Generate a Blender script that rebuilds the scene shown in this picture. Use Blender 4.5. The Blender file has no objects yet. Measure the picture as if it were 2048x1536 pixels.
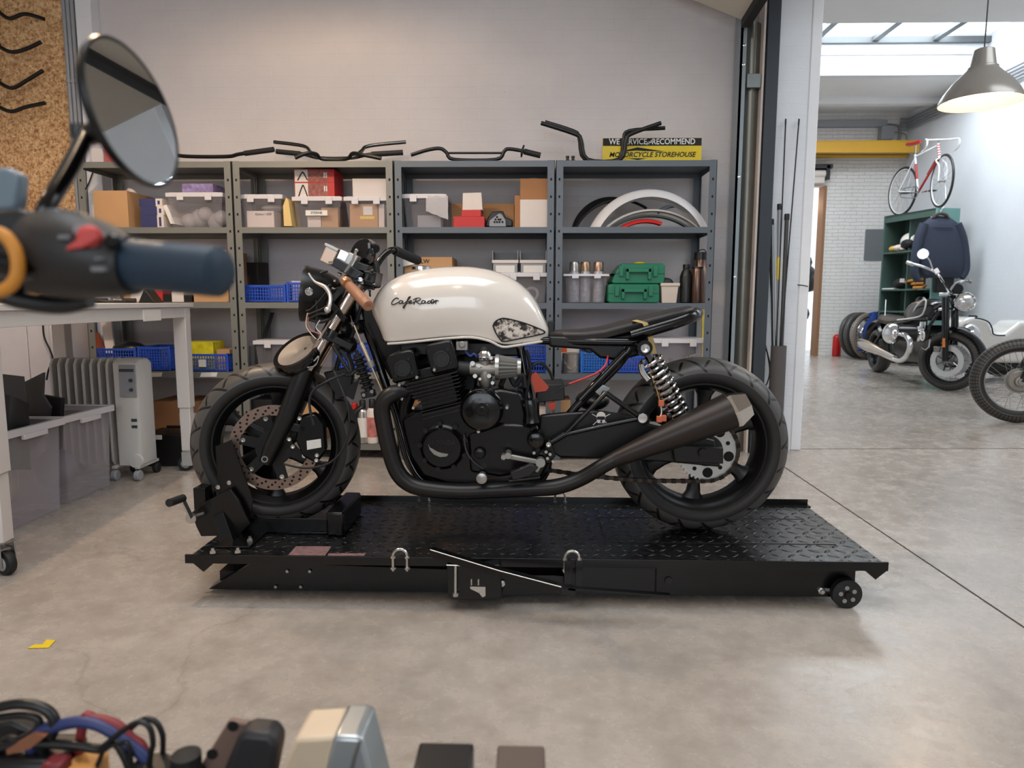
import bpy, math, random
from mathutils import Vector, Matrix
random.seed(7)
PI = math.pi
C = bpy.context.scene.collection
# ---------------- camera, exposure, world, large lights ----------------
FPX, CAMH = 1370.0, 0.95
YAW, PITCH, ROLL = math.radians(1.38), math.atan(165/1370), 0.002
fw = Vector((-math.sin(YAW)*math.cos(PITCH), math.cos(YAW)*math.cos(PITCH), -math.sin(PITCH)))
rt0 = Vector((math.cos(YAW), math.sin(YAW), 0)); up0 = rt0.cross(fw)
rt = rt0*math.cos(ROLL)+up0*math.sin(ROLL); up = -rt0*math.sin(ROLL)+up0*math.cos(ROLL)
CP = Vector((0, 0, CAMH))
def ray(x, y): return fw+rt*((x-1024)/FPX)-up*((y-768)/FPX)
def at(x, y, Y):                       # point of the place that the photograph shows at x, y, standing at depth Y
    d = ray(x, y); return CP+d*(Y/d.y)
def gnd(x, y, z=0.0):
    d = ray(x, y); return CP+d*((z-CAMH)/d.z)
cam = bpy.data.cameras.new('camera'); camo = bpy.data.objects.new('camera', cam); C.objects.link(camo)
cam.sensor_width = 36; cam.lens = 36*FPX/2048; cam.clip_start = 0.02
camo.matrix_world = Matrix(((rt.x, up.x, -fw.x, CP.x), (rt.y, up.y, -fw.y, CP.y), (rt.z, up.z, -fw.z, CP.z), (0, 0, 0, 1)))
cam.dof.use_dof = True; cam.dof.focus_distance = 2.6; cam.dof.aperture_fstop = 5.0
bpy.context.scene.camera = camo
sc = bpy.context.scene
sc.view_settings.view_transform = 'Standard'; sc.view_settings.look = 'None'
sc.view_settings.exposure = 0.0; sc.view_settings.gamma = 1
try: sc.cycles.use_denoising = True
except Exception: pass
sc.cycles.max_bounces = 7; sc.cycles.transparent_max_bounces = 16; sc.cycles.sample_clamp_indirect = 4
world = bpy.data.worlds.new('daylight'); sc.world = world; world.use_nodes = True
world.node_tree.nodes['Background'].inputs[0].default_value = (0.80, 0.90, 1.0, 1)
world.node_tree.nodes['Background'].inputs[1].default_value = 1.6
def area(name, loc, tgt, sx, sy, e, col, spread=PI):
    l = bpy.data.lights.new(name, 'AREA'); l.shape = 'RECTANGLE'; l.size = sx; l.size_y = sy; l.energy = e; l.color = col; l.spread = spread
    o = bpy.data.objects.new(name, l); C.objects.link(o); o.location = loc
    o.rotation_euler = (Vector(tgt)-Vector(loc)).to_track_quat('-Z', 'Y').to_euler(); return o
area('skylight_daylight_far', (4.0, 9.37, 4.68), (4.0, 9.37, 0), 3.8, 1.7, 205, (0.86, 0.94, 1.0))
area('hall_fill_near', (4.6, 2.2, 4.10), (4.6, 2.2, 0), 3.6, 2.2, 125, (0.88, 0.95, 1.0))  # added overhead fill for the hall floor; no skylight opening is built here
area('frontal_fill_behind', (-0.4, -2.75, 2.1), (-0.4, 3, 1.0), 3.4, 1.7, 34, (0.90, 0.95, 1.0))  # unseen source behind the camera, added as soft frontal fill
area('room_fill_overhead', (-0.3, 1.2, 3.52), (-0.3, 1.2, 0), 3.0, 1.6, 46, (0.97, 0.98, 1.0))  # added overhead fill for the near room, out of view

# ---------------- mesh helpers ----------------
def L(c):
    if isinstance(c, str): c = tuple(int(c[i:i+2], 16) for i in (0, 2, 4))
    return tuple(((v/255)/12.92 if v/255 <= 0.04045 else ((v/255+0.055)/1.055)**2.4) for v in c)+(1,)
class MB:
    def __init__(s): s.v = []; s.f = []; s.uv = []; s.mi = []; s.m = 0
    def face(s, idx, uv=None): s.f.append(tuple(idx)); s.uv.append(uv); s.mi.append(s.m)
    def box(s, x0, x1, y0, y1, z0, z1, M=None):
        if x0 > x1: x0, x1 = x1, x0
        if y0 > y1: y0, y1 = y1, y0
        if z0 > z1: z0, z1 = z1, z0
        b = len(s.v); p = [(x0,y0,z0),(x1,y0,z0),(x1,y1,z0),(x0,y1,z0),(x0,y0,z1),(x1,y0,z1),(x1,y1,z1),(x0,y1,z1)]
        s.v += [(M @ Vector(q)) if M else Vector(q) for q in p]
        for q in ((3,2,1,0),(4,5,6,7),(0,1,5,4),(1,2,6,5),(2,3,7,6),(3,0,4,7)): s.face([b+k for k in q])
        return s
    def obox(s, a, b, w, h, upv=(0,0,1)):      # bar from a to b, w wide (sideways) and h high
        a, b = Vector(a), Vector(b); t = (b-a); ln = t.length; t.normalize(); u = Vector(upv); sd = t.cross(u)
        if sd.length < 1e-5: sd = t.cross(Vector((1, 0, 0)))
        sd.normalize(); u = sd.cross(t)
        M = Matrix(((t.x,sd.x,u.x,a.x),(t.y,sd.y,u.y,a.y),(t.z,sd.z,u.z,a.z),(0,0,0,1)))
        return s.box(0, ln, -w/2, w/2, -h/2, h/2, M)
    def prism(s, pts, ext):
        pts = [Vector(p) for p in pts]; ext = Vector(ext); n = len(pts); b = len(s.v)
        nn = Vector((0,0,0))
        for i in range(n): nn += pts[i].cross(pts[(i+1) % n])
        if nn.dot(ext) > 0: pts = pts[::-1]
        s.v += pts+[p+ext for p in pts]
        s.face(list(range(b, b+n))); s.face(list(range(b+2*n-1, b+n-1, -1)))
        for i in range(n): j = (i+1) % n; s.face([b+j, b+i, b+n+i, b+n+j])
        return s
    def rings(s, rr, cap=True, closed=False, uv=True):
        b = len(s.v); n = len(rr[0]); m = len(rr)
        for r in rr: s.v += [Vector(p) for p in r]
        for i in range(m if closed else m-1):
            i2 = (i+1) % m
            for j in range(n):
                j2 = (j+1) % n
                s.face([b+i*n+j, b+i*n+j2, b+i2*n+j2, b+i2*n+j], [(i/(m), j/n), (i/(m), (j+1)/n), ((i+1)/(m), (j+1)/n), ((i+1)/(m), j/n)])
        if cap and not closed:
            s.face([b+j for j in range(n-1, -1, -1)]); s.face([b+(m-1)*n+j for j in range(n)])
        return s
    def tube(s, pts, r, n=10, closed=False, cap=True, smooth=0):
        pts = [Vector(p) for p in pts]
        rl = r if isinstance(r, (list, tuple)) else [r]*len(pts)
        if smooth:
            np_, nr = [], []; m = len(pts); rng = m if closed else m-1
            for i in range(rng):
                p0 = pts[(i-1) % m] if closed or i > 0 else pts[0]; p1 = pts[i]; p2 = pts[(i+1) % m]; p3 = pts[(i+2) % m] if closed or i+2 < m else pts[-1]
                for k in range(smooth):
                    t = k/smooth
                    np_.append(0.5*((2*p1)+(p2-p0)*t+(2*p0-5*p1+4*p2-p3)*t*t+(3*p1-p0-3*p2+p3)*t**3)); nr.append(rl[i]*(1-t)+rl[(i+1) % m]*t)
            if not closed: np_.append(pts[-1]); nr.append(rl[-1])
            pts, rl = np_, nr
        m = len(pts); rr = []; u = None
        for i, p in enumerate(pts):
            a = pts[i-1] if (i > 0 or closed) else p; c = pts[(i+1) % m] if (i < m-1 or closed) else p
            t = (c-a)
            if t.length < 1e-9: t = Vector((0, 0, 1))
            t.normalize()
            if u is None: u = t.orthogonal().normalized()
            else:
                u = u-t*u.dot(t)
                u = u.normalized() if u.length > 1e-6 else t.orthogonal().normalized()
            w = t.cross(u)
            rr.append([p+(u*math.cos(2*PI*k/n)+w*math.sin(2*PI*k/n))*rl[i] for k in range(n)])
        return s.rings(rr, cap=cap, closed=closed)
    def lathe(s, c, axis, prof, n=32, cap=True):          # prof: (distance along axis, radius)
        c = Vector(c); ax = Vector(axis).normalized(); u = ax.orthogonal().normalized(); w = ax.cross(u)
        rr = [[c+ax*t+(u*math.cos(2*PI*k/n)+w*math.sin(2*PI*k/n))*max(r, 1e-5) for k in range(n)] for t, r in prof]
        return s.rings(rr, cap=cap)
    def ring(s, c, axis, prof, n=48):                      # closed profile swept round an axis: (along, radius)
        c = Vector(c); ax = Vector(axis).normalized(); u = ax.orthogonal().normalized(); w = ax.cross(u)
        rr = [[c+ax*t+(u*math.cos(2*PI*k/n)+w*math.sin(2*PI*k/n))*r for t, r in prof] for k in range(n)]
        return s.rings(rr, cap=False, closed=True)
    def ball(s, c, r, n=16, m=10, M=None):
        if not isinstance(r, (tuple, list)): r = (r, r, r)
        c = Vector(c); rr = []
        for i in range(m+1):
            a = PI*i/m; q = max(math.sin(a), 1e-4)
            ring = [Vector((r[0]*q*math.cos(2*PI*k/n), r[1]*q*math.sin(2*PI*k/n), -r[2]*math.cos(a))) for k in range(n)]
            rr.append([c+((M @ p) if M else p) for p in ring])
        return s.rings(rr, cap=True)
    def sheet(s, grid, th=0.002):                          # grid of points made into a thin solid sheet
        m, n = len(grid), len(grid[0]); G = [[Vector(p) for p in r] for r in grid]
        def nor(i, j):
            a = G[min(i+1, m-1)][j]-G[max(i-1, 0)][j]; b = G[i][min(j+1, n-1)]-G[i][max(j-1, 0)]; q = a.cross(b)
            return q.normalized() if q.length > 1e-9 else Vector((0, 0, 1))
        b = len(s.v)
        for i in range(m): s.v += [G[i][j] for j in range(n)]
        for i in range(m): s.v += [G[i][j]+nor(i, j)*th for j in range(n)]
        o = m*n
        for i in range(m-1):
            for j in range(n-1):
                q = [b+i*n+j, b+i*n+j+1, b+(i+1)*n+j+1, b+(i+1)*n+j]
                s.face(q); s.face([k+o for k in q[::-1]])
        for i in range(m-1):
            for j in (0, n-1):
                q = [b+i*n+j, b+(i+1)*n+j, b+(i+1)*n+j+o, b+i*n+j+o]; s.face(q)
        for j in range(n-1):
            for i in (0, m-1):
                q = [b+i*n+j, b+i*n+j+1, b+i*n+j+1+o, b+i*n+j+o]; s.face(q)
        return s
    def xf(s, M, start=0):
        for i in range(start, len(s.v)): s.v[i] = M @ Vector(s.v[i])
        return s
    def build(s, name, mat, parent=None, bevel=0, smooth=38, segs=2):
        me = bpy.data.meshes.new(name); me.from_pydata([tuple(p) for p in s.v], [], s.f)
        mats = mat if isinstance(mat, (list, tuple)) else [mat]
        for m in mats: me.materials.append(m)
        if len(mats) > 1:
            for p, k in zip(me.polygons, s.mi): p.material_index = k
        if any(s.uv):
            ul = me.uv_layers.new(name='UVMap').data
            for p, q in zip(me.polygons, s.uv):
                if q:
                    for li, c in zip(p.loop_indices, q): ul[li].uv = c
        if smooth: me.shade_smooth(); me.set_sharp_from_angle(angle=math.radians(smooth))
        me.validate()
        o = bpy.data.objects.new(name, me); C.objects.link(o)
        if bevel:
            bm = o.modifiers.new('bevel', 'BEVEL'); bm.width = bevel; bm.segments = segs; bm.limit_method = 'ANGLE'; bm.angle_limit = math.radians(40); bm.harden_normals = False
        if parent is not None: link(o, parent)
        return o
def wloc(o):
    p = Vector((0, 0, 0))
    while o is not None: p += o.location; o = o.parent if not getattr(o, '_x', False) else None
    return p
def link(o, parent):
    o.parent = parent
    if parent.type == 'EMPTY' and parent.get('_world', 1): o.matrix_parent_inverse = Matrix.Translation(-parent.location)
def thing(name, label, cat, loc=(0, 0, 0), group=None, local=False):
    o = bpy.data.objects.new(name, None); C.objects.link(o); o.location = loc; o.empty_display_size = 0.05
    o['label'] = label; o['category'] = cat
    if group: o['group'] = group
    if local: o['_world'] = 0
    return o
def tag(o, label, cat, group=None, kind=None):
    o['label'] = label; o['category'] = cat
    if group: o['group'] = group
    if kind: o['kind'] = kind
    return o
def struct(o): o['kind'] = 'structure'; return o
def copy_tree(o, parent=None, loc=None, rot=None):
    c = o.copy(); C.objects.link(c)
    if parent is not None: c.parent = parent
    if loc is not None: c.location = loc
    if rot is not None: c.rotation_euler = rot
    for ch in list(o.children): copy_tree(ch, c)
    return c
def text_mesh(txt, size, mat, name, origin, xdir, ydir, parent=None, depth=0.0006, shear=0, align='CENTER', space=1.0):
    cu = bpy.data.curves.new('t', 'FONT'); cu.body = txt; cu.size = size; cu.extrude = depth; cu.align_x = align; cu.align_y = 'CENTER'; cu.shear = shear; cu.space_character = space
    cu.offset = size*0.012; cu.resolution_u = 3
    t = bpy.data.objects.new('t', cu); C.objects.link(t)
    dg = bpy.context.evaluated_depsgraph_get(); me = bpy.data.meshes.new_from_object(t.evaluated_get(dg))
    bpy.data.objects.remove(t); me.name = name
    x = Vector(xdir); y = Vector(ydir); z = x.cross(y).normalized(); og = Vector(origin)
    me.transform(Matrix(((x.x,y.x,z.x,og.x),(x.y,y.y,z.y,og.y),(x.z,y.z,z.z,og.z),(0,0,0,1))))
    me.materials.clear(); me.materials.append(mat)
    o = bpy.data.objects.new(name, me); C.objects.link(o)
    if parent is not None: link(o, parent)
    return o

# ---------------- materials ----------------
MATS = {}
class NT:
    def __init__(s, m): s.t = m.node_tree; s.n = s.t.nodes; s.l = s.t.links; s.b = s.n['Principled BSDF']
    def add(s, typ, **kw):
        n = s.n.new('ShaderNode'+typ)
        for k, v in kw.items():
            if k.startswith('_'): n.inputs[k[1:].replace('_', ' ')].default_value = v
            else: setattr(n, k, v)
        return n
    def ln(s, a, b): s.l.new(a, b)
    def math(s, op, a, b=None):
        n = s.n.new('ShaderNodeMath'); n.operation = op
        for i, q in enumerate((a, b)):
            if q is None: continue
            if hasattr(q, 'is_output'): s.l.new(q, n.inputs[i])
            else: n.inputs[i].default_value = q
        return n.outputs[0]
    def ramp(s, fac, stops):
        n = s.n.new('ShaderNodeValToRGB'); e = n.color_ramp.elements
        while len(e) < len(stops): e.new(0.5)
        for k, (p, c) in zip(e, stops): k.position = p; k.color = c
        s.l.new(fac, n.inputs[0]); return n.outputs[0]
    def bump(s, h, strength=0.3, dist=0.01):
        n = s.n.new('ShaderNodeBump'); n.inputs['Strength'].default_value = strength; n.inputs['Distance'].default_value = dist
        s.l.new(h, n.inputs['Height']); s.l.new(n.outputs[0], s.b.inputs['Normal']); return n
    def mix(s, fac, a, b):
        n = s.n.new('ShaderNodeMix'); n.data_type = 'RGBA'
        for i, q in ((0, fac), (6, a), (7, b)):
            if hasattr(q, 'is_output'): s.l.new(q, n.inputs[i])
            else: n.inputs[i].default_value = q
        return n.outputs[2]
def mat(name, col, rough=0.5, metal=0.0, noise=0.0, nscale=20, coat=0.0, alpha=1.0, emit=None, es=0, bump=0, bscale=60, spec=0.5, trans=0):
    if name in MATS: return MATS[name]
    m = bpy.data.materials.new(name); m.use_nodes = True; t = NT(m); b = t.b; c = L(col)
    b.inputs['Base Color'].default_value = c; b.inputs['Roughness'].default_value = rough; b.inputs['Metallic'].default_value = metal
    b.inputs['Specular IOR Level'].default_value = spec
    if coat: b.inputs['Coat Weight'].default_value = coat; b.inputs['Coat Roughness'].default_value = 0.05
    if alpha < 1: b.inputs['Alpha'].default_value = alpha
    if emit: b.inputs['Emission Color'].default_value = L(emit); b.inputs['Emission Strength'].default_value = es
    tc = t.add('TexCoord')
    nz = t.add('TexNoise', _Scale=nscale, _Detail=5.0); t.ln(tc.outputs['Object'], nz.inputs['Vector'])
    k = max(noise, 0.04)
    dk = tuple(v*(1-k) for v in c[:3])+(1,); lt = tuple(min(1, v*(1+k)) for v in c[:3])+(1,)
    t.ln(t.mix(nz.outputs[0], dk, lt), b.inputs['Base Color'])
    if bump:
        nb = t.add('TexNoise', _Scale=bscale, _Detail=4.0); t.ln(tc.outputs['Object'], nb.inputs['Vector']); t.bump(nb.outputs[0], bump, 0.005)
    MATS[name] = m; return m
def new(name):
    m = bpy.data.materials.new(name); m.use_nodes = True; return m, NT(m)
def mat_floor():
    m, t = new('polished_concrete'); tc = t.add('TexCoord')
    a = t.add('TexNoise', _Scale=1.1, _Detail=10.0, _Roughness=0.72); t.ln(tc.outputs['Object'], a.inputs['Vector'])
    b = t.add('TexNoise', _Scale=11.0, _Detail=9.0, _Roughness=0.7); t.ln(tc.outputs['Object'], b.inputs['Vector'])
    c = t.add('TexNoise', _Scale=90.0, _Detail=3.0); t.ln(tc.outputs['Object'], c.inputs['Vector'])
    c1 = t.ramp(a.outputs[0], [(0.3, L((166, 156, 146))), (0.5, L((190, 180, 170))), (0.7, L((206, 197, 188)))])
    c2 = t.ramp(b.outputs[0], [(0.28, L((150, 140, 132))), (0.5, L((200, 200, 200))), (0.75, L((222, 218, 214)))])
    mx = t.add('Mix', data_type='RGBA', blend_type='MULTIPLY'); mx.inputs[0].default_value = 0.55; t.ln(c1, mx.inputs[6]); t.ln(c2, mx.inputs[7])
    sp = t.ramp(c.outputs[0], [(0.27, (0.55, 0.52, 0.5, 1)), (0.36, (1, 1, 1, 1))])
    m2 = t.add('Mix', data_type='RGBA', blend_type='MULTIPLY'); m2.inputs[0].default_value = 0.35; t.ln(mx.outputs[2], m2.inputs[6]); t.ln(sp, m2.inputs[7])
    # small pale and dark scuffs
    mp = t.add('Mapping'); mp.inputs['Scale'].default_value = (1.0, 1.4, 1); mp.inputs['Rotation'].default_value = (0, 0, 0.4); t.ln(tc.outputs['Object'], mp.inputs['Vector'])
    s = t.add('TexNoise', _Scale=2.6, _Detail=10.0, _Roughness=0.75); t.ln(mp.outputs[0], s.inputs['Vector'])
    dk = t.ramp(s.outputs[0], [(0.20, (1, 1, 1, 1)), (0.42, (0, 0, 0, 1))])
    col = t.mix(t.math('MULTIPLY', dk, 0.16), m2.outputs[2], L((112, 104, 98)))
    lt = t.ramp(s.outputs[0], [(0.68, (0, 0, 0, 1)), (0.80, (1, 1, 1, 1))])
    col = t.mix(t.math('MULTIPLY', lt, 0.5), col, L((228, 222, 214)))
    vo = t.add('TexVoronoi', feature='DISTANCE_TO_EDGE', _Scale=0.55); wv = t.add('TexNoise', _Scale=1.4, _Detail=6.0); t.ln(tc.outputs['Object'], wv.inputs['Vector'])
    vm = t.add('VectorMath', operation='ADD'); t.ln(tc.outputs['Object'], vm.inputs[0]); t.ln(wv.outputs['Color'], vm.inputs[1]); t.ln(vm.outputs[0], vo.inputs['Vector'])
    ck = t.ramp(vo.outputs['Distance'], [(0.0, (1, 1, 1, 1)), (0.0035, (0, 0, 0, 1))])
    col = t.mix(t.math('MULTIPLY', ck, 0.30), col, L((105, 95, 88)))
    t.ln(col, t.b.inputs['Base Color'])
    t.ln(t.ramp(b.outputs[0], [(0.3, (0.14, 0.14, 0.14, 1)), (0.7, (0.36, 0.36, 0.36, 1))]), t.b.inputs['Roughness'])
    t.b.inputs['Specular IOR Level'].default_value = 0.6
    t.bump(b.outputs[0], 0.10, 0.01); return m
def mat_plaster(name, col, brick=0.0, bs=4.2, v=0.05):
    m, t = new(name); tc = t.add('TexCoord'); c = L(col)
    a = t.add('TexNoise', _Scale=1.3, _Detail=8.0, _Roughness=0.65); t.ln(tc.outputs['Object'], a.inputs['Vector'])
    b = t.add('TexNoise', _Scale=14.0, _Detail=6.0); t.ln(tc.outputs['Object'], b.inputs['Vector'])
    lo = tuple(q*(1-v*1.6) for q in c[:3])+(1,); hi = tuple(min(1, q*(1+v)) for q in c[:3])+(1,)
    col1 = t.ramp(a.outputs[0], [(0.3, lo), (0.7, hi)])
    sp = t.add('TexNoise', _Scale=34.0, _Detail=2.0); t.ln(tc.outputs['Object'], sp.inputs['Vector'])
    d = t.ramp(sp.outputs[0], [(0.20, (1, 1, 1, 1)), (0.24, (0, 0, 0, 1))])
    t.ln(t.mix(t.math('MULTIPLY', d, 0.5), col1, L((120, 110, 105))), t.b.inputs['Base Color'])
    t.b.inputs['Roughness'].default_value = 0.85
    mp = t.add('Mapping'); mp.inputs['Rotation'].default_value = (PI/2, 0, 0); t.ln(tc.outputs['Object'], mp.inputs['Vector'])
    wn = t.add('TexNoise', _Scale=3.0, _Detail=3.0); t.ln(mp.outputs[0], wn.inputs['Vector'])
    va = t.add('VectorMath', operation='MULTIPLY_ADD'); t.ln(wn.outputs['Color'], va.inputs[0]); va.inputs[1].default_value = (0.03, 0.03, 0.03); t.ln(mp.outputs[0], va.inputs[2])
    br = t.add('TexBrick', _Scale=bs, _Mortar_Size=0.012, _Mortar_Smooth=0.6); t.ln(va.outputs[0], br.inputs['Vector'])
    br.inputs['Brick Width'].default_value = 0.9; br.inputs['Row Height'].default_value = 0.28
    h = t.math('ADD', t.math('MULTIPLY', br.outputs['Fac'], -brick), t.math('MULTIPLY', b.outputs[0], 0.25))
    t.bump(h, 0.35 if brick < 2 else 0.8, 0.02 if brick < 2 else 0.04); return m
def mat_osb():
    m, t = new('osb'); tc = t.add('TexCoord'); outs = []
    for k, (rot, s) in enumerate(((0.3, 34), (1.4, 40), (2.4, 32))):
        m0 = t.add('Mapping'); m0.inputs['Rotation'].default_value = (0, rot, 0); t.ln(tc.outputs['Object'], m0.inputs['Vector'])
        mp = t.add('Mapping'); mp.inputs['Scale'].default_value = (1, 1, 3.0); t.ln(m0.outputs[0], mp.inputs['Vector'])
        v = t.add('TexVoronoi', _Scale=float(s)); t.ln(mp.outputs[0], v.inputs['Vector']); outs.append(v)
    sep = [t.add('SeparateColor') for _ in outs]
    for a, b in zip(outs, sep): t.ln(a.outputs['Color'], b.inputs[0])
    f = t.math('MULTIPLY', t.math('ADD', t.math('ADD', sep[0].outputs[0], sep[1].outputs[1]), sep[2].outputs[2]), 0.333)
    col = t.ramp(f, [(0.15, L((146, 102, 62))), (0.40, L((194, 148, 100))), (0.58, L((214, 172, 124))), (0.85, L((232, 198, 150)))])
    n = t.add('TexNoise', _Scale=70.0, _Detail=4.0); t.ln(tc.outputs['Object'], n.inputs['Vector'])
    d = t.ramp(n.outputs[0], [(0.30, (1, 1, 1, 1)), (0.40, (0, 0, 0, 1))])
    t.ln(t.mix(t.math('MULTIPLY', d, 0.55), col, L((96, 60, 34))), t.b.inputs['Base Color'])
    t.b.inputs['Roughness'].default_value = 0.6; t.bump(f, 0.25, 0.01); return m
M_floor = mat_floor(); M_plaster = mat_plaster('painted_brick_wall', (212, 206, 206), 0.15)
M_white = mat_plaster('white_painted_wall', (226, 228, 232), 0.12, v=0.02); M_brick = mat_plaster('white_painted_brick', (230, 226, 221), 2.6, 4.6)
M_osb = mat_osb(); M_ceil = mat_plaster('taupe_ceiling', (196, 186, 172), 0.0); M_ceilw = mat_plaster('white_ceiling', (236, 235, 234), 0.0, v=0.02)
M_galv = mat('galvanised_steel', (150, 156, 158), 0.42, 0.85, 0.15, 8); M_anth = mat('anthracite_steel', (58, 64, 70), 0.5, 0.2)
M_rubber = mat('black_rubber', (24, 24, 25), 0.6, 0, 0.2, 30); M_black = mat('black_plastic', (20, 20, 21), 0.38)
M_gloss = mat('gloss_black_paint', (7, 7, 8), 0.14, 0.0, spec=0.5); M_satin = mat('satin_black_metal', (12, 12, 13), 0.34, 0.1, 0.2, 12)
M_chrome = mat('chrome', (225, 225, 226), 0.08, 1.0); M_steel = mat('brushed_steel', (170, 168, 164), 0.32, 0.9, 0.1, 40); M_alu = mat('cast_aluminium', (150, 146, 140), 0.45, 0.7, 0.2, 30)
M_card = mat('cardboard', (196, 152, 108), 0.85, 0, 0.05, 6); M_card2 = mat('brown_cardboard', (170, 120, 80), 0.85, 0, 0.06, 6)
M_wht = mat('white_board', (226, 214, 206), 0.6); M_paper = mat('paper', (232, 228, 222), 0.8)
M_red = mat('red_print', (196, 40, 36), 0.45); M_yel = mat('yellow_print', (226, 196, 40), 0.5, 0, 0.1, 30); M_blue = mat('blue_crate_plastic', (44, 84, 190), 0.4); M_navy = mat('navy_print', (56, 58, 104), 0.5)
M_shelf = mat('grey_shelf_paint', (126, 126, 120), 0.45, 0.25, 0.06, 5); M_hole = mat('punched_hole', (14, 14, 14), 0.9); M_tbl = mat('pale_table_laminate', (214, 208, 204), 0.45)
M_green = mat('green_case_plastic', (24, 116, 84), 0.35); M_grey = mat('grey_plastic', (150, 152, 156), 0.45); M_dgrey = mat('dark_grey_plastic', (62, 62, 64), 0.5)
M_ink = mat('black_ink', (20, 18, 18), 0.7); M_ylabel = mat('yellow_label', (232, 204, 90), 0.7)
def mat_clear(name, tint, f):
    m, t = new(name); tr = t.add('BsdfTransparent'); tr.inputs[0].default_value = L(tint); mx = t.add('MixShader'); mx.inputs[0].default_value = f
    t.b.inputs['Base Color'].default_value = L((232, 228, 230)); t.b.inputs['Roughness'].default_value = 0.22
    out = t.n['Material Output']; t.ln(tr.outputs[0], mx.inputs[1]); t.ln(t.b.outputs[0], mx.inputs[2]); t.ln(mx.outputs[0], out.inputs[0]); return m
M_clear = mat_clear('clear_plastic', (250, 249, 250), 0.075); M_lid = mat_clear('frosted_plastic_lid', (240, 240, 242), 0.85)
M_bag = mat_clear('crumpled_clear_bag', (240, 238, 236), 0.45)

# ---------------- the room ----------------
YB = 4.47; XL = -3.95; XD = 1.45; XR = 6.45; YF = 12.25; ZC = 3.6; ZH = 4.15; XO = 1.98
struct(MB().box(XL-0.2, XR+0.2, -3.0, YF+1.6, -0.12, 0).build('floor', M_floor, smooth=0))
struct(MB().box(XL-0.2, 1.50, YB, YB+0.22, 0, ZC).build('wall_back', M_plaster, smooth=0))
struct(MB().box(XL-0.2, XL, -3.0, YB, 0, ZC).build('wall_left', M_plaster, smooth=0))
b = MB().box(XL-0.2, -3.0, -3.2, -3.0, 0, ZC+0.8).box(2.2, XR+0.2, -3.2, -3.0, 0, ZC+0.8).box(-3.0, 2.2, -3.2, -3.0, 0, 1.1).box(-3.0, 2.2, -3.2, -3.0, 3.1, ZC+0.8)
struct(b.build('wall_behind', M_white, smooth=0))
w = struct(MB().box(-3.0, -2.94, -3.16, -3.04, 1.1, 3.1).box(2.14, 2.2, -3.16, -3.04, 1.1, 3.1).box(-2.94, 2.14, -3.16, -3.04, 1.1, 1.16).box(-2.94, 2.14, -3.16, -3.04, 3.04, 3.1).box(-1.3, -1.25, -3.14, -3.06, 1.16, 3.04).box(0.45, 0.5, -3.14, -3.06, 1.16, 3.04).build('window_1', M_anth, smooth=0))
# near room ceiling with an unseen opening added for the overhead fill
b = MB().box(XL-0.2, XO, -3.2, 0.3, ZC, ZC+0.15).box(XL-0.2, XO, 2.1, YB+0.22, ZC, ZC+0.15).box(XL-0.2, -1.9, 0.3, 2.1, ZC, ZC+0.15).box(1.3, XO, 0.3, 2.1, ZC, ZC+0.15)
struct(b.build('ceiling', M_ceil, smooth=0))
struct(MB().box(-3.95, XD, 2.75, 2.95, ZC-0.28, ZC).build('trim_ceiling_beam', M_anth, smooth=0))
# wall between the rooms, above and beside the roller opening
struct(MB().box(XD, XO, -3.0, 4.1, 2.86, ZH).build('wall_opening_header', M_ceil, smooth=0))
pA = at(1540, 400, 4.39); pB = at(1606, 400, 4.39); pC = at(1627, 400, 4.39)
struct(MB().box(XD+0.02, pB.x, 4.39, YF if False else 4.7, 0, ZH).build('wall_right', M_white, smooth=0))
struct(MB().box(pB.x, pC.x, 4.385, 4.7, 0, ZH).build('trim_column_edge', mat_plaster('column_face_brighter', (236, 236, 238), 0), smooth=0, bevel=0.006))  # second column face drawn flat, its different brightness put into the colour
# far hall
struct(MB().box(XR, XR+0.2, -3.0, YF+0.2, 0, ZH+1.0).build('wall_hall_right', M_white, smooth=0))
dx0 = at(1590, 600, YF).x; dx1 = at(1641, 600, YF).x; dz = at(1640, 372, YF).z
b = MB().box(dx1, XR, YF, YF+0.2, 0, ZH+0.8).box(0.5, dx0, YF, YF+0.2, 0, ZH+0.8).box(dx0, dx1, YF, YF+0.2, dz, ZH+0.8)
struct(b.build('wall_hall_back', M_brick, smooth=0))
struct(MB().box(0.3, 0.5, 4.7, YF+0.2, 0, ZH).build('wall_hall_left', M_white, smooth=0))
sk0, sk1 = 8.45, 10.3; skx0 = 1.98; skx1 = 6.42
b = MB().box(XO, XR+0.2, -3.2, sk0, ZH, ZH+0.45).box(0.3, XR+0.2, sk1+0.12, YF+0.2, ZH, ZH+0.12).box(0.3, skx0, sk0, sk1, ZH, ZH+0.12).box(0.3, XO, 4.3, sk0, ZH, ZH+0.12).box(XO, XO+0.001, 4.5, 4.6, ZH, ZH+0.01)
struct(b.build('ceiling_hall', M_ceilw, smooth=0))
struct(MB().box(skx0, XR, sk1, sk1+0.12, ZH, ZH+0.75).box(skx0-0.1, skx0, sk0, sk1+0.1, ZH, ZH+0.75).box(skx0, XR, sk1-0.03, sk1, ZH+0.27, ZH+0.30).build('wall_skylight_well', M_white, smooth=0))
struct(MB().box(XO, XR, 11.35, 11.5, ZH-0.10, ZH).build('trim_hall_beam', M_ceilw, smooth=0))
b = MB()
for k in range(6):
    x = skx0+0.3+k*0.84; b.box(x, x+0.09, sk0-0.1, sk1, ZH+0.44, ZH+0.50)
b.box(skx0, XR, sk1-0.06, sk1, ZH+0.42, ZH+0.50)
wn = struct(b.build('window_2', mat('skylight_bar', (92, 96, 98), 0.6), smooth=0))
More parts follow.
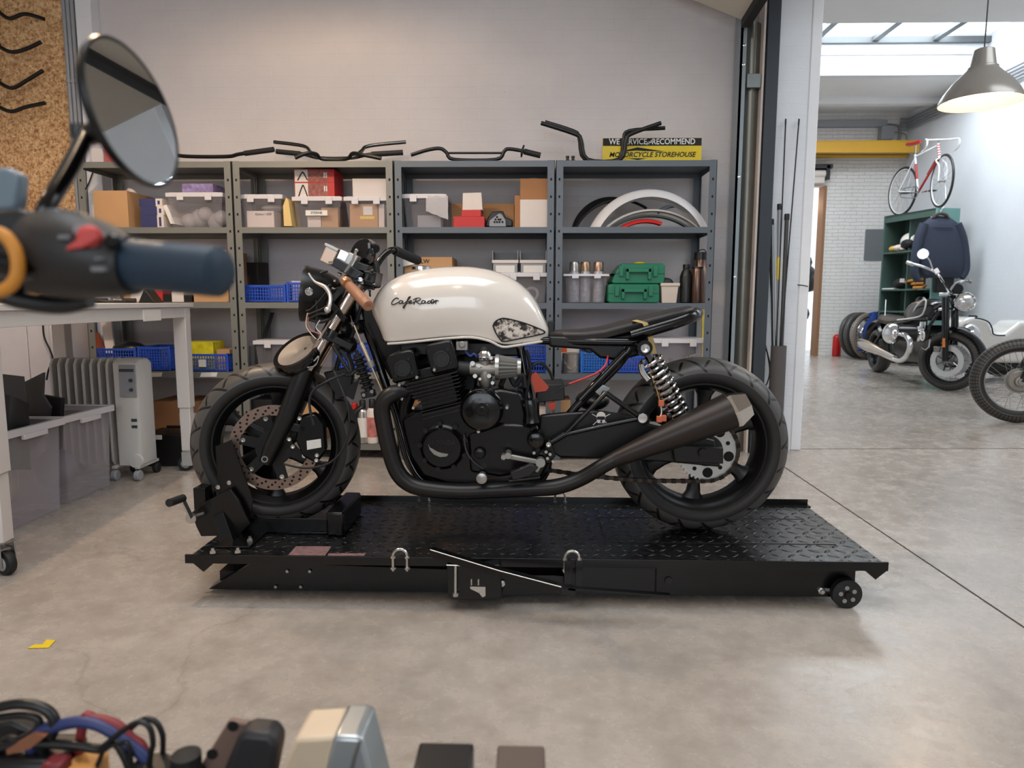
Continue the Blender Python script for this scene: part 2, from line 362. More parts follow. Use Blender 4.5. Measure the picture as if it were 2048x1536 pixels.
M_sky = mat('skylight_glass_lit', (240, 246, 250), 0.4, emit=(236, 244, 250), es=1.5)
g = MB().box(skx0-0.2, XR, sk0-0.1, sk1+0.1, ZH+0.55, ZH+0.57).build('window_pane', M_sky, smooth=0); g.parent = wn; g['kind'] = 'structure'
# floor joints
j0 = gnd(1570, 935); j1 = gnd(2048, 1255)
d = (j1-j0).normalized(); a0 = j0-d*0.4; a1 = j1+d*3.5
struct(MB().obox((a0.x, a0.y, 0.0006), (a1.x, a1.y, 0.0006), 0.006, 0.0014).build('trim_floor_joint_1', mat('floor_joint', (70, 62, 56), 0.9), smooth=0))
p0 = gnd(1602, 898); p1 = gnd(2048, 893)
struct(MB().obox((p0.x, p0.y, 0.0006), (p1.x+2, p1.y+0.03, 0.0006), 0.007, 0.0014).build('trim_floor_joint_2', MATS['floor_joint'], smooth=0))
# osb board, conduits and pillar in the left corner
ox = at(140, 200, 4.42).x
o = MB().box(XL+0.01, ox, 4.42, 4.45, 0.02, 3.3).build('chipboard', M_osb, smooth=0, bevel=0.002)
tag(o, 'chipboard panel covering the wall at the far left, handlebars hung on it', 'wall panel')
px0 = at(166, 200, 4.40).x; px1 = at(197, 200, 4.40).x
struct(MB().box(px0, px1, 4.38, YB, 0, ZC).build('trim_pillar', M_white, smooth=0, bevel=0.006))
for k, x in enumerate((138.5, 147, 155.5)):
    c = at(x, 200, 4.40); o = MB().tube([(c.x, 4.41, 0.03), (c.x, 4.41, ZC-0.02)], 0.0125, 10)
    for z in (0.5, 1.4, 2.3, 3.2): o.ring((c.x, 4.41, z), (0, 0, 1), [(0, 0.012), (0, 0.016), (0.02, 0.016), (0.02, 0.012)], 12)
    o = o.build('conduit', M_grey)
    tag(o, ['grey vertical conduit next to the chipboard panel, leftmost of three', 'middle one of three grey vertical conduits by the chipboard panel', 'grey vertical conduit nearest the white pillar'][k], 'pipe', 'conduits beside the chipboard panel')
# small bent bars hung on the chipboard
hooks = [[(0, 26), (20, 37), (50, 28), (88, 38)], [(0, 94), (24, 104), (52, 98), (82, 84)], [(0, 166), (25, 176), (55, 160), (86, 141)], [(0, 215), (24, 223), (52, 214), (90, 206)]]
for k, hk in enumerate(hooks):
    pts = [(-60, hk[0][1]-24+k*4), (-22, hk[0][1]-16)]+hk
    P = [at(x, y, 4.33) for x, y in pts]
    o = MB().tube(P, 0.0115, 10, smooth=6)
    o.tube([P[1]+Vector((0, 0, 0)), P[1]+Vector((0, 0.10, 0.0))], 0.006, 8)
    r = o.build('handlebar', M_satin)
    tag(r, ['black bent handlebar hung on the chipboard, topmost of four', 'black bent handlebar hung second from the top on the chipboard', 'black bent handlebar hung third from the top on the chipboard', 'black bent handlebar hung lowest of four on the chipboard'][k], 'handlebar', 'handlebars hung on the chipboard')
# roller door track, door leaf and jamb in the right corner
t = thing('door_track', 'galvanised vertical sectional door track beside the shelving', 'door track', (1.28, 4.3, 0))
def vx(x, y, Y): return at(x, y, Y).x
MB().box(vx(1463.5, 400, 4.36), vx(1468, 400, 4.36), 4.30, 4.42, 0.0, 2.66).box(vx(1463.5, 400, 4.36), vx(1475, 400, 4.36), 4.30, 4.305, 0.0, 2.66).build('rail', mat('galvanised_rail', (160, 170, 176), 0.35, 0.6), t, smooth=0)
for z in (0.5, 1.1, 1.7, 2.35, 2.46): MB().lathe((vx(1470, 400, 4.36), 4.302, z), (0, -1, 0), [(0, 0.008), (0.004, 0.008), (0.006, 0.004)], 10).build('bolt', M_chrome, t)
x0, x1 = vx(1477, 400, 4.36), vx(1509, 400, 4.36)
MB().rings([[(x0+(x1-x0)*k/8, 4.36-0.035*math.sin(PI*k/8), z) for k in range(9)]+[(x1, 4.43, z), (x0, 4.43, z)] for z in (0.0, 2.60)]).build('cover', mat('galvanised_cover', (122, 120, 112), 0.35, 0.75), t)
MB().box(x0+0.005, x1-0.01, 4.30, 4.325, 2.22, 2.30).build('bracket', M_galv, t, bevel=0.003)
cb = MB(); q0 = at(1484, 60, 4.2); cb.tube([(1.30, 4.3, 2.62), (1.29, 4.28, 2.70), (1.2, 4.26, 2.76), (0.9, 4.24, 2.85)], 0.014, 8, smooth=5); cb.build('curved_rail', M_galv, t)
struct(MB().box(vx(1509, 400, 4.34), vx(1513, 400, 4.34), 4.30, 4.40, 0, 2.75).build('trim_white_strip', M_wht, smooth=0))
struct(MB().box(vx(1515, 400, 4.34), vx(1539, 400, 4.34), 4.28, 4.42, 0, 3.0).build('trim_door_jamb', M_anth, smooth=0, bevel=0.003))
A = at(1484, 40, 4.27); B = at(1372, -6, 4.27); Cc = at(1556, 6, 3.95)
e1 = (B-A); e2 = Vector((0.0, -1, 0.10)).normalized()*1.25
q = A+e1*2.6
lf = thing('sectional_door', 'raised beige sectional door leaf under the ceiling at top right', 'door', (A.x, A.y, A.z))
MB().prism([A, q, q+e2, A+e2], (0, 0, 0.045)).build('panel', mat('beige_door_leaf', (205, 198, 184), 0.5), lf)
MB().obox(A+Vector((0.02, 0, 0)), A+e2+Vector((0.02, 0, 0)), 0.05, 0.09).build('seal', M_rubber, lf)
# wall hook on column
c = at(1606, 571, 4.37); o = MB().tube([c+Vector((-0.03, 0.01, 0.004)), c+Vector((-0.01, -0.02, 0)), c+Vector((0.02, -0.02, -0.005)), c+Vector((0.03, 0.01, -0.004))], 0.0035, 6, smooth=4).build('wall_hook', M_black)
tag(o, 'small black hook screwed into the white column', 'hook')
# bundle of poles in a tube
bx = at(1556, 870, 4.25); tb = MB(); X0, X1 = at(1541, 800, 4.25).x, at(1571, 800, 4.25).x; cx = (X0+X1)/2; zt = at(1556, 692, 4.25).z
tb.lathe((cx, 4.28, 0.0), (0, 0, 1), [(0, 0.001), (0, (X1-X0)/2), (zt, (X1-X0)/2), (zt, (X1-X0)/2-0.004), (0.02, (X1-X0)/2-0.004), (0.02, 0.001)], 28)
tag(tb.build('pole_holder', mat('grey_brown_tube', (84, 80, 80), 0.6)), 'tall dark grey tube standing by the white column, holding poles', 'tube')
poles = [(1556, 1546, 452, 0.006, M_grey, 'pale thin pole in the tube, its tip bare, third from left', [(0.0, 0.006)]),]
pd = [('dark', 1556, 1571.5, 240, 0.0040, M_black, 'long thin black rod, left of the two tallest, leaning on the column'),
      ('dark', 1562, 1598, 240, 0.0040, M_black, 'long thin black rod, right of the two tallest, leaning on the column'),
      ('x', 1549, 1540, 335, 0.0045, M_black, 'black rod leaning against the dark door jamb'),
      ('x', 1547, 1544.5, 440, 0.0085, M_galv, 'bare grey pole at the left side of the tube'),
      ('x', 1560, 1558.5, 410, 0.010, M_grey, 'grey pole with a yellow band in the tube'),
      ('x', 1565, 1574, 430, 0.0125, M_dgrey, 'thick black pole at the right side of the tube'),
      ('x', 1550, 1541, 516, 0.0095, M_dgrey, 'short dark pole lowest at the left of the tube')]
for k, (kk, xb, xt, yt, r, mm, lb) in enumerate(pd):
    q = cx-0.022+0.0075*k; top = at(xt, yt, 4.35); foot = Vector((q, 4.25+0.01*(k % 3), 0.03))
    if kk == 'dark' or k == 2: top = at(xt, yt, 4.372)
    o = MB().tube([foot, top], r, 10)
    root = thing('pole', lb, 'pole', foot, 'poles in the tube'); o.build('shaft', mm, root)
    dv = (top-foot).normalized()
    MB().tube([top-dv*0.03, top+dv*0.006], r*1.25, 10).build('tip', M_black, root)
    if k == 4: MB().tube([foot+(top-foot)*0.70, foot+(top-foot)*0.79], r*1.08, 12).build('band', M_yel, root)
for k in range(3):
    a = at(1524+3*k, 668+12*k, 4.30); o = MB().tube([a, a+Vector((0.03, -0.01, -0.10)), a+Vector((0.055, -0.01, -0.24)), a+Vector((0.03, 0, -0.33)), a+Vector((0.0, 0, -0.22)), a+Vector((-0.005, 0, -0.08))], 0.004, 7, smooth=5)
    tag(o.build('cable', M_black), 'looped black cable hanging between door jamb and pole tube', 'cable', 'cables by the door jamb')
# far doorway with shutter
struct(MB().box(dx0-0.15, dx1+0.25, YF+1.3, YF+1.4, 0, dz+0.2).build('wall_far_room', mat('warm_far_wall', (196, 138, 92), 0.8), smooth=0))
struct(MB().box(dx1-0.05, dx1, YF-0.02, YF+0.2, 0, dz).build('door_1', mat('door_frame_wood', (150, 108, 76), 0.6), smooth=0))
l = bpy.data.lights.new('far_room_lamp', 'POINT'); l.energy = 7; l.color = (1, 0.66, 0.38); l.shadow_soft_size = 0.1; lo = bpy.data.objects.new('far_room_lamp', l); C.objects.link(lo); lo.location = ((dx0+dx1)/2, YF+0.7, 2.7)
z0 = at(1640, 338, YF-0.1).z; z1 = at(1640, 353, YF-0.1).z; z2 = at(1640, 367, YF-0.1).z
rs = thing('roller_shutter', 'white roller shutter box above the far doorway', 'shutter', (dx1, YF-0.1, z1))
MB().tube([(dx0-0.3, YF-0.09, (z0+z1)/2-0.02), (vx(1652, 345, YF-0.1), YF-0.09, (z0+z1)/2-0.02)], 0.065, 16).build('roll', M_wht, rs)
MB().box(dx0-0.3, vx(1650, 345, YF-0.1), YF-0.12, YF-0.01, z2, z1).build('curtain', M_wht, rs, bevel=0.01)
MB().box(vx(1650, 345, YF-0.1), vx(1657, 345, YF-0.1), YF-0.17, YF-0.003, z1-0.06, z0+0.05).box(dx0-0.3, vx(1657, 345, YF), YF-0.17, YF-0.003, z0+0.0, z0+0.07).build('bracket', M_black, rs)
bo = thing('stored_goods', 'dark pile of goods seen through the far doorway', 'pile', (dx0+0.3, YF+0.8, 0))
bm_ = MB(); random.seed(3)
for k in range(9): bm_.ball((dx0+0.1+random.random()*0.45, YF+0.75+random.random()*0.2, 0.35+k*0.19), (0.2, 0.15, 0.17), 9, 6)
bm_.box(dx0, dx1, YF+0.6, YF+1.0, 0.0, 0.36); bm_.build('sacks', M_black, bo)
# crane beam, pipe, junction pipes
yb = YF-0.45; zb = at(1740, 294, yb).z; xe = vx(1836, 294, yb)
M_crane = mat('crane_yellow', (222, 168, 44), 0.45)
o = MB().box(0.52, xe, yb-0.05, yb+0.05, zb+0.075, zb+0.095).box(0.52, xe, yb-0.008, yb+0.008, zb-0.08, zb+0.08).box(0.52, xe, yb-0.05, yb+0.05, zb-0.095, zb-0.075).box(0.52, xe, yb-0.045, yb-0.03, zb-0.08, zb+0.08)
tag(o.build('crane_beam', M_crane, smooth=0), 'yellow steel crane beam running under the hall ceiling', 'beam')
zp = at(1740, 310, yb+0.3).z; o = MB().tube([(0.52, YF-0.06, zp), (vx(1815, 310, YF-0.06), YF-0.06, zp)], 0.03, 12)
tag(o.build('gas_pipe', M_crane), 'thin yellow pipe on the back wall below the crane beam', 'pipe')
o = MB().box(0.52, vx(1815, 304, YF), YF-0.05, YF-0.002, zp+0.04, zp+0.12)
tag(o.build('cable_duct', M_galv), 'grey cable duct on the back wall above the yellow pipe', 'duct')
o = MB().box(0.52, vx(1770, 245, YF), YF-0.09, YF-0.002, at(1700, 256, YF).z, at(1700, 243, YF).z)
tag(o.build('cable_tray', M_grey), 'grey cable tray along the top of the hall back wall', 'duct')
for k in range(5):
    z = at(1818, 236+k*5.5, YF-0.1).z
    p = [(vx(1798, 240, YF), YF-0.05-0.0*k, z), (XR-0.05, YF-0.05, z), (XR-0.05, YF-0.4, z), (XR-0.05, 6.2, z+0.02)]
    tag(MB().tube(p, 0.016, 8).build('conduit', M_grey), 'grey conduit turning the hall corner just below the ceiling, '+['topmost', 'second', 'third', 'fourth', 'lowest'][k]+' of five', 'pipe', 'conduits in the hall corner')
for k, (x, y) in enumerate(((1796, 284), (1800, 284), (1828, 300))):
    a = at(x, y, YF-0.06); a = Vector((min(a.x, XR-0.06), a.y, a.z)); o = MB().tube([a, a+Vector((0, 0, 0.20)), a+Vector((-0.05, 0, 0.27)), a+Vector((-0.26, 0, 0.30))], 0.011, 7, smooth=5)
    tag(o.build('bent_conduit', M_galv), 'bent grey conduit dropping to the crane beam end', 'pipe', 'bent conduits at the crane beam end')
a = at(1822, 237, YF-0.1); o = MB().box(XR-0.52, XR-0.30, YF-0.14, YF-0.002, a.z-0.34, a.z-0.12)
tag(o.build('junction_box', M_grey, bevel=0.008), 'small grey junction box in the hall corner under the ceiling', 'box')
# grey poster panel on hall back wall
x0, x1 = vx(1729, 490, YF), vx(1770, 490, YF)
tag(MB().box(x0, x1, YF-0.025, YF-0.002, at(1740, 520, YF).z, at(1740, 459, YF).z).build('wall_panel', mat('grey_panel', (112, 116, 118), 0.5, 0, 0.2, 2), bevel=0.002), 'square dark grey panel fixed to the far brick wall', 'panel')
# pendant lamp
Yp = 4.5; ct = at(1960, 206, Yp); Rl = (at(2036, 206, Yp).x-at(1885, 206, Yp).x)/2; hz = at(1968, 98, Yp).z-ct.z
pl = thing('pendant_lamp', 'grey metal bell pendant lamp hanging lit in the hall', 'lamp', (ct.x, Yp, ct.z))
prof = [(0, Rl), (0.02, Rl*0.985), (hz*0.2, Rl*0.88), (hz*0.38, Rl*0.70), (hz*0.52, Rl*0.50), (hz*0.62, Rl*0.37), (hz*0.66, Rl*0.36), (hz*0.68, Rl*0.31), (hz*0.98, Rl*0.24), (hz, Rl*0.19), (hz, 0.0)]
inn = [(hz-0.01, 0.0), (hz*0.66, Rl*0.28), (hz*0.5, Rl*0.47), (hz*0.2, Rl*0.86), (0, Rl*0.985)]
MB().lathe(ct, (0, 0, 1), prof+inn, 48, cap=False).build('shade', mat('grey_lamp_enamel', (158, 152, 146), 0.28, 0.3), pl)
MB().lathe(ct, (0, 0, 1), [(hz*0.18, Rl*0.855), (hz*0.48, Rl*0.475), (hz*0.62, Rl*0.26), (hz*0.62, 0.001)], 40, cap=False).build('reflector', mat('lit_reflector', (255, 236, 214), 0.6, emit=(255, 226, 196), es=5), pl)
MB().ball(ct+Vector((0, 0, hz*0.32)), 0.035).build('bulb', mat('lit_bulb', (255, 240, 220), 0.6, emit=(255, 224, 184), es=30), pl)
MB().tube([ct+Vector((0, 0, hz)), (ct.x, Yp, ZH)], 0.004, 6).build('cord', M_dgrey, pl)
l = bpy.data.lights.new('pendant_bulb', 'POINT'); l.energy = 12; l.color = (1, 0.82, 0.62); l.shadow_soft_size = 0.05; lo = bpy.data.objects.new('pendant_bulb', l); C.objects.link(lo); lo.location = ct+Vector((0, 0, 0.05))
# warm workshop lamps on the near room ceiling, the front centre one added as fill
for k, (x, y, e) in enumerate(((-1.70, 2.35, 72), (-1.2, 3.35, 30), (-2.6, 0.9, 14), (-0.3, 0.3, 26))):
    c = Vector((x, y, 2.5 if k == 0 else 2.95)); t = thing('ceiling_lamp', 'warm white dish lamp on a rod, %s over the workshop' % ['back left', 'back centre', 'front left', 'front centre, added as fill,'][k], 'lamp', c, 'workshop ceiling lamps')
    MB().lathe(c, (0, 0, 1), [(0, 0.16), (0.05, 0.14), (0.12, 0.05), (0.14, 0.03), (0.13, 0.0), (0.11, 0.045), (0.05, 0.13), (0, 0.155)], 28, cap=False).build('shade', M_dgrey, t)
    MB().ball(c+Vector((0, 0, 0.085)), 0.025).build('bulb', MATS['lit_bulb'], t)
    MB().tube([c+Vector((0, 0, 0.12)), (x, y, ZC-(0.28 if 2.7 < y < 2.96 else 0))], 0.006, 8).build('rod', M_dgrey, t)
    l = bpy.data.lights.new('workshop_bulb', 'POINT'); l.energy = e; l.color = (1, 0.72, 0.47); l.shadow_soft_size = 0.03; lo = bpy.data.objects.new('workshop_bulb', l); C.objects.link(lo); lo.location = c+Vector((0, 0, 0.045))
# ---------------- shelving ----------------
YS = 4.05; SD = 0.39
gx = [at(150, 320, YS).x, at(462, 316, YS).x, at(786.5, 320, YS).x, at(1111, 325, YS).x, at(1436, 320, YS).x]
LV = [at(1111, 321, YS).z, at(1111, 454, YS).z, at(1111, 606, YS).z, at(1111, 748, YS).z, at(735, 889, YS).z]   # top faces, downwards
M_shelf_b = mat('grey_shelf_paint_blue', (98, 105, 112), 0.45, 0.25, 0.06, 5)
for k in range(4):
    x0, x1 = gx[k]+0.003, gx[k+1]-0.003; mm = M_shelf if k < 2 else M_shelf_b
    t = thing('shelving_unit', 'grey bolted metal shelving unit, %s' % ['leftmost of the row, behind the white table', 'second from left, behind the bike handlebars', 'third from left, behind the cream tank', 'rightmost of the row, holding fenders and green cases'][k], 'shelf', (x0, YS, 0), 'grey shelving units along the wall')
    W_ = 0.042; th = 0.003
    for i, (ux, s) in enumerate(((x0, 1), (x1, -1))):
        for j, (uy, sy) in enumerate(((YS, 1), (YS+SD, -1))):
            u = MB().box(ux, ux+s*W_, uy, uy+sy*th, 0, LV[0]+0.002).box(ux, ux+s*th, uy, uy+sy*W_, 0, LV[0]+0.002)
            uo = u.build('upright', mm, t, smooth=0)
            if j == 0:
                h = MB(); z = 0.08
                while z < LV[0]-0.03:
                    h.box(ux+s*0.016, ux+s*0.026, uy-0.0006, uy, z, z+0.014); z += 0.0975
                h.build('slots', M_hole, uo, smooth=0)
    for i, z in enumerate(LV):
        lip = 0.034
        s = MB().box(x0+0.004, x1-0.004, YS+0.004, YS+SD-0.004, z-0.006, z).box(x0+W_*0.0+0.004, x1-0.004, YS+0.0035, YS+0.006, z-lip, z).box(x0+0.004, x1-0.004, YS+SD-0.006, YS+SD-0.0035, z-lip, z)
        s.box(x0+0.004, x0+0.006, YS+0.004, YS+SD-0.004, z-lip, z).box(x1-0.006, x1-0.004, YS+0.004, YS+SD-0.004, z-lip, z)
        s.box(x0+W_, x1-W_, YS-0.0008, YS+0.003, z-lip, z)
        s.build('shelf', mm, t, smooth=0)
def SX(x, lv, Y): return at(x, [321, 454, 606, 748, 889][lv], Y).x
def SZ(x, y, Y): return at(x, y, Y).z
def cbox(name, label, cat, x0, x1, yt, lv, Y=4.10, dep=0.25, m=None, base=None, grp=None, flaps=False, tape=True, bev=0.002):
    X0, X1 = SX(x0, lv, Y), SX(x1, lv, Y); z0 = LV[lv]+0.001 if base is None else base; z1 = SZ((x0+x1)/2, yt, Y)
    t = thing(name, label, cat, ((X0+X1)/2, Y+dep/2, z0), grp)
    MB().box(X0, X1, Y, Y+dep, z0, z1).build('body', m or M_card, t, bevel=bev, smooth=0)
    if tape: MB().box((X0+X1)/2-0.02, (X0+X1)/2+0.02, Y-0.0008, Y+dep, z1, z1+0.0008).build('tape', mat('packing_tape', (186, 150, 108), 0.3), t, smooth=0)
    if flaps:
        MB().prism([(X0, Y, z1), (X1, Y, z1), (X1, Y+0.001, z1+0.002), (X0, Y+0.001, z1+0.002)], (0, 0.002, 0)).build('flap', m or M_card, t)
    return t, (X0, X1, Y, Y+dep, z0, z1)
def clearbin(label, x0, x1, yt, lv, Y=4.11, dep=0.27, lid=True, base=None, taper=0.02, grp='clear storage boxes on the shelves', Yx=None):
    X0, X1 = SX(x0, lv, Y), SX(x1, lv, Y); z0 = LV[lv]+0.001 if base is None else base; z1 = SZ((x0+x1)/2, yt, Y); zl = z1-(0.022 if lid else 0.0)
    t = thing('storage_box', label, 'storage box', ((X0+X1)/2, Y+dep/2, z0), grp)
    tp = taper; w = 0.0022
    def rect(a, z): return [(X0+a, Y+a, z), (X1-a, Y+a, z), (X1-a, Y+dep-a, z), (X0+a, Y+dep-a, z)]
    MB().rings([rect(tp, z0), rect(0.006, zl-0.004), rect(0.006+w, zl-0.004), rect(tp+w, z0+w)]).build('tub', M_clear, t, smooth=0)
    if lid: MB().box(X0-0.004, X1+0.004, Y-0.004, Y+dep+0.004, zl-0.006, z1-0.004).box(X0+0.01, X1-0.01, Y+0.01, Y+dep-0.01, z1-0.004, z1).build('lid', M_lid, t, bevel=0.004)
    else: MB().rings([rect(-0.004, zl-0.012), rect(-0.004, zl), rect(0.01, zl), rect(0.01, zl-0.012)]).build('rim', M_lid, t, smooth=0)
    for s in (0.25, 0.75):
        xx = X0+(X1-X0)*s; MB().box(xx-0.02, xx+0.02, Y-0.010, Y-0.005, zl-0.026, z1-0.008).build('latch', M_lid, t, bevel=0.002)
    return t, (X0+tp+0.004, X1-tp-0.004, Y+tp+0.004, Y+dep-tp-0.004, z0+0.003, zl-0.02)
def crate(label, x0, x1, yt, lv, Y=4.12, dep=0.25, base=None, mm=None, hexa=True, grp='blue perforated crates on the shelves', Xs=None, name='crate'):
    if Xs: X0, X1, z1 = Xs
    else: X0, X1 = SX(x0, lv, Y), SX(x1, lv, Y); z1 = SZ((x0+x1)/2, yt, Y)
    z0 = LV[lv]+0.001 if base is None else base; mm = mm or M_blue
    t = thing(name, label, 'crate', ((X0+X1)/2, Y+dep/2, z0), grp)
    b = MB().box(X0, X1, Y, Y+dep, z0, z0+0.004); w = 0.004; H = z1-z0
    for (ax0, ax1, ay0, ay1) in ((X0, X1, Y, Y+w), (X0, X1, Y+dep-w, Y+dep), (X0, X0+w, Y, Y+dep), (X1-w, X1, Y, Y+dep)):
        b.box(ax0, ax1, ay0, ay1, z1-0.014, z1); b.box(ax0, ax1, ay0, ay1, z0, z0+0.014)
        L_ = max(ax1-ax0, ay1-ay0); n = max(3, int(L_/0.016)); rows = max(2, int((H-0.028)/0.016))
        alongx = (ax1-ax0) > (ay1-ay0)
        for q in range(n+1):
            f = q/n*(L_-w)
            if alongx: b.box(ax0+f, ax0+f+w*1.2, ay0, ay1, z0+0.01, z1-0.01)
            else: b.box(ax0, ax1, ay0+f, ay0+f+w*1.2, z0+0.01, z1-0.01)
        for q in range(1, rows):
            z = z0+0.014+(H-0.028)*q/rows
            b.box(ax0+0.0003, ax1-0.0003, ay0+0.0003, ay1-0.0003, z-0.0022, z+0.0022)
    b.build('basket', mm, t, smooth=0)
    for cx_ in (X0, X1-0.012):
        MB().box(cx_, cx_+0.012, Y-0.003, Y+0.012, z0, z1+0.004).build('corner_post', mm, t, smooth=0)
    return t, (X0, X1, Y, Y+dep, z0, z1)
def inner(name, label, cat, X0, X1, Y0, Y1, z0, z1, m, grp=None):
    return tag(MB().box(X0, X1, Y0, Y1, z0, z1).build(name, m, bevel=0.002, smooth=0), label, cat, grp)
def front_label(t, X, z, Y, w, h, m, txt=None, size=0.02, tm=None):
    MB().box(X-w/2, X+w/2, Y-0.0015, Y-0.0005, z-h/2, z+h/2).build('label', m, t, smooth=0)
    if txt: text_mesh(txt, size, tm or M_ink, 'lettering', (X, Y-0.002, z), (1, 0, 0), (0, 0, 1), t, depth=0.0002)

# --- unit 1 ---
t, q = cbox('cardboard_box', 'open tan cardboard box on the second shelf at far left', 'box', 190, 258, 381, 1, dep=0.30, tape=False)
o = MB().tube([(q[0]+0.16, q[2]+0.10, q[5]-0.02), (q[0]+0.17, q[2]+0.12, q[5]+0.012)], 0.03, 12).build('packing_roll', M_wht); tag(o, 'white roll end sticking up out of the open tan box', 'roll')
zc = LV[1]+0.001
for k, (y1, dx_, lb) in enumerate(((447, 0, 'bottom'), (429, 1, 'middle'), (412, -1, 'top'))):
    z1 = SZ(300, [430, 413, 397][k], 4.12)
    X0, X1 = SX(282+dx_, 1, 4.12), SX(328+dx_, 1, 4.12)
    t = thing('carton', 'dark blue and white carton, %s of the stack of three beside the tan box' % lb, 'carton', ((X0+X1)/2, 4.2, zc), 'dark blue cartons in a stack')
    MB().box(X0, X0+(X1-X0)*0.72, 4.12, 4.30, zc, z1-0.0005).build('body', M_navy, t, smooth=0)
    pr = MB().box(X0+(X1-X0)*0.72, X1, 4.12, 4.30, zc, z1-0.0005).build('printed_end', M_wht, t, smooth=0)
    text_mesh('wsm', 0.03, M_navy, 'lettering', (X0+(X1-X0)*0.86, 4.1195, (zc+z1)/2), (1, 0, 0), (0, 0, 1), t, depth=0.0002) if False else None
    MB().box(X0+(X1-X0)*0.80, X0+(X1-X0)*0.90, 4.1194, 4.12, zc+0.012, z1-0.012).build('print', M_navy, t, smooth=0)
    zc = z1
a = at(333, 447, 4.13); o = MB().prism([at(326, 412, 4.13), at(333, 409, 4.13), at(350, 447.5, 4.13), at(341, 447.5, 4.13)], (0, 0.12, 0))
tag(o.build('folded_card', M_paper), 'white folded card leaning on the clear box at far left', 'card')
t, q = clearbin('clear lidded box holding crumpled bags, right end of the second shelf at far left', 336, 448, 384, 1)
b = MB(); random.seed(5)
for k in range(5): b.ball((q[0]+0.06+0.05*k, q[2]+0.08+0.02*(k % 2), q[4]+0.05+0.02*(k % 3)), (0.05, 0.05, 0.045+0.01*(k % 2)), 10, 7)
tag(b.build('plastic_bags', M_bag), 'crumpled pale plastic bags inside the clear box at far left', 'bags', kind='stuff')
cbox('carton', 'flat purple and white carton lying on the clear box lid', 'carton', 368, 430, 367, 1, Y=4.14, dep=0.22, m=mat('purple_print', (150, 132, 176), 0.5, 0, 0.9, 40), base=q[5]+0.022, tape=False)
t, q = cbox('cardboard_box', 'tan box behind the blue grip on the third shelf', 'box', 388, 458, 500, 2, dep=0.3)
t, q = cbox('cardboard_box', 'narrow tan box at the left of the third shelf behind the table', 'box', 248, 262, 571, 2, dep=0.2, tape=False)
t, q = cbox('cardboard_box', 'pale box beside the small red carton on the third shelf', 'box', 262, 292, 566, 2, dep=0.2, m=M_wht, tape=False)
for k, (a0, a1, yt, m, lb) in enumerate(((296, 326, 580, M_red, 'small red and black carton on the third shelf behind the table'), (327, 343, 588, M_ink, 'small black carton next to the red one behind the table'), (344, 368, 584, M_wht, 'small white printed carton behind the table, end of the row'), (368, 384, 590, M_ink, 'little black carton against the tan box behind the table'))):
    cbox('carton', lb, 'carton', a0, a1, yt, 2, Y=4.13, dep=0.12, m=m, tape=False)
b4 = LV[3]+0.001
t, q = crate('long blue crate behind the radiator', 192, 275, 697, 3, Y=4.12, dep=0.28)
tag(MB().ball(((q[0]+q[1])/2+0.03, 4.22, q[5]-0.01), (0.10, 0.08, 0.05), 14, 8).build('folded_cloth', M_black), 'dark folded cloth in the blue crate behind the radiator', 'cloth')
crate('blue crate touching the back of the white table leg', 278, 343, 694, 3)
t, q = crate('blue crate with a square white label, right of the white table leg', 368, 458, 708, 3, Y=4.10)
front_label(t, (q[0]+q[1])/2-0.02, q[4]+0.05, q[2]-0.003, 0.045, 0.045, M_paper)
t2, q2 = cbox('carton', 'yellow carton sitting in the labelled blue crate', 'carton', 370, 429, 684, 3, Y=4.13, dep=0.16, m=mat('yellow_black_print', (232, 204, 36), 0.5, 0, 0.55, 26), base=b4+0.006, tape=False)
inner('carton', 'tan carton in the labelled blue crate behind the yellow one', 'carton', q2[1]+0.01, q[1]-0.012, 4.15, 4.28, b4+0.006, b4+0.13, M_card)
for k, (x, wd, txt, lb) in enumerate(((416, 0.10, 'SHIFTING', 'white shelf tag stuck on the fourth shelf edge left of the front tyre'), (309, 0.08, '', 'small blank shelf tag on the fourth shelf edge by the radiator'))):
    c = at(x, 750, YS-0.004); tt = thing('shelf_tag', lb, 'tag', c); 
    MB().prism([c+Vector((-wd/2, 0, -0.013)), c+Vector((wd/2, 0, -0.010)), c+Vector((wd/2+0.008, 0, 0.016)), c+Vector((-wd/2+0.01, 0, 0.014))], (0, 0.003, 0)).build('card', M_paper, tt)
t, q = cbox('cardboard_box', 'large brown cardboard box on the lowest shelf behind the table leg', 'box', 308, 402, 803, 4, Y=4.12, dep=0.28, m=M_card2)
front_label(t, q[1]-0.07, q[5]-0.11, q[2], 0.11, 0.08, M_paper, 'Service', 0.018)
q = at(345, 880, 3.98); o = thing('tool_case', 'black case standing on the floor behind the table leg', 'case', (q.x, 3.98, 0))
X0, X1 = at(300, 900, 3.9).x, at(398, 900, 3.9).x
MB().box(X0, X1, 3.82, 4.03, 0.0, 0.19).build('body', M_black, o, bevel=0.01); MB().box(X0+0.03, X0+0.12, 3.81, 3.82, 0.16, 0.185).build('label', M_paper, o)
MB().tube([(X0+0.1, 3.92, 0.19), (X0+0.1, 3.92, 0.215), (X1-0.1, 3.92, 0.215), (X1-0.1, 3.92, 0.19)], 0.008, 8).build('handle', M_black, o)
t, q = clearbin('clear box holding red and white parts on top of the leftmost shelving unit', 170, 232, 268, 0, lid=False)
inner('carton', 'red carton in the open clear box on top of the leftmost unit', 'carton', q[0]+0.08, q[1], q[2], q[2]+0.1, q[4], q[4]+0.11, M_red)
inner('carton', 'white carton in the open clear box on top of the leftmost unit', 'carton', q[0], q[0]+0.07, q[2], q[2]+0.1, q[4], q[4]+0.09, M_paper)
a = at(166, 345, 4.30)
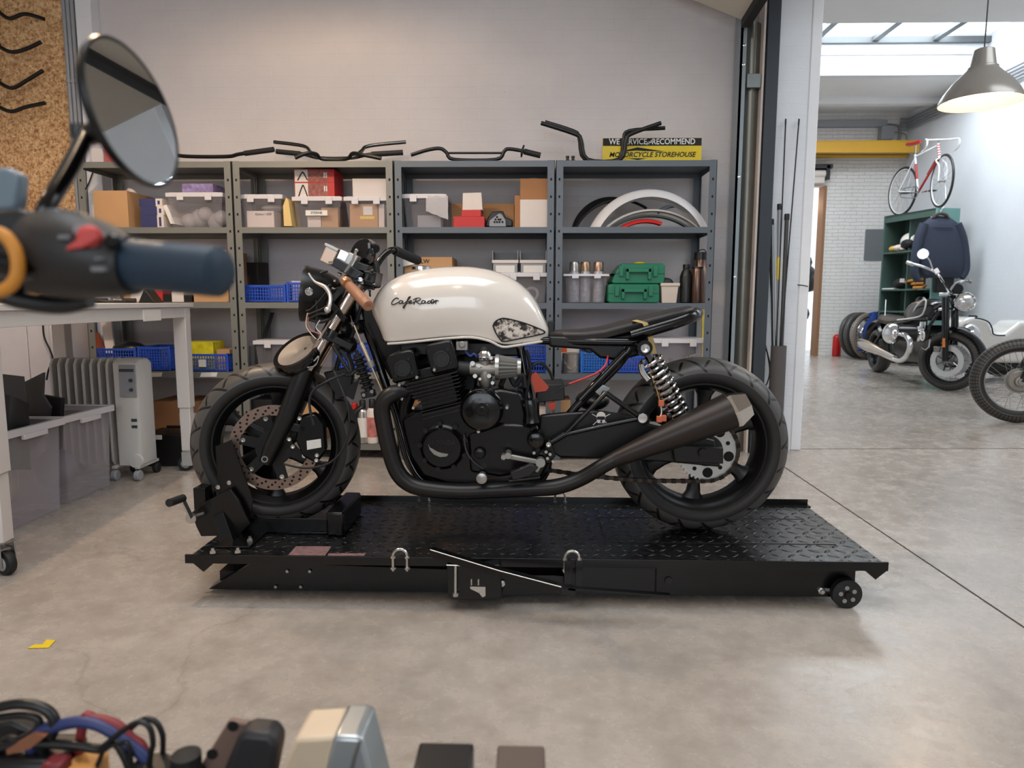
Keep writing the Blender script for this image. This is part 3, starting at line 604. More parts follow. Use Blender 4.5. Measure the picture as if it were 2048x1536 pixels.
tag(MB().tube([at(188, 338, 4.37), at(176, 370, 4.36), at(167, 381, 4.36), at(163, 378, 4.36), at(166, 400, 4.36), at(168, 440, 4.36)], 0.004, 6, smooth=4).build('cable', M_black), 'thin black cable hanging on the pillar behind the leftmost shelf', 'cable')
# leaning things seen under the table, on the lowest shelf
zt = LV[3]
# --- unit 2 ---
t, q = clearbin('clear lidded box with a handwritten white carton inside, left end above the front wheel', 483, 566, 388, 1)
c_ = thing('carton', 'white carton with handwriting inside the leftmost clear box above the front wheel', 'carton', (q[0], q[2], q[4])); MB().box(q[0], q[0]+(q[1]-q[0])*0.82, q[2], q[2]+0.16, q[4], q[4]+0.10).build('body', M_wht, c_, bevel=0.002, smooth=0)
text_mesh('Kymco / XSR', 0.018, M_ink, 'lettering', (q[0]+0.10, q[2]-0.001, q[4]+0.08), (1, 0, 0), (0, 0, 1), c_, depth=0.0003, shear=0.3)
tag(MB().ball(((q[0]+q[1])/2+0.03, q[2]+0.08, q[4]+0.125), (0.07, 0.05, 0.022), 12, 7).build('plastic_bag', M_bag), 'crumpled clear bag on the handwritten carton', 'bag')
o = MB().prism([at(568, 452, 4.09), at(566, 412, 4.09), at(572, 395, 4.09), at(577, 402, 4.09), at(584, 452, 4.09)], (0, 0.2, 0))
tag(o.build('envelope', mat('yellow_envelope', (226, 196, 130), 0.8)), 'yellow padded envelope squeezed between two clear boxes', 'envelope')
t, q = clearbin('clear lidded box under the two red cartons', 587, 684, 392, 1)
front_label(t, (q[0]+q[1])/2-0.005, q[4]+0.085, q[2]-0.022, 0.13, 0.03, M_paper, 'STERNE', 0.02)
inner('carton', 'tan carton inside the clear box under the red cartons', 'carton', q[1]-0.11, q[1]-0.01, q[2]+0.02, q[2]+0.15, q[4], q[4]+0.12, M_card)
inner('carton', 'white striped carton inside the clear box under the red cartons', 'carton', q[0]+0.05, q[0]+0.13, q[2]+0.01, q[2]+0.1, q[4], q[4]+0.07, M_wht)
zz = q[5]+0.022
for k, yt in enumerate((365, 338)):
    z1 = SZ(636, yt, 4.13); X0, X1 = SX(592, 1, 4.13), SX(671, 1, 4.13)
    t = thing('carton', ['lower', 'upper'][k]+' of two red and white printed cartons above the bike handlebars', 'carton', ((X0+X1)/2, 4.2, zz), 'red cartons on a clear box')
    bd = MB().box(X0, X1, 4.13, 4.33, zz, z1-0.001).build('body', M_red, t, smooth=0)
    MB().box(X0+0.003, X0+(X1-X0)*0.34, 4.1292, 4.13, zz+0.004, z1-0.004).build('white_print', M_wht, t, smooth=0)
    MB().box(X0+(X1-X0)*0.34, X0+(X1-X0)*0.85, 4.1292, 4.13, zz+0.004, z1-0.004).build('picture_print', mat('brown_picture_print', (150, 84, 74), 0.5, 0, 0.9, 60), t, smooth=0)
    p = MB().tube([(X0+0.02, 4.128, zz+0.012), (X0+0.045, 4.128, z1-0.024), (X0+0.055, 4.128, z1-0.022), (X0+0.078, 4.128, zz+0.014)], 0.0035, 6, smooth=4)
    p.build('silhouette_print', M_ink, t)
    for s in (0.0, 0.012): MB().box(X0+(X1-X0)*0.74+s, X0+(X1-X0)*0.74+s+0.007, 4.1285, 4.1292, z1-0.05, z1-0.02).build('logo_print', M_paper, t, smooth=0)
    zz = z1
t, q = clearbin('clear lidded box holding a tan carton with a yellow label, under the white carton', 690, 776, 392, 1)
c_, q2 = thing('carton', 'tan carton with a yellow label inside the clear box', 'carton', (q[0], q[2], q[4])), None
MB().box(q[0], q[1]-0.04, q[2], q[2]+0.2, q[4], q[5]-0.0).build('body', M_card, c_, bevel=0.002, smooth=0)
front_label(c_, (q[0]+q[1])/2, q[4]+0.06, q[2], 0.085, 0.018, M_ylabel); front_label(c_, (q[0]+q[1])/2+0.005, q[4]+0.10, q[2], 0.055, 0.05, M_paper)
inner('carton', 'narrow white carton inside the clear box beside the tan one', 'carton', q[1]-0.036, q[1]-0.002, q[2], q[2]+0.2, q[4], q[5], M_wht)
cbox('carton', 'plain white carton on the clear box left of the third unit', 'carton', 707, 775, 357, 1, Y=4.14, dep=0.22, m=M_wht, base=q[5]+0.022, tape=False)
t, q = crate('shallow blue perforated crate on the third shelf beside the bike headlight', 488, 572, 570, 2)
t, q = crate('taller blue crate half hidden behind the bike headlight', 574, 640, 565, 2)
inner('bottle_box', 'pale purple bottle pack in the blue crate behind the headlight', 'pack', q[0]+0.02, q[1]-0.05, q[2]+0.03, q[3]-0.05, q[4]+0.005, q[5]+0.01, mat('lilac_pack', (196, 190, 220), 0.4))
cbox('toolbox', 'dark box standing behind the shallow blue crate', 'box', 486, 534, 525, 2, Y=4.385, dep=0.05, m=M_ink, tape=False)
t, q = clearbin('large clear lidded box behind the hanging headlight', 510, 622, 680, 3)
t, q = clearbin('clear lidded box below the cream tank front, behind the forks', 624, 668, 684, 3, dep=0.2)
t, q = crate('blue perforated crate seen between fork and frame', 672, 748, 690, 3)
o = MB().prism([at(541, 625, 4.40), at(548, 625, 4.40), at(512, 742, 4.12), at(500, 742, 4.12)], (0, 0.012, 0))
tag(o.build('metal_strip', M_dgrey), 'dark flat strip leaning against the back left of the second unit', 'strip')
o = MB().prism([at(498, 692, 4.10), at(509, 690, 4.10), at(509, 744, 4.10), at(499, 744, 4.10)], (0, 0.15, 0)); tag(o.build('folder', M_dgrey), 'thin dark folder standing left of the large clear box', 'folder')
cbox('toolbox', 'black toolbox on the lowest shelf seen through the front wheel', 'box', 505, 590, 800, 4, Y=4.12, dep=0.25, m=M_ink, tape=False)
cbox('cardboard_box', 'tan box on the lowest shelf seen through the front wheel', 'box', 592, 640, 800, 4, Y=4.12, dep=0.25)
def can(x, yt, r, lv, Y, mB, lb, capm, base=None, capw=0.5, kind='spray_can', cat='spray can', grp=None, lab=None, hx=None):
    X = SX(x, lv, Y); z0 = LV[lv]+0.001 if base is None else base; z1 = SZ(x, yt, Y) if hx is None else z0+hx; h = z1-z0
    t = thing(kind, lb, cat, (X, Y, z0), grp)
    MB().lathe((X, Y, z0), (0, 0, 1), [(0, r*0.9), (0.004, r), (h*0.72, r), (h*0.78, r*0.8), (h*0.80, r*0.6), (h*0.80, 0)], 20).build('body', mB, t)
    MB().lathe((X, Y, z0+h*0.80), (0, 0, 1), [(0, r*capw*1.2), (h*0.18, r*capw*1.15), (h*0.2, r*capw*0.9), (h*0.2, 0)], 16).build('cap', capm, t)
    if lab: MB().lathe((X, Y, z0+h*0.15), (0, 0, 1), [(0, r*1.01), (h*0.45, r*1.01)], 20, cap=False).build('wrap', lab, t)
    return t
M_silv = mat('bare_can_metal', (190, 186, 182), 0.3, 0.9)
can(711, 806, 0.033, 4, 4.10, M_ink, 'dark spray can right behind the front tyre', M_red)
can(727, 800, 0.032, 4, 4.09, M_silv, 'silver spray can with a pale label between tyre and exhaust', M_black, lab=M_paper)
can(746, 798, 0.033, 4, 4.09, M_wht, 'white and red spray can next to the exhaust bend', M_black, lab=mat('red_white_wrap', (196, 120, 112), 0.5, 0, 0.8, 30))
can(764, 810, 0.03, 4, 4.12, M_ink, 'black spray can partly behind the exhaust bend', M_red)
# hose coil piece
o = MB().tube([at(700, 836, 4.08), at(715, 822, 4.08), at(726, 815, 4.09)], 0.022, 14); tag(o.build('air_fitting', M_black), 'black ribbed fitting lying across the spray cans', 'fitting')
# --- unit 3 ---
t, q = clearbin('clear lidded box with a bag hanging out, below the crossbar handlebar', 806, 892, 387, 1)
inner('carton', 'light grey carton inside the clear box below the crossbar handlebar', 'carton', q[1]-0.15, q[1]-0.01, q[2]+0.01, q[2]+0.15, q[4], q[4]+0.075, M_grey)
b = MB(); random.seed(8)
g = [[(at(852+44*i/8, 390, 4.098).x, 4.1-0.012*abs(math.sin(i*1.3+j)), at(870, 392+(48 if j == 6 else j*8.5)-(8-i)*0.6*j*0.6, 4.1).z+0.002*math.sin(i*2+j)) for i in range(9)] for j in range(7)]
b.sheet(g, 0.001); tag(b.build('plastic_bag', M_bag), 'crumpled clear bag hanging over the front of the box', 'bag')
cc = at(858, 383, 4.16); o = thing('small_bracket', 'little black metal bracket lying on the clear box lid', 'bracket', cc)
MB().box(cc.x-0.028, cc.x+0.02, 4.14, 4.17, q[5]+0.022, q[5]+0.042).build('body', M_black, o, bevel=0.005); MB().box(cc.x+0.022, cc.x+0.03, 4.14, 4.16, q[5]+0.022, q[5]+0.035).build('tab', M_chrome, o)
t, q = cbox('carton', 'large flat red carton at the bottom of the small stack', 'carton', 907, 969, 433, 1, Y=4.10, dep=0.2, m=M_red, tape=False)
t, q = cbox('carton', 'small red carton in the middle of the stack', 'carton', 923, 962, 420, 1, Y=4.11, dep=0.15, m=M_red, base=q[5]+0.001, tape=False)
X0, X1 = SX(925, 1, 4.12), SX(963, 1, 4.12); z0 = q[5]+0.001; z1 = SZ(944, 385, 4.12)
t = thing('carton', 'white carton turned slightly on top of the red ones', 'carton', ((X0+X1)/2, 4.18, z0))
MB().prism([(X0, 4.12, z0), (X1+0.006, 4.12, z0+0.001), (X1, 4.12, z1), (X0+0.003, 4.12, z1-0.003)], (0, 0.14, 0)).build('body', M_wht, t, bevel=0.002, smooth=0)
z0 = LV[1]+0.001
t = thing('skid_plate', 'drilled aluminium skid plate with black base beside the red cartons', 'engine part', at(1000, 453, 4.13))
def pp(pts, Y): return [at(x, y, Y) for x, y in pts]
MB().prism(pp([(970, 453), (975, 436), (984, 423), (1006, 422), (1011, 434), (1025, 440), (1025, 453)], 4.17), (0, 0.10, 0)).build('base', M_black, t, bevel=0.006)
MB().prism(pp([(978, 453), (979, 441), (998, 427), (1003, 428), (1011, 440), (1012, 453)], 4.14), (0, 0.02, 0)).build('plate', M_grey, t, bevel=0.002)
h = MB()
for (x, y) in ((994, 434), (991, 439), (997, 439), (1001, 439), (989, 444), (994, 444), (999, 444), (1005, 444)): c = at(x, y, 4.139); h.lathe(c, (0, -1, 0), [(0, 0.006), (0.0015, 0.006), (0.0015, 0)], 10)
h.build('holes', M_hole, t)
cbox('cardboard_box', 'narrow brown box standing left of the white cube', 'box', 1029, 1040, 391, 1, Y=4.12, dep=0.25, m=M_card2, tape=False)
t, q = cbox('carton', 'white cube carton at the right end, under a brown one', 'carton', 1040, 1096, 399, 1, Y=4.10, dep=0.27, m=M_wht, tape=False)
cbox('cardboard_box', 'brown cube box stacked on the white cube', 'box', 1040, 1095, 357, 1, Y=4.11, dep=0.27, m=M_card2, base=q[5]+0.001)
cbox('cardboard_box', 'flat tan box standing against the wall behind the red cartons', 'box', 903, 1028, 407, 1, Y=4.37, dep=0.06)
t, q = cbox('cardboard_box', 'tan box with handwriting, showing just above the cream tank', 'box', 810, 905, 514, 2, Y=4.12, dep=0.28)
text_mesh('LW', 0.035, M_ink, 'lettering', ((at(850, 523, 4.118)).x, 4.1185, at(850, 523, 4.118).z), (1, 0, 0), (0, 0, 1), t, depth=0.0003)
tag(MB().prism(pp([(803, 518), (812, 517), (836, 527), (806, 533)], 4.10), (0, 0.01, 0)).build('paper_note', M_paper), 'white paper note taped beside the right handlebar tip', 'note')
t, q = clearbin('clear lidded box under the two grey bins, right of the tank', 1003, 1096, 544, 2)
zz = q[5]+0.022
tag(MB().ring(((q[0]+q[1])/2+0.04, q[2]+0.06, q[4]+0.05), (0, 1, 0.2), [(0, 0.03), (0.006, 0.045), (0.012, 0.03)], 24).build('clear_disc', M_bag), 'round part inside the clear box right of the tank', 'disc')
for k, (a0, a1) in enumerate(((985, 1036), (1040, 1092))):
    X0, X1 = SX(a0, 2, 4.12), SX(a1, 2, 4.12); z1 = SZ((a0+a1)/2, 501, 4.12); hgt = z1-zz
    t = thing('parts_bin', ['left', 'right'][k]+' of two open grey stacking bins on the clear box', 'bin', ((X0+X1)/2, 4.2, zz), 'grey stacking bins')
    b = MB().box(X0, X1, 4.12, 4.32, zz, zz+0.004).box(X0, X0+0.004, 4.12, 4.32, zz, z1).box(X1-0.004, X1, 4.12, 4.32, zz, z1).box(X0, X1, 4.316, 4.32, zz, z1).box(X0, X1, 4.12, 4.124, zz, zz+hgt*0.55)
    b.build('body', M_grey, t, smooth=0); MB().box(X0-0.002, X1+0.002, 4.115, 4.12, zz+hgt*0.5, zz+hgt*0.62).build('rim', M_wht, t, smooth=0)
    MB().box(X0+0.02, X1-0.02, 4.116, 4.1195, zz+hgt*0.12, zz+hgt*0.4).build('label_holder', M_paper, t, smooth=0)
t, q = crate('lower blue basket on the fourth shelf beside the third upright', 1030, 1094, 720, 3)
crate('upper blue basket stacked on the lower one', 1030, 1094, 688, 3, base=q[5]+0.001)
cbox('carton', 'white carton on the lowest shelf behind the engine', 'carton', 1070, 1100, 818, 4, Y=4.1, dep=0.2, m=M_wht, tape=False)
cbox('cardboard_box', 'tan box on the lowest shelf behind the engine', 'box', 1100, 1140, 800, 4, Y=4.14, dep=0.2, tape=False)
cbox('cardboard_box', 'brown box on the lowest shelf behind the exhaust headers', 'box', 800, 880, 800, 4, Y=4.14, dep=0.2, m=M_card2)
# --- unit 4 ---
def fender(lb, x0, x1, ytop, Y, m, wd=0.11, lift=0, thick=0.003, cut=(0, 1), depth=0.03, name='fender', grp='motorcycle fenders on the shelf'):
    # arch standing on the shelf: circle through both feet and the crown
    A = SX(x0, 1, Y); B = SX(x1, 1, Y); z0 = LV[1]+0.002+lift; zt = SZ((x0+x1)/2, ytop, Y); h = zt-z0; w = (B-A)/2; R = (w*w+h*h)/(2*h); cx = (A+B)/2; cz = zt-R; a0 = math.asin(min(1, w/R))
    if h > w: a0 = PI-a0
    g = []
    for i in range(25):
        a = -a0+2*a0*(cut[0]+(cut[1]-cut[0])*i/24); row = []
        for j in range(9):
            s = -1+2*j/8; rr = R-depth*(abs(s)**2.2)
            row.append((cx+rr*math.sin(a), Y+wd/2+s*wd/2, cz+rr*math.cos(a)))
        g.append(row)
    return tag(MB().sheet(g, thick).build(name, m), lb, 'fender', grp)
M_fw = mat('white_fender_primer', (214, 214, 216), 0.4); M_fk = mat('black_fender', (28, 29, 30), 0.35); M_fg = mat('grey_green_fender', (70, 76, 72), 0.5)
fender('big white fender arching over all the others', 1182, 1420, 376, 4.08, M_fw, 0.12, depth=0.05)
fender('white narrow fender nested inside the big one', 1210, 1400, 418, 4.10, mat('cream_fender', (206, 204, 198), 0.35), 0.05, depth=0.012)
fender('dark green grey fender just inside the white narrow one', 1222, 1380, 429, 4.09, M_fg, 0.04, depth=0.012)
fender('red fender, smallest and innermost', 1240, 1345, 438, 4.085, M_red, 0.05, cut=(0, 0.80), depth=0.02)
fender('black fender at the back left, its tip low on the shelf', 1144, 1300, 392, 4.26, M_fk, 0.10, cut=(0, 0.62), depth=0.03)
fender('dark glossy fender behind the big white one', 1150, 1330, 398, 4.21, mat('dark_fender', (52, 54, 56), 0.25), 0.035, cut=(0, 0.75), depth=0.01)
fender('pale blue grey fender end showing at the right under the white arch', 1300, 1412, 404, 4.22, mat('pale_fender', (176, 184, 196), 0.4), 0.1, cut=(0.25, 1), depth=0.02)
t, q = clearbin('clear box with three tall cans standing in it, beside the third upright', 1128, 1216, 548, 2, lid=False)
for k, (x, m) in enumerate(((1148, M_silv), (1170, mat('gold_can', (176, 150, 120), 0.3, 0.8)), (1196, mat('copper_can', (178, 148, 130), 0.3, 0.8)))):
    X = SX(x, 2, 4.2); z0 = q[4]+0.001; zt = SZ(x, 524, 4.2)
    t = thing('tin_bottle', ['silver', 'gold toned', 'copper toned'][k]+' tall can in the clear box', 'can', (X, 4.2, z0), 'tall cans in the clear box')
    MB().lathe((X, 4.2, z0), (0, 0, 1), [(0, 0.03), (0.003, 0.032), (zt-z0-0.07, 0.032), (zt-z0-0.06, 0.028), (zt-z0-0.055, 0.028)], 20).build('body', mat('can_print', (186, 184, 190), 0.4, 0.3, 0.5, 40), t)
    MB().lathe((X, 4.2, zt-0.055), (0, 0, 1), [(0, 0.030), (0.05, 0.030), (0.055, 0.027), (0.055, 0)], 20).build('cap', m, t)
for k, (a0, a1, yt, yb_) in enumerate(((1215, 1319, 568, 606), (1222, 1328, 527, 565))):
    X0, X1 = SX(a0, 2, 4.12), SX(a1, 2, 4.12); z0 = LV[2]+0.001 if k == 0 else zz2+0.002; z1 = SZ((a0+a1)/2, yt, 4.12); zz2 = z1; h = z1-z0
    t = thing('tool_case', ['lower', 'upper'][k]+' of two stacked green plastic tool cases', 'case', ((X0+X1)/2, 4.2, z0), 'green tool cases')
    c_ = 0.012
    MB().prism([(X0+c_, 4.12, z0), (X1-c_, 4.12, z0), (X1, 4.12, z0+c_), (X1, 4.12, z1-c_), (X1-c_, 4.12, z1), (X0+0.05*k+c_, 4.12, z1), (X0+0.03*k, 4.12, z1-c_-0.03*k), (X0, 4.12, z0+c_)], (0, 0.24, 0)).build('shell', M_green, t, bevel=0.006)
    MB().box(X0+0.001, X1-0.001, 4.118, 4.362, z0+h*0.49, z0+h*0.51).build('seam', mat('dark_green', (10, 50, 36), 0.5), t, smooth=0)
    xm = (X0+X1)/2
    MB().box(xm-0.075, xm-0.055, 4.098, 4.12, z0+h*0.2, z0+h*0.75).box(xm+0.055, xm+0.075, 4.098, 4.12, z0+h*0.2, z0+h*0.75).box(xm-0.075, xm+0.075, 4.098, 4.112, z0+h*0.55, z0+h*0.75).build('handle', M_green, t, bevel=0.004)
    for s in (-1, 1): MB().box(xm+s*0.10-0.013, xm+s*0.10+0.013, 4.108, 4.12, z0+h*0.35, z0+h*0.9).build('latch', M_green, t, bevel=0.003)
tag(MB().ball((xm+0.02, 4.2, zz2+0.006), (0.035, 0.02, 0.009), 12, 6).build('bottle_top', M_yel), 'small yellow bottle top lying on the upper green case', 'bottle top')  # a loose yellow bottle top
X0, X1 = SX(1322, 2, 4.11), SX(1356, 2, 4.11); z0 = LV[2]+0.001; z1 = SZ(1340, 566, 4.11)
t = thing('plastic_tub', 'cream plastic tub with a lid beside the green cases', 'tub', ((X0+X1)/2, 4.16, z0))
def rc(a, z, X0=X0, X1=X1): return [(X0+a, 4.11+a, z), (X1-a, 4.11+a, z), (X1-a, 4.22-a, z), (X0+a, 4.22-a, z)]
M_cream = mat('cream_plastic', (216, 200, 186), 0.45)
MB().rings([rc(0.008, z0), rc(0, z1-0.018)]).build('tub', M_cream, t, bevel=0.003, smooth=0); MB().box(X0-0.004, X1+0.008, 4.105, 4.225, z1-0.018, z1).build('lid', M_cream, t, bevel=0.003)
tag(MB().ball(((X0+X1)/2-0.01, 4.2, z1+0.0), (0.05, 0.03, 0.035), 12, 7).build('rag', M_dgrey), 'dark grey rag bunched on the cream tub', 'rag')
def bottle(lb, x, yt, Y, prof, m, capm, tag_=None):
    X = SX(x, 2, Y); z0 = LV[2]+0.001; h = SZ(x, yt, Y)-z0; t = thing('bottle', lb, 'bottle', (X, Y, z0))
    MB().lathe((X, Y, z0), (0, 0, 1), [(f*h, r) for f, r in prof]+[(h*prof[-1][0], 0)], 24).build('body', m, t)
    MB().lathe((X, Y, z0+h*prof[-1][0]), (0, 0, 1), [(0, prof[-1][1]*1.25), (h*(1-prof[-1][0]), prof[-1][1]*1.2), (h*(1-prof[-1][0]), 0)], 18).build('cap', capm, t)
    return t, X, z0, h
bottle('black round shouldered bottle beside the cream tub', 1371, 529, 4.15, [(0, 0.034), (0.02, 0.038), (0.68, 0.038), (0.80, 0.03), (0.90, 0.018)], M_black, M_black)
t, X, z0, h = bottle('brown metal pump bottle with wire handle at the right end', 1399, 505, 4.22, [(0, 0.04), (0.02, 0.043), (0.66, 0.043), (0.70, 0.036), (0.86, 0.036)], mat('brown_metal', (118, 96, 86), 0.3, 0.8), M_black)
MB().tube([(X-0.03, 4.22, z0+h*0.97), (X-0.01, 4.22, z0+h*1.04), (X+0.02, 4.22, z0+h*1.05), (X+0.04, 4.22, z0+h*0.9), (X+0.05, 4.22, z0+h*0.7)], 0.003, 6, smooth=4).build('handle', M_black, t)
bottle('brown thermos bottle in front of the pump bottle', 1393, 534, 4.11, [(0, 0.028), (0.02, 0.03), (0.95, 0.03), (0.97, 0.028)], MATS['brown_metal'], M_black)
inner('battery_pack', 'small black pack standing between the tub and the black bottle', 'pack', SX(1352, 2, 4.14), SX(1361, 2, 4.14), 4.14, 4.2, LV[2]+0.001, SZ(1356, 574, 4.14), M_black)
X0 = SX(1141, 3, 4.14); z0 = LV[3]+0.001; z1 = SZ(1141, 706, 4.14)
t = thing('paint_tin', 'round metal paint tin on the fourth shelf under the seat front', 'tin', (X0, 4.14, z0)); r = 0.052
MB().lathe((X0, 4.14, z0), (0, 0, 1), [(0, r), (0.004, r+0.001), (0.006, r-0.001), (z1-z0-0.006, r-0.001), (z1-z0-0.004, r+0.001), (z1-z0, r+0.001), (z1-z0-0.004, r-0.006), (z1-z0-0.004, 0)], 32).build('body', mat('dull_tin', (168, 158, 150), 0.3, 0.7, 0.4, 14), t)
MB().tube([(X0-r, 4.14, z1-0.02), (X0-r*0.7, 4.09, z1-0.07), (X0, 4.08, z1-0.09), (X0+r*0.7, 4.09, z1-0.07), (X0+r, 4.14, z1-0.02)], 0.0018, 6, smooth=4).build('handle', M_chrome, t)
t, q = cbox('carton', 'orange and white carton behind the paint tin', 'carton', 1122, 1158, 688, 3, Y=4.24, dep=0.12, m=M_wht, tape=False)
MB().box(q[0], q[0]+0.035, 4.2392, 4.24, q[5]-0.05, q[5]-0.005).build('print', mat('orange_print', (226, 96, 40), 0.5), t, smooth=0)
crate('bright blue perforated crate beside the paint tin', 1161, 1215, 704, 3, mm=mat('bright_blue_plastic', (40, 110, 200), 0.4))
crate('blue perforated crate behind the subframe tubes', 1218, 1296, 712, 3)
t, q = clearbin('clear lidded box of small parts behind the rear tyre', 1300, 1412, 677, 3)
b = MB(); random.seed(11)
for k in range(14):
    a = Vector((q[0]+0.02+random.random()*(q[1]-q[0]-0.06), q[2]+0.02+random.random()*0.1, q[4]+0.012+0.006*k)); d = Vector((random.random()*0.1-0.05, 0.02, random.random()*0.03)); b.tube([a, a+d], 0.006, 6)
tag(b.build('small_parts', mat('mixed_parts', (176, 160, 150), 0.5, 0.2, 0.9, 50)), 'jumble of small parts inside the box behind the rear tyre', 'parts', kind='stuff')
o = MB().prism([at(1404, 619, 4.34), at(1413, 621, 4.34), at(1412, 746, 4.14), at(1403, 746, 4.14)], (0, 0.012, 0)); tag(o.build('yellow_bar', mat('worn_yellow', (206, 180, 70), 0.6, 0, 0.5, 20)), 'worn yellow bar leaning at the right end of the fourth shelf', 'bar')
# sign on top
Ys = 4.33; x0, x1 = at(1205, 298, Ys).x, at(1403, 298, Ys).x; z0 = LV[0]+0.001; z1 = at(1304, 276, Ys).z; zm = at(1304, 291.5, Ys).z
t = thing('sign_board', 'black and yellow dealer sign standing behind the tall handlebars', 'sign', ((x0+x1)/2, Ys, z0))
MB().box(x0, x1, Ys, Ys+0.015, z0, z1).build('board', mat('sign_yellow', (226, 198, 40), 0.35), t, smooth=0)
MB().box(x0+0.002, x1-0.001, Ys-0.001, Ys, zm, z1-0.001).build('black_band', M_ink, t, smooth=0)
xm = (x0+x1)/2; zw = (zm+z1)/2
M_sw = mat('sign_white', (240, 238, 234), 0.5)
text_mesh('WE SERVICE', 0.047, M_sw, 'lettering', (at(1256, 284, Ys).x, Ys-0.002, zw), (0.90, 0, 0), (0, 0, 1), t)
text_mesh('AND', 0.022, M_sw, 'lettering', (at(1300, 284, Ys).x, Ys-0.002, zw-0.003), (0.85, 0, 0.42), (-0.2, 0, 1), t)
text_mesh('RECOMMEND', 0.047, M_sw, 'lettering', (at(1347, 284, Ys).x, Ys-0.002, zw), (0.90, 0, 0), (0, 0, 1), t)
text_mesh('MOTORCYCLE STOREHOUSE', 0.041, M_ink, 'lettering', (at(1304, 310, Ys).x, Ys-0.002, at(1304, 309.5, Ys).z), (0.97, 0, 0), (0, 0, 1), t, shear=0.25)
MB().prism([at(1238, 304, Ys-0.001), at(1275, 294.5, Ys-0.001), at(1330, 303, Ys-0.001), at(1290, 302, Ys-0.001), at(1272, 301, Ys-0.001)], (0, 0.001, 0)).build('emblem', M_ink, t, smooth=0)
MB().prism([at(1255, 316.5, Ys-0.001), at(1295, 316.5, Ys-0.001), at(1275, 320, Ys-0.001)], (0, 0.001, 0)).build('emblem', M_ink, t, smooth=0)
# handlebars on top of the shelves
zt = LV[0]
def hbar(lb, pts, r=0.011, mm=M_satin, cross=None, grips=(), coords=None, sm=6):
    P = [at(x, y, Y) for x, y, Y in pts]; lo = min(p.z for p in P)
    mz = zt+r+0.001
    P = [Vector((p.x, p.y, max(p.z, mz))) for p in P]
    t = thing('handlebar', lb, 'handlebar', (P[len(P)//2].x, P[len(P)//2].y, zt), 'handlebars lying on top of the shelves')
    MB().tube(P, r, 12, smooth=sm).build('bar', mm, t)
    if cross: MB().tube([at(*c) for c in cross], r*0.6, 10).build('crossbar', mm, t)
    for (i, j, f, rr, m) in grips:
        a, b = P[i], P[j]; MB().tube([a, a+(b-a)*f], rr, 14).build('grip', m, t)
    return t, P
hbar('black handlebar lying flat across the first shelving unit top', [(300, 300, 4.20), (345, 309, 4.18), (380, 313, 4.16), (455, 313, 4.16), (480, 308, 4.14), (547, 299, 4.10)], grips=((5, 4, 0.85, 0.0155, M_rubber),))
hbar('chrome handlebar with upswept ends at the back, above the headlight', [(548, 284, 4.32), (607, 292, 4.30), (622, 305, 4.26), (640, 316, 4.22), (700, 316, 4.22), (722, 303, 4.26), (738, 292, 4.30), (812, 284, 4.32)], mm=mat('dark_chrome', (110, 108, 106), 0.15, 1.0), sm=5)
hbar('flat black handlebar with rubber ends in front of the chrome one', [(553, 303, 4.28), (605, 308, 4.26), (640, 316, 4.28), (700, 316, 4.28), (740, 309, 4.26), (806, 305, 4.28)], grips=((0, 1, 0.9, 0.015, M_rubber), (5, 4, 0.95, 0.016, M_rubber)))
hbar('curved black handlebar lowest at the front of the second unit', [(590, 316, 4.08), (612, 307, 4.09), (632, 308, 4.12), (645, 318, 4.15), (692, 318, 4.15), (705, 307, 4.12), (722, 309, 4.09), (762, 317, 4.07)])
t, P = hbar('black crossbar handlebar with one ribbed grip, above the tank', [(822, 310, 4.20), (855, 300, 4.20), (880, 297, 4.20), (893, 305, 4.20), (908, 319, 4.20), (992, 319, 4.20), (1008, 303, 4.20), (1016, 298, 4.20), (1040, 301, 4.20), (1081, 311, 4.20)], cross=((893, 306, 4.20), (1004, 306, 4.20)), grips=((9, 8, 0.80, 0.017, M_rubber),), sm=4)
g_ = P[9]+(P[8]-P[9])*0.84; MB().lathe(g_, (P[8]-P[9]), [(0, 0.0), (0, 0.036), (0.008, 0.036), (0.012, 0.02), (0.012, 0)], 24).build('flange', M_rubber, t)
t, P = hbar('tall wide black handlebar standing in front of the sign', [(1082, 246, 4.24), (1150, 268, 4.24), (1162, 280, 4.24), (1175, 319, 4.24), (1240, 319, 4.24), (1252, 282, 4.24), (1262, 268, 4.24), (1322, 246, 4.24)], r=0.0125, sm=4)
t, P = hbar('second tall black handlebar nested just behind the front one', [(1090, 244, 4.275), (1146, 262, 4.275), (1158, 274, 4.275), (1170, 319, 4.275), (1236, 319, 4.275), (1247, 280, 4.275), (1258, 262, 4.275), (1330, 256, 4.275)], r=0.0115, sm=4)
for k, x in enumerate((1135, 1146)):
    c = at(x, 319, 4.10); t = thing('bar_clamp', ['left', 'right'][k]+' small black handlebar clamp on the fourth unit top', 'clamp', (c.x, 4.1, zt), 'bar clamps on the shelf')
    MB().lathe((c.x, 4.10, zt+0.001), (0, 0, 1), [(0, 0.012), (0.012, 0.012), (0.014, 0.008), (0.022, 0.008), (0.024, 0.011), (0.034, 0.010), (0.034, 0)], 14).build('post', M_black, t)
    MB().box(c.x-0.014, c.x+0.014, 4.085, 4.115, zt+0.001, zt+0.008).build('foot', M_black, t, bevel=0.002)
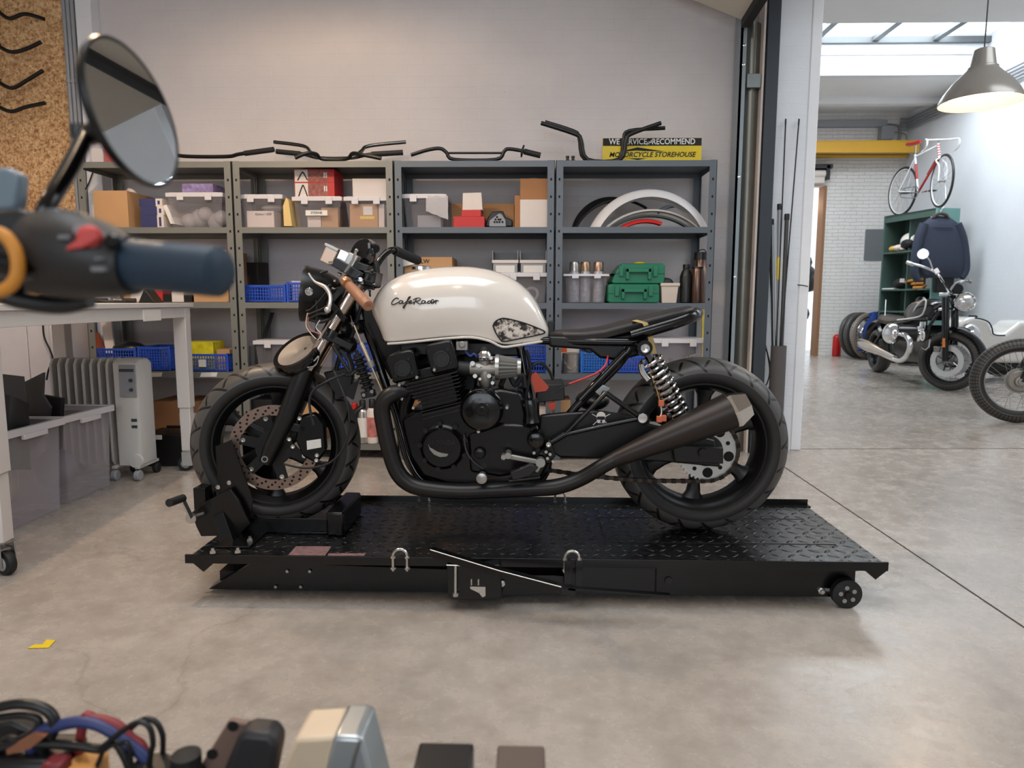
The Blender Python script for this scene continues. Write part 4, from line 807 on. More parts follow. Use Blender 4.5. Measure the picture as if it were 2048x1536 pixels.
# ---------------- white height adjustable table at the left ----------------
XT = -1.865; ztop = 0.938; ya, yb2 = 2.16, 3.80; XTL = -2.62
t = thing('work_table', 'white height adjustable table on castors at the left edge', 'table', (XT-0.045, yb2-0.06, 0)); tbl = t
MB().box(XTL, XT, ya, yb2, ztop-0.022, ztop).build('tabletop', M_tbl, t, bevel=0.002)
MB().box(XT-0.06, XT-0.012, ya+0.04, yb2-0.02, ztop-0.078, ztop-0.022).box(XTL+0.04, XTL+0.09, ya+0.04, yb2-0.02, ztop-0.078, ztop-0.022).box(XTL+0.05, XT-0.02, yb2-0.075, yb2-0.03, ztop-0.078, ztop-0.022).box(XTL+0.05, XT-0.02, ya+0.05, ya+0.10, ztop-0.078, ztop-0.022).build('frame', M_tbl, t, bevel=0.002)
def castor(parent, x, y, r=0.042, ang=0.0, mm=M_steel):
    b = MB(); M = Matrix.Translation((x, y, 0)) @ Matrix.Rotation(ang, 4, 'Z')
    f = MB().box(-0.03, 0.03, -0.03, 0.03, 0.112, 0.118).box(-0.035, 0.02, -0.026, -0.022, 0.03, 0.112).box(-0.035, 0.02, 0.022, 0.026, 0.03, 0.112).lathe((0, 0, 0.118), (0, 0, 1), [(0, 0.012), (0.012, 0.012), (0.012, 0)], 12)
    f.xf(M); fo = f.build('castor_fork', mm, parent, bevel=0.002)
    w = MB().lathe((-0.018, -0.017, r), (0, 1, 0), [(0, 0), (0, r*0.55), (0.004, r*0.95), (0.008, r), (0.026, r), (0.030, r*0.95), (0.034, r*0.55), (0.034, 0)], 26).xf(M); wo = w.build('castor_wheel', M_rubber, fo)
    h = MB().lathe((-0.018, -0.0195, r), (0, 1, 0), [(0, 0), (0, r*0.5), (0.003, r*0.6), (0.036, r*0.6), (0.039, r*0.5), (0.039, 0)], 20).xf(M); h.build('hub', M_grey, fo)
    l = MB().box(-0.02, 0.045, -0.018, 0.018, 0.088, 0.094).box(0.035, 0.05, -0.018, 0.018, 0.07, 0.094).xf(M); l.build('brake_lever', mm, fo)
for (x, y, a) in ((XT-0.045, yb2-0.06, 0.2), (XT-0.10, ya+0.10, 2.7), (XTL+0.07, yb2-0.06, 1.0), (XTL+0.07, ya+0.10, 0.4)):
    l = MB().box(x-0.034, x+0.034, y-0.034, y+0.034, 0.36, ztop-0.022).build('leg', M_tbl, t, bevel=0.003)
    MB().box(x-0.028, x+0.028, y-0.028, y+0.028, 0.118, 0.36).build('inner_column', M_tbl, l, bevel=0.003)
    castor(t, x, y, ang=a)
# clips under rail
MB().box(XT-0.012, XT-0.006, 3.22, 3.40, ztop-0.085, ztop-0.03).build('clamp', M_paper, t)
tbl.rotation_euler.z = math.radians(5.0)
# things lying on the table
zt = ztop+0.001
def pt(x, y, Y, dz=0): p = at(x, y, Y); return Vector((p.x, p.y, zt+dz))
o = MB(); g = []
for i in range(15):
    a = i/14; g.append([(-2.14+0.26*a, 2.78+j*0.05, zt+0.004+0.03*abs(math.sin(a*8))*(1-0.15*j)) for j in range(4)])
tag(o.sheet(g, 0.004).build('rubber_strip', M_dgrey), 'wavy dark rubber strip lying on the white table end', 'strip')
tag(MB().tube([(-2.05, 3.10, zt+0.007), (-1.96, 3.14, zt+0.008), (-1.90, 3.2, zt+0.007)], 0.006, 8, smooth=3).tube([(-2.06, 3.11, zt+0.007), (-1.99, 3.10, zt+0.014), (-1.93, 3.12, zt+0.007)], 0.006, 8, smooth=3).build('pliers', M_black), 'black handled pliers lying on the white table', 'pliers')
b = MB().prism([(-2.02, 3.52, zt), (-1.93, 3.52, zt), (-1.985, 3.52, zt+0.075)], (0, 0.09, 0)); tag(b.build('fan_blade_cover', M_black, bevel=0.003), 'black triangular cover standing on the far part of the white table', 'cover')
for k in range(5):
    x = -2.22+0.07*k; c = Vector((x, 3.3+0.05*(k % 2), zt+0.012)); b = MB().tube([c+Vector((-0.03, 0, 0)), c+Vector((0.03, 0.01, 0))], 0.011, 8)
    tag(b.build('hand_tool', [M_black, M_dgrey, M_black, M_steel, M_black][k]), ['black tool handle at the far left of the row on the table', 'dark grey tool handle, second of the row on the table', 'middle black tool handle on the table', 'steel tool handle on the table beside two black ones', 'black tool handle nearest the triangular cover'][k], 'tool', 'tools on the white table')
# white panels and cable behind the table
x0, x1 = XL+0.02, at(122, 700, 4.05).x
p = thing('white_cabinet', 'plain white cabinet with two doors standing behind the table', 'cabinet', ((x0+x1)/2, 4.2, 0))
MB().box(x0, x1, 3.98, 4.38, 0.0, 0.90).build('body', mat('white_cabinet_paint', (206, 202, 204), 0.5), p, bevel=0.003)
xs = at(60, 700, 3.98).x
MB().box(x0+0.01, xs-0.003, 3.965, 3.98, 0.03, 0.89).build('door', MATS['white_cabinet_paint'], p, bevel=0.002)
MB().box(xs+0.003, x1-0.01, 3.965, 3.98, 0.03, 0.89).build('door', MATS['white_cabinet_paint'], p, bevel=0.002)
q = [at(86, 640, 3.93), at(88, 672, 3.93), at(100, 700, 3.93), at(105, 718, 3.93), at(97, 740, 3.93), at(93, 760, 3.93)]; q = [Vector((v.x, 3.93, v.z)) for v in q]; q[0].z = 0.86
tag(MB().tube([q[0]]+q[1:], 0.005, 7, smooth=5).build('cable', M_black), 'black cable hanging in a curve in front of the white cabinet', 'cable')
# oil radiator
Yr = 3.60; X0, X1 = at(128, 900, Yr).x, at(300, 900, Yr).x; zb, zt2 = 0.075, at(230, 716, Yr).z
t = thing('radiator', 'white oil filled electric radiator on castors under the table', 'heater', ((X0+X1)/2, Yr, 0))
M_rad = mat('radiator_enamel', (190, 188, 184), 0.4); M_radd = mat('radiator_gap_dark', (120, 116, 112), 0.5)  # core darker than the fins: shade between them put into the colour
nf = 8; xe = X0+(X1-X0)*0.72
for k in range(nf):
    x = X0+0.004+(xe-X0)*k/nf
    def pr(d, hw): return [(x+d, Yr-hw+0.02, zb), (x+d, Yr+hw-0.02, zb), (x+d, Yr+hw, zb+0.03), (x+d, Yr+hw, zt2-0.03), (x+d, Yr+hw-0.02, zt2), (x+d, Yr-hw+0.02, zt2), (x+d, Yr-hw, zt2-0.03), (x+d, Yr-hw, zb+0.03)]
    MB().rings([pr(0, 0.070), pr(0.005, 0.075), pr(0.009, 0.075), pr(0.014, 0.070)]).build('fin', M_rad, t)
MB().box(X0+0.01, xe, Yr-0.03, Yr+0.03, zb+0.03, zt2-0.04).build('core', M_radd, t)
xh = xe+0.004
def hr(x, hw, cz=0): return [(x, Yr-hw, zb+cz), (x, Yr+hw, zb+cz), (x, Yr+hw, zt2-0.02-cz), (x, Yr+hw-0.03, zt2-cz), (x, Yr-hw+0.03, zt2-cz), (x, Yr-hw, zt2-0.02-cz)]
hd = MB().rings([hr(xh, 0.075), hr(X1-0.03, 0.08), hr(X1-0.005, 0.072, 0.006), hr(X1, 0.06, 0.015)]).build('control_housing', mat('radiator_plastic', (206, 204, 200), 0.4), t, bevel=0.004)
pc = MB().box(xh+0.035, X1-0.004, Yr-0.086, Yr-0.079, zt2-0.20, zt2-0.03).build('control_panel', M_grey, hd, bevel=0.004)
for z in (zt2-0.11, zt2-0.16): MB().lathe((X1-0.030, Yr-0.086, z), (0, -1, 0), [(0, 0.010), (0.008, 0.009), (0.008, 0)], 16).build('knob', M_dgrey, hd)
MB().box(xh+0.04, X1-0.012, Yr-0.088, Yr-0.086, zt2-0.065, zt2-0.05).build('slot', M_dgrey, hd)
for z in (zb+0.24, zb+0.205): MB().box(X1-0.045, X1-0.015, Yr-0.0805, Yr-0.079, z, z+0.016).build('vent', M_dgrey, hd)
MB().lathe((X1-0.03, Yr-0.078, zb+0.03), (0, -1, 0), [(0, 0.04), (0.014, 0.036), (0.016, 0)], 24).build('cord_reel', MATS['radiator_plastic'], hd)
for x in (X1-0.02, xe-0.01, X0+0.04):
    f = MB().box(x-0.012, x+0.012, Yr-0.10, Yr+0.10, zb-0.012, zb+0.004).build('foot', M_rad, t, bevel=0.003)
    for yy in (Yr-0.09, Yr+0.09): MB().lathe((x-0.014, yy, 0.028), (1, 0, 0), [(0, 0), (0, 0.024), (0.004, 0.028), (0.024, 0.028), (0.028, 0.024), (0.028, 0)], 18).build('castor_wheel', M_grey if yy < Yr else M_rubber, f)
# clear storage boxes with black fairings
def bigbox(lb, x0, x1, yf, yb, h):
    t = thing('storage_box', lb, 'storage box', ((x0+x1)/2, (yf+yb)/2, 0), 'large clear boxes under the table')
    def rc(a, z): return [(x0+a, yf+a, z), (x1-a, yf+a, z), (x1-a, yb-a, z), (x0+a, yb-a, z)]
    MB().rings([rc(0.02, 0.002), rc(0.004, h-0.005), rc(0.007, h-0.005), rc(0.023, 0.006)]).build('tub', mat_clear('hazy_plastic', (244, 242, 244), 0.17) if 'hz' not in MATS else MATS['hz'], t, smooth=0)
    MATS['hz'] = bpy.data.materials['hazy_plastic']
    MB().rings([rc(-0.012, h-0.03), rc(-0.012, h), rc(0.008, h), rc(0.008, h-0.004), rc(-0.008, h-0.008), rc(-0.009, h-0.03)]).build('rim', M_lid, t, smooth=0)
    MB().box(x1+0.002, x1+0.02, (yf+yb)/2-0.07, (yf+yb)/2+0.07, h-0.05, h-0.028).build('handle', M_lid, t, bevel=0.003)
bigbox('large clear box of black fairing parts nearest the front table leg', -2.52, -2.125, 2.66, 3.02, 0.42)
bigbox('large clear box behind the first, touching the radiator', -2.50, -2.14, 3.06, 3.42, 0.42)
def slab(lb, pts, Y, th=0.004, dy=0.0, m=M_dgrey):
    P = [at(x, y, Y) for x, y in pts]; P = [Vector((p.x, p.y+dy*(p.z-0.3), p.z)) for p in P]
    tag(MB().prism(P, (0.004, th, 0)).build('fairing_panel', m, bevel=0.001), lb, 'fairing', 'black fairing parts in the boxes')
M_fair = mat('dark_fairing', (58, 56, 56), 0.45, 0, 0.2, 8)
slab('tall flat dark panel standing at the left in the near clear box', [(2, 748), (46, 753), (56, 840), (60, 940), (8, 940)], 2.95, m=M_fair)
slab('angled dark panel with a pale edge in the rear clear box', [(46, 765), (86, 745), (84, 790), (100, 815), (92, 860), (60, 900), (52, 840)], 3.12, 0.012, m=M_fair)
slab('dark bracket panel at the right of the rear clear box', [(84, 790), (123, 797), (120, 845), (118, 900), (92, 900), (100, 815)], 3.18, 0.02, m=M_ink)
g = []
for i in range(10):
    a = i/9; row = []
    for j in range(7):
        s = -1+2*j/6; p = at(4+54*(0.5+0.5*s)*(1-0.18*a), 786+150*a+22*s*s*(1-a), 2.84); row.append((p.x, 2.84-0.05*(1-s*s), max(p.z, 0.02)))
    g.append(row)
tag(MB().sheet(g, 0.004).build('fairing_panel', M_black), 'rounded black fender piece curving over the near clear box', 'fairing', 'black fairing parts in the boxes')
tag(MB().ball((-2.30, 2.86, 0.15), (0.065, 0.07, 0.11), 14, 9).build('lamp_housing', mat('amber_grey', (176, 160, 142), 0.4, 0, 0.5, 6)), 'pale rounded lamp housing inside the near clear box', 'lamp housing')
tag(MB().ball((-2.32, 3.24, 0.13), (0.09, 0.09, 0.10), 14, 9).build('foam_block', mat('lilac_grey', (132, 126, 140), 0.6, 0, 0.4, 6)), 'lilac grey bundle inside the rear clear box', 'bundle')
# shade clutter under the table at the back left
slabx = at(128, 690, 4.40)
tag(MB().box(at(123, 700, 4.3).x, at(146, 700, 4.3).x, 4.28, 4.36, 0.02, 0.86).build('wooden_board', mat('pine_board', (206, 158, 112), 0.6, 0, 0.12, 5), bevel=0.002), 'upright pine board between white cabinet and shelving', 'board')
# pieces seen on the third/fourth level below the table
o = MB().prism([at(180, 665, 4.37), at(196, 665, 4.37), at(214, 705, 4.30), at(188, 705, 4.30)], (0, 0.006, 0)); tag(o.build('orange_card', mat('orange_card', (186, 92, 60), 0.7)), 'rust orange card leaning at the back of the leftmost unit', 'card')
o = MB().prism([at(201, 636, 4.38), at(222, 636, 4.38), at(228, 706, 4.2), at(212, 706, 4.2)], (0, 0.015, 0)); tag(o.build('white_post', M_wht), 'pale slanting strip behind the leftmost blue crate', 'strip')
# yellow tape scrap on floor
P = [gnd(x, y, 0.0012) for x, y in ((55, 1297), (68, 1290), (85, 1289), (93, 1280), (111, 1281), (97, 1296))]
tag(MB().prism(P, (0, 0, 0.0012)).build('tape_scrap', M_yel, smooth=0), 'torn yellow tape scrap stuck on the concrete floor', 'tape')

# ---------------- motorcycle lift ----------------
ZP = 0.16
f0, f1 = gnd(370, 1115, ZP), gnd(1766, 1120, ZP); bk = gnd(1608, 1010, ZP)
Xl, Xr, Yf_, Yb_ = f0.x, f1.x, (f0.y+f1.y)/2, bk.y
lift = thing('motorcycle_lift', 'low black motorcycle scissor lift with diamond plate deck', 'lift', ((Xl+Xr)/2, (Yf_+Yb_)/2, 0))
def mat_checker():
    m, t = new('diamond_plate'); tc = t.add('TexCoord'); sp = t.add('SeparateXYZ'); t.ln(tc.outputs['Object'], sp.inputs[0])
    def lug(ang, ox):
        ca, sa = math.cos(ang), math.sin(ang); S = 23.0
        x = t.math('MULTIPLY', sp.outputs[0], S); y = t.math('MULTIPLY', sp.outputs[1], S)
        u = t.math('ADD', t.math('MULTIPLY', t.math('ADD', x, y), 0.5), ox); v = t.math('ADD', t.math('MULTIPLY', t.math('SUBTRACT', x, y), 0.5), ox)
        fu = t.math('SUBTRACT', t.math('FRACT', u), 0.5); fv = t.math('SUBTRACT', t.math('FRACT', v), 0.5)
        px = t.math('ADD', fu, fv); py = t.math('SUBTRACT', fu, fv)
        a = t.math('ADD', t.math('MULTIPLY', px, ca), t.math('MULTIPLY', py, sa)); b = t.math('SUBTRACT', t.math('MULTIPLY', py, ca), t.math('MULTIPLY', px, sa))
        d = t.math('ADD', t.math('POWER', t.math('DIVIDE', a, 0.44), 2), t.math('POWER', t.math('DIVIDE', b, 0.14), 2))
        return t.math('MAXIMUM', t.math('SUBTRACT', 1, d), 0)
    u2 = t.math('FLOOR', t.math('MULTIPLY', t.math('ADD', sp.outputs[0], sp.outputs[1]), 15.0))
    h = lug(PI/4+0.0, 0.0)
    h2 = lug(-PI/4, 0.5)
    hh = t.math('MAXIMUM', h, h2)
    t.bump(t.math('POWER', hh, 0.5), 1.0, 0.008)
    t.b.inputs['Base Color'].default_value = L((12, 12, 13)); t.b.inputs['Roughness'].default_value = 0.20; t.b.inputs['Specular IOR Level'].default_value = 1.0
    n = t.add('TexNoise', _Scale=40.0, _Detail=3.0); t.ln(tc.outputs['Object'], n.inputs['Vector'])
    t.ln(t.ramp(n.outputs[0], [(0.3, (0.18, 0.18, 0.18, 1)), (0.7, (0.32, 0.32, 0.32, 1))]), t.b.inputs['Roughness'])
    return m
M_chk = mat_checker(); M_lift = mat('lift_black_paint', (8, 8, 9), 0.25, 0.0, 0.2, 20, spec=0.45); M_bolt = mat('zinc_bolt', (200, 198, 192), 0.25, 0.95)
slot = at(1590, 1058, 2.3); s0 = gnd(1583, 1051, ZP); s1 = gnd(1600, 1065, ZP)
xa, xb, yc, yd = min(s0.x, s1.x), max(s0.x, s1.x)+0.0, min(s0.y, s1.y), max(s0.y, s1.y)
MB().box(Xl+0.01, xa, Yf_+0.003, Yb_, ZP-0.006, ZP).box(xb, Xr-0.01, Yf_+0.003, Yb_, ZP-0.006, ZP).box(xa, xb, Yf_+0.003, yc, ZP-0.006, ZP).box(xa, xb, yd, Yb_, ZP-0.006, ZP).build('deck', M_chk, lift, smooth=0)
# removable rear insert lines
r0 = gnd(1195, 1035, ZP); r1 = gnd(1215, 1088, ZP); r2 = gnd(1672, 1089, ZP)
MB().box(r0.x-0.0, r2.x, r2.y-0.003, r2.y+0.001, ZP, ZP+0.0009).box(r0.x-0.001, r0.x+0.003, r2.y, r0.y, ZP, ZP+0.0009).box(r0.x, r2.x, r0.y, r0.y+0.004, ZP, ZP+0.0009).build('insert_seam', M_hole, lift, smooth=0)
MB().box(Xl-0.01, Xr+0.005, Yf_-0.004, Yf_+0.003, ZP-0.026, ZP+0.002).build('front_rail', M_lift, lift, smooth=0, bevel=0.001)
MB().box(at(690, 1000, Yb_).x-0.25, Xr-0.0, Yb_, Yb_+0.006, ZP-0.02, ZP+0.022).box(Xl, Xr, Yb_-0.03, Yb_+0.006, ZP-0.004, ZP+0.004).build('rear_rail', M_lift, lift, smooth=0, bevel=0.001)
for x in (Xl+0.045, Xr-0.03): MB().prism([(x-0.035, Yf_+0.0, ZP-0.024), (x+0.035, Yf_+0.0, ZP-0.024), (x+0.0, Yf_+0.0, ZP-0.055)], (0, 0.55, 0)).build('end_gusset', M_lift, lift, smooth=0)
b = MB()
for f in (0.08, 0.30, 0.55, 0.80, 0.97): x = Xl+(Xr-Xl)*f; b.box(x-0.02, x+0.02, Yf_+0.01, Yb_-0.01, ZP-0.03, ZP-0.006)
b.box(Xl+0.03, Xr-0.03, Yf_+0.06, Yf_+0.09, ZP-0.04, ZP-0.006).box(Xl+0.03, Xr-0.03, Yb_-0.09, Yb_-0.06, ZP-0.04, ZP-0.006)
b.build('deck_frame', M_lift, lift, smooth=0)
# base frame with scissor arms
yf2 = Yf_+0.06; xbL, xbR = at(1150, 1160, yf2).x, at(1710, 1160, yf2).x; zl, zh = 0.022, 0.108
for yy in (yf2, Yb_-0.10): MB().box(xbL-0.02, xbR, yy, yy+0.006, zl, zh).box(xbL-0.02, xbR+0.006, yy, yy+0.04, zh, zh+0.005).build('base_beam', M_lift, lift, smooth=0)
MB().box(xbR-0.04, xbR-0.03, yf2+0.01, Yb_-0.11, 0.04, 0.09).build('base_cross', M_lift, lift, smooth=0)
xl0 = at(430, 1185, yf2+0.02).x
for yy in (yf2+0.02, Yb_-0.12): MB().prism([(xl0-0.02, yy, 0.014), (xbL+0.3, yy, 0.014), (xbL+0.3, yy, 0.07), (-0.65, yy, 0.10), (xl0+0.16, yy, 0.125)], (0, 0.03, 0)).build('scissor_arm', M_lift, lift, smooth=0)
MB().box(xl0, xbL, Yf_+0.12, Yb_-0.16, 0.012, 0.06).build('base_plate', M_lift, lift, smooth=0)
for (x, y) in ((552, 1173), (602, 1173), (575, 1142), (620, 1142)): c = at(x, y, yf2+0.018); MB().lathe(c, (0, -1, 0), [(0, 0.006), (0.005, 0.005), (0.005, 0)], 10).build('bolt', M_steel, lift)
cw = gnd(1690, 1214); wr = 0.046
for yy in (cw.y, Yb_-0.05):
    cc = Vector((cw.x+0.0, yy, wr)); w = MB().lathe(cc+Vector((0, -0.014, 0)), (0, 1, 0), [(0, 0), (0, wr*0.8), (0.003, wr), (0.025, wr), (0.028, wr*0.8), (0.028, 0)], 30).build('transport_wheel', M_rubber, lift)
    hb = MB()
    for k in range(5): a = k*2*PI/5+0.5; hb.lathe(cc+Vector((0.022*math.cos(a), -0.0145, 0.022*math.sin(a))), (0, -1, 0), [(0, 0.007), (0.0008, 0.007), (0.0008, 0)], 12)
    hb.build('wheel_holes', mat('pale_gap', (150, 146, 142), 0.6), w)
    MB().lathe(cc+Vector((0, -0.015, 0)), (0, -1, 0), [(0, 0.011), (0.004, 0.010), (0.004, 0)], 14).build('hub', M_satin, w)
c = at(1642, 1181, yf2); MB().lathe(c, (0, -1, 0), [(0, 0.012), (0.006, 0.012), (0.008, 0.007), (0.014, 0.007), (0.014, 0)], 6).build('bolt', M_bolt, lift)
MB().tube([c+Vector((0, 0.01, 0)), cw+Vector((0, 0.01, wr))], 0.012, 8).build('wheel_arm', M_lift, lift)
MB().box(at(1310, 1160, yf2).x, at(1313, 1160, yf2).x, yf2-0.002, yf2, zl, zh).build('seam', M_hole, lift)
c = at(1337, 1161, yf2-0.001); MB().lathe(c, (0, -1, 0), [(0, 0.013), (0.003, 0.012), (0.003, 0)], 16).build('plug', M_black, lift)
# pump, pedal and lock at the middle
yq = Yf_-0.03
pz = lambda x, y, d=0: at(x, y, yq+d)
pm = MB().prism([pz(893, 1130), pz(1000, 1130), pz(1005, 1196), pz(985, 1200), pz(905, 1200), pz(895, 1195)], (0, 0.05, 0)).prism([pz(905, 1150, 0.05), pz(1130, 1150, 0.05), pz(1130, 1188, 0.05), pz(905, 1198, 0.05)], (0, 0.05, 0)).build('pump_block', M_lift, lift, bevel=0.004)
MB().tube([pz(911, 1131, -0.012), pz(911, 1193, -0.012)], 0.0045, 10).tube([pz(893, 1130, -0.012), pz(928, 1131, -0.012)], 0.0025, 8).lathe(pz(911, 1192, -0.012), (0, 0, 1), [(0, 0.009), (0.01, 0.009), (0.01, 0)], 6).build('lock_screw', M_bolt, lift)
MB().prism([pz(940, 1173, -0.006), pz(971, 1174, -0.006), pz(971, 1192, -0.006), pz(965, 1195, -0.006), pz(958, 1186, -0.006), pz(941, 1178, -0.006)], (0, 0.004, 0)).build('release_tab', M_bolt, lift)
for x in (943, 957): MB().tube([pz(x, 1158, -0.004), pz(x, 1170, -0.004)], 0.003, 8).build('pin', M_bolt, lift)
c = pz(1003, 1166, 0.03); MB().lathe(c, (0, -1, 0), [(0, 0.012), (0.006, 0.012), (0.006, 0.006), (0.012, 0.006), (0.012, 0)], 6).build('bolt', M_bolt, lift)
A_ = [at(862, 1098, Yf_-0.015), at(1000, 1140, Yf_-0.06), at(1122, 1172, Yf_-0.10), at(1150, 1176, Yf_-0.10)]
pd = MB(); 
for i in range(3): pd.obox(A_[i], A_[i+1], 0.03, 0.006)
for i in range(3): pd.obox(A_[i]+Vector((0, -0.013, -0.008)), A_[i+1]+Vector((0, -0.013, -0.008)), 0.004, 0.022)
ped = pd.build('foot_pedal', M_lift, lift, smooth=0)
MB().tube([p+Vector((0, -0.016, 0.0035)) for p in A_[:3]], 0.0018, 6).build('worn_edge', M_steel, ped)
MB().obox(A_[3], at(1340, 1190, Yf_-0.10), 0.02, 0.005).build('pedal_link', M_lift, lift, smooth=0)
for x in (1135, 1158): MB().obox(at(x, 1120, Yf_-0.012), at(x, 1180, Yf_-0.012), 0.02, 0.016, (0, 1, 0)).build('hinge_bracket', M_lift, lift, smooth=0)
for x in (1160, 1200): MB().lathe(gnd(x, 1196)+Vector((0, 0.05, 0.018)), (0, 1, 0), [(0, 0), (0, 0.018), (0.02, 0.018), (0.02, 0)], 16).build('roller', M_rubber, lift)
def ubolt(x, y, Y, w, h, mm=M_bolt):
    c = at(x, y, Y); b = MB(); r = 0.0045; P = [Vector((c.x-w/2, Y, ZP-0.04)), Vector((c.x-w/2, Y, ZP+h-w/2))]+[Vector((c.x-w/2*math.cos(a), Y, ZP+h-w/2+w/2*math.sin(a))) for a in (PI*k/8 for k in range(1, 8))]+[Vector((c.x+w/2, Y, ZP+h-w/2)), Vector((c.x+w/2, Y, ZP-0.04))]
    b.tube(P, r, 8)
    for s in (-1, 1): b.lathe((c.x+s*w/2, Y, ZP-0.034), (0, 0, 1), [(0, 0.009), (0.006, 0.009), (0.006, 0)], 6); b.lathe((c.x+s*w/2, Y, ZP+0.001), (0, 0, 1), [(0, 0.008), (0.006, 0.008), (0.006, 0)], 6)
    b.build('tie_down_loop', mm, lift)
ubolt(800, 1112, Yf_-0.010, 0.044, 0.030); ubolt(1144, 1112, Yf_-0.010, 0.044, 0.030)
ubolt(848, 1000, Yb_+0.0, 0.040, 0.045, M_steel); ubolt(1120, 1000, Yb_+0.0, 0.040, 0.045, M_steel)
s0 = gnd(590, 1111, ZP); s1 = gnd(664, 1092, ZP)
MB().prism([(gnd(575, 1112, ZP)), gnd(650, 1112, ZP), gnd(663, 1093, ZP), gnd(592, 1093, ZP)], (0, 0, 0.0008)).build('warning_label', mat('worn_label', (128, 100, 100), 0.4, 0, 0.8, 60), lift, smooth=0)
MB().prism([gnd(655, 1112, ZP), gnd(728, 1112, ZP), gnd(731, 1107, ZP), gnd(657, 1107, ZP)], (0, 0, 0.0008)).build('warning_label', MATS['worn_label'], lift, smooth=0)
# wheel clamp at the front
Yw = 2.35
ch = 'wheel_clamp'
c1 = Yf_+0.10; c2 = 2.27
def q_(x, y, Y): return at(x, y, Y)
ck = MB().prism([q_(492, 1036, 2.24), q_(658, 1038, 2.24), q_(658, 1062, 2.24), q_(480, 1070, 2.24)], (0, 0.006, 0)).prism([q_(492, 1036, 2.44), q_(658, 1038, 2.44), q_(658, 1062, 2.44), q_(480, 1070, 2.44)], (0, 0.006, 0)).box(q_(480, 1060, 2.24).x, q_(660, 1060, 2.24).x, 2.24, 2.446, ZP+0.002, ZP+0.008).build('chock_tray', M_lift, lift, bevel=0.001)
MB().box(q_(655, 1040, 2.24).x, q_(690, 1040, 2.24).x, 2.22, 2.47, ZP+0.001, ZP+0.085).build('chock_stop', M_lift, lift, bevel=0.008)
# tall clamping plates either side
for yy, s in ((2.215, 1), (2.475, -1)):
    P = [q_(433, 892, 2.215), q_(462, 880, 2.215), q_(506, 1000, 2.215), q_(500, 1035, 2.215), q_(470, 1040, 2.215), q_(440, 1000, 2.215)]
    P = [Vector((p.x, yy, p.z)) for p in P]
    j = MB().prism(P, (0, 0.006*s, 0)).prism([P[0], P[5], P[5]+Vector((-0.004, 0, 0)), P[0]+Vector((-0.004, 0, 0))], (0, 0.05*s, 0)).build('clamp_jaw', M_lift, lift, smooth=0, bevel=0.001)
    if s == 1:
        for (x, y) in ((437, 974), (459, 965), (472, 1002), (450, 1012)): MB().lathe(q_(x, y, yy), (0, -1, 0), [(0, 0.008), (0.005, 0.008), (0.006, 0.004), (0.006, 0)], 6).build('bolt', M_bolt, j)
# inclined upright box with gusset and base
yg = 2.19
g1 = MB().prism([q_(382, 1026, yg), q_(415, 1001, yg), q_(460, 978, yg), q_(478, 1002, yg), q_(500, 1048, yg), q_(470, 1078, yg), q_(437, 1072, yg), q_(402, 1073, yg), q_(393, 1055, yg)], (0, 0.012, 0)).build('side_plate', M_lift, lift, smooth=0, bevel=0.002)
MB().prism([q_(426, 1030, yg-0.004), q_(446, 1024, yg-0.004), q_(474, 1103, yg-0.05), q_(444, 1108, yg-0.05)], (0, 0.035, 0)).build('brace', M_lift, lift, smooth=0, bevel=0.002)
MB().box(q_(386, 1040, yg).x, q_(410, 1040, yg).x, 2.20, 2.49, ZP+0.06, ZP+0.17).build('cross_box', M_lift, lift, smooth=0, bevel=0.003)
MB().prism([q_(402, 1073, 2.49), q_(500, 1048, 2.49), q_(460, 978, 2.49), q_(382, 1026, 2.49)], (0, 0.012, 0)).build('side_plate', M_lift, lift, smooth=0, bevel=0.002)
MB().box(q_(430, 1110, 2.1).x, q_(500, 1110, 2.1).x, 2.10, 2.50, ZP+0.0005, ZP+0.007).build('foot_plate', M_lift, lift, smooth=0, bevel=0.002)
for (x, y) in ((426, 1106), (476, 1105), (500, 1082)):
    c = gnd(x, y, ZP+0.007); MB().lathe(c, (0, 0, 1), [(0, 0.010), (0.008, 0.009), (0.009, 0.005), (0.016, 0.005), (0.016, 0)], 6).build('bolt', M_bolt, lift)
# crank
ci = q_(383, 1036, 2.15)
MB().tube([ci+Vector((0.02, 0.05, -0.0)), ci], 0.008, 10).lathe(ci, (0, -1, 0), [(0, 0.018), (0.006, 0.018), (0.006, 0)], 20).build('crank_hub', M_bolt, lift)
k0, k1 = q_(383, 1036, 2.13), q_(362, 993, 2.12)
cr = MB().obox(k0, k1, 0.006, 0.022, (0, -1, 0)).build('crank_arm', M_bolt, lift, bevel=0.001)
MB().tube([q_(366, 996, 2.13), q_(338, 1006, 2.06)], 0.013, 14).build('crank_grip', M_rubber, cr)
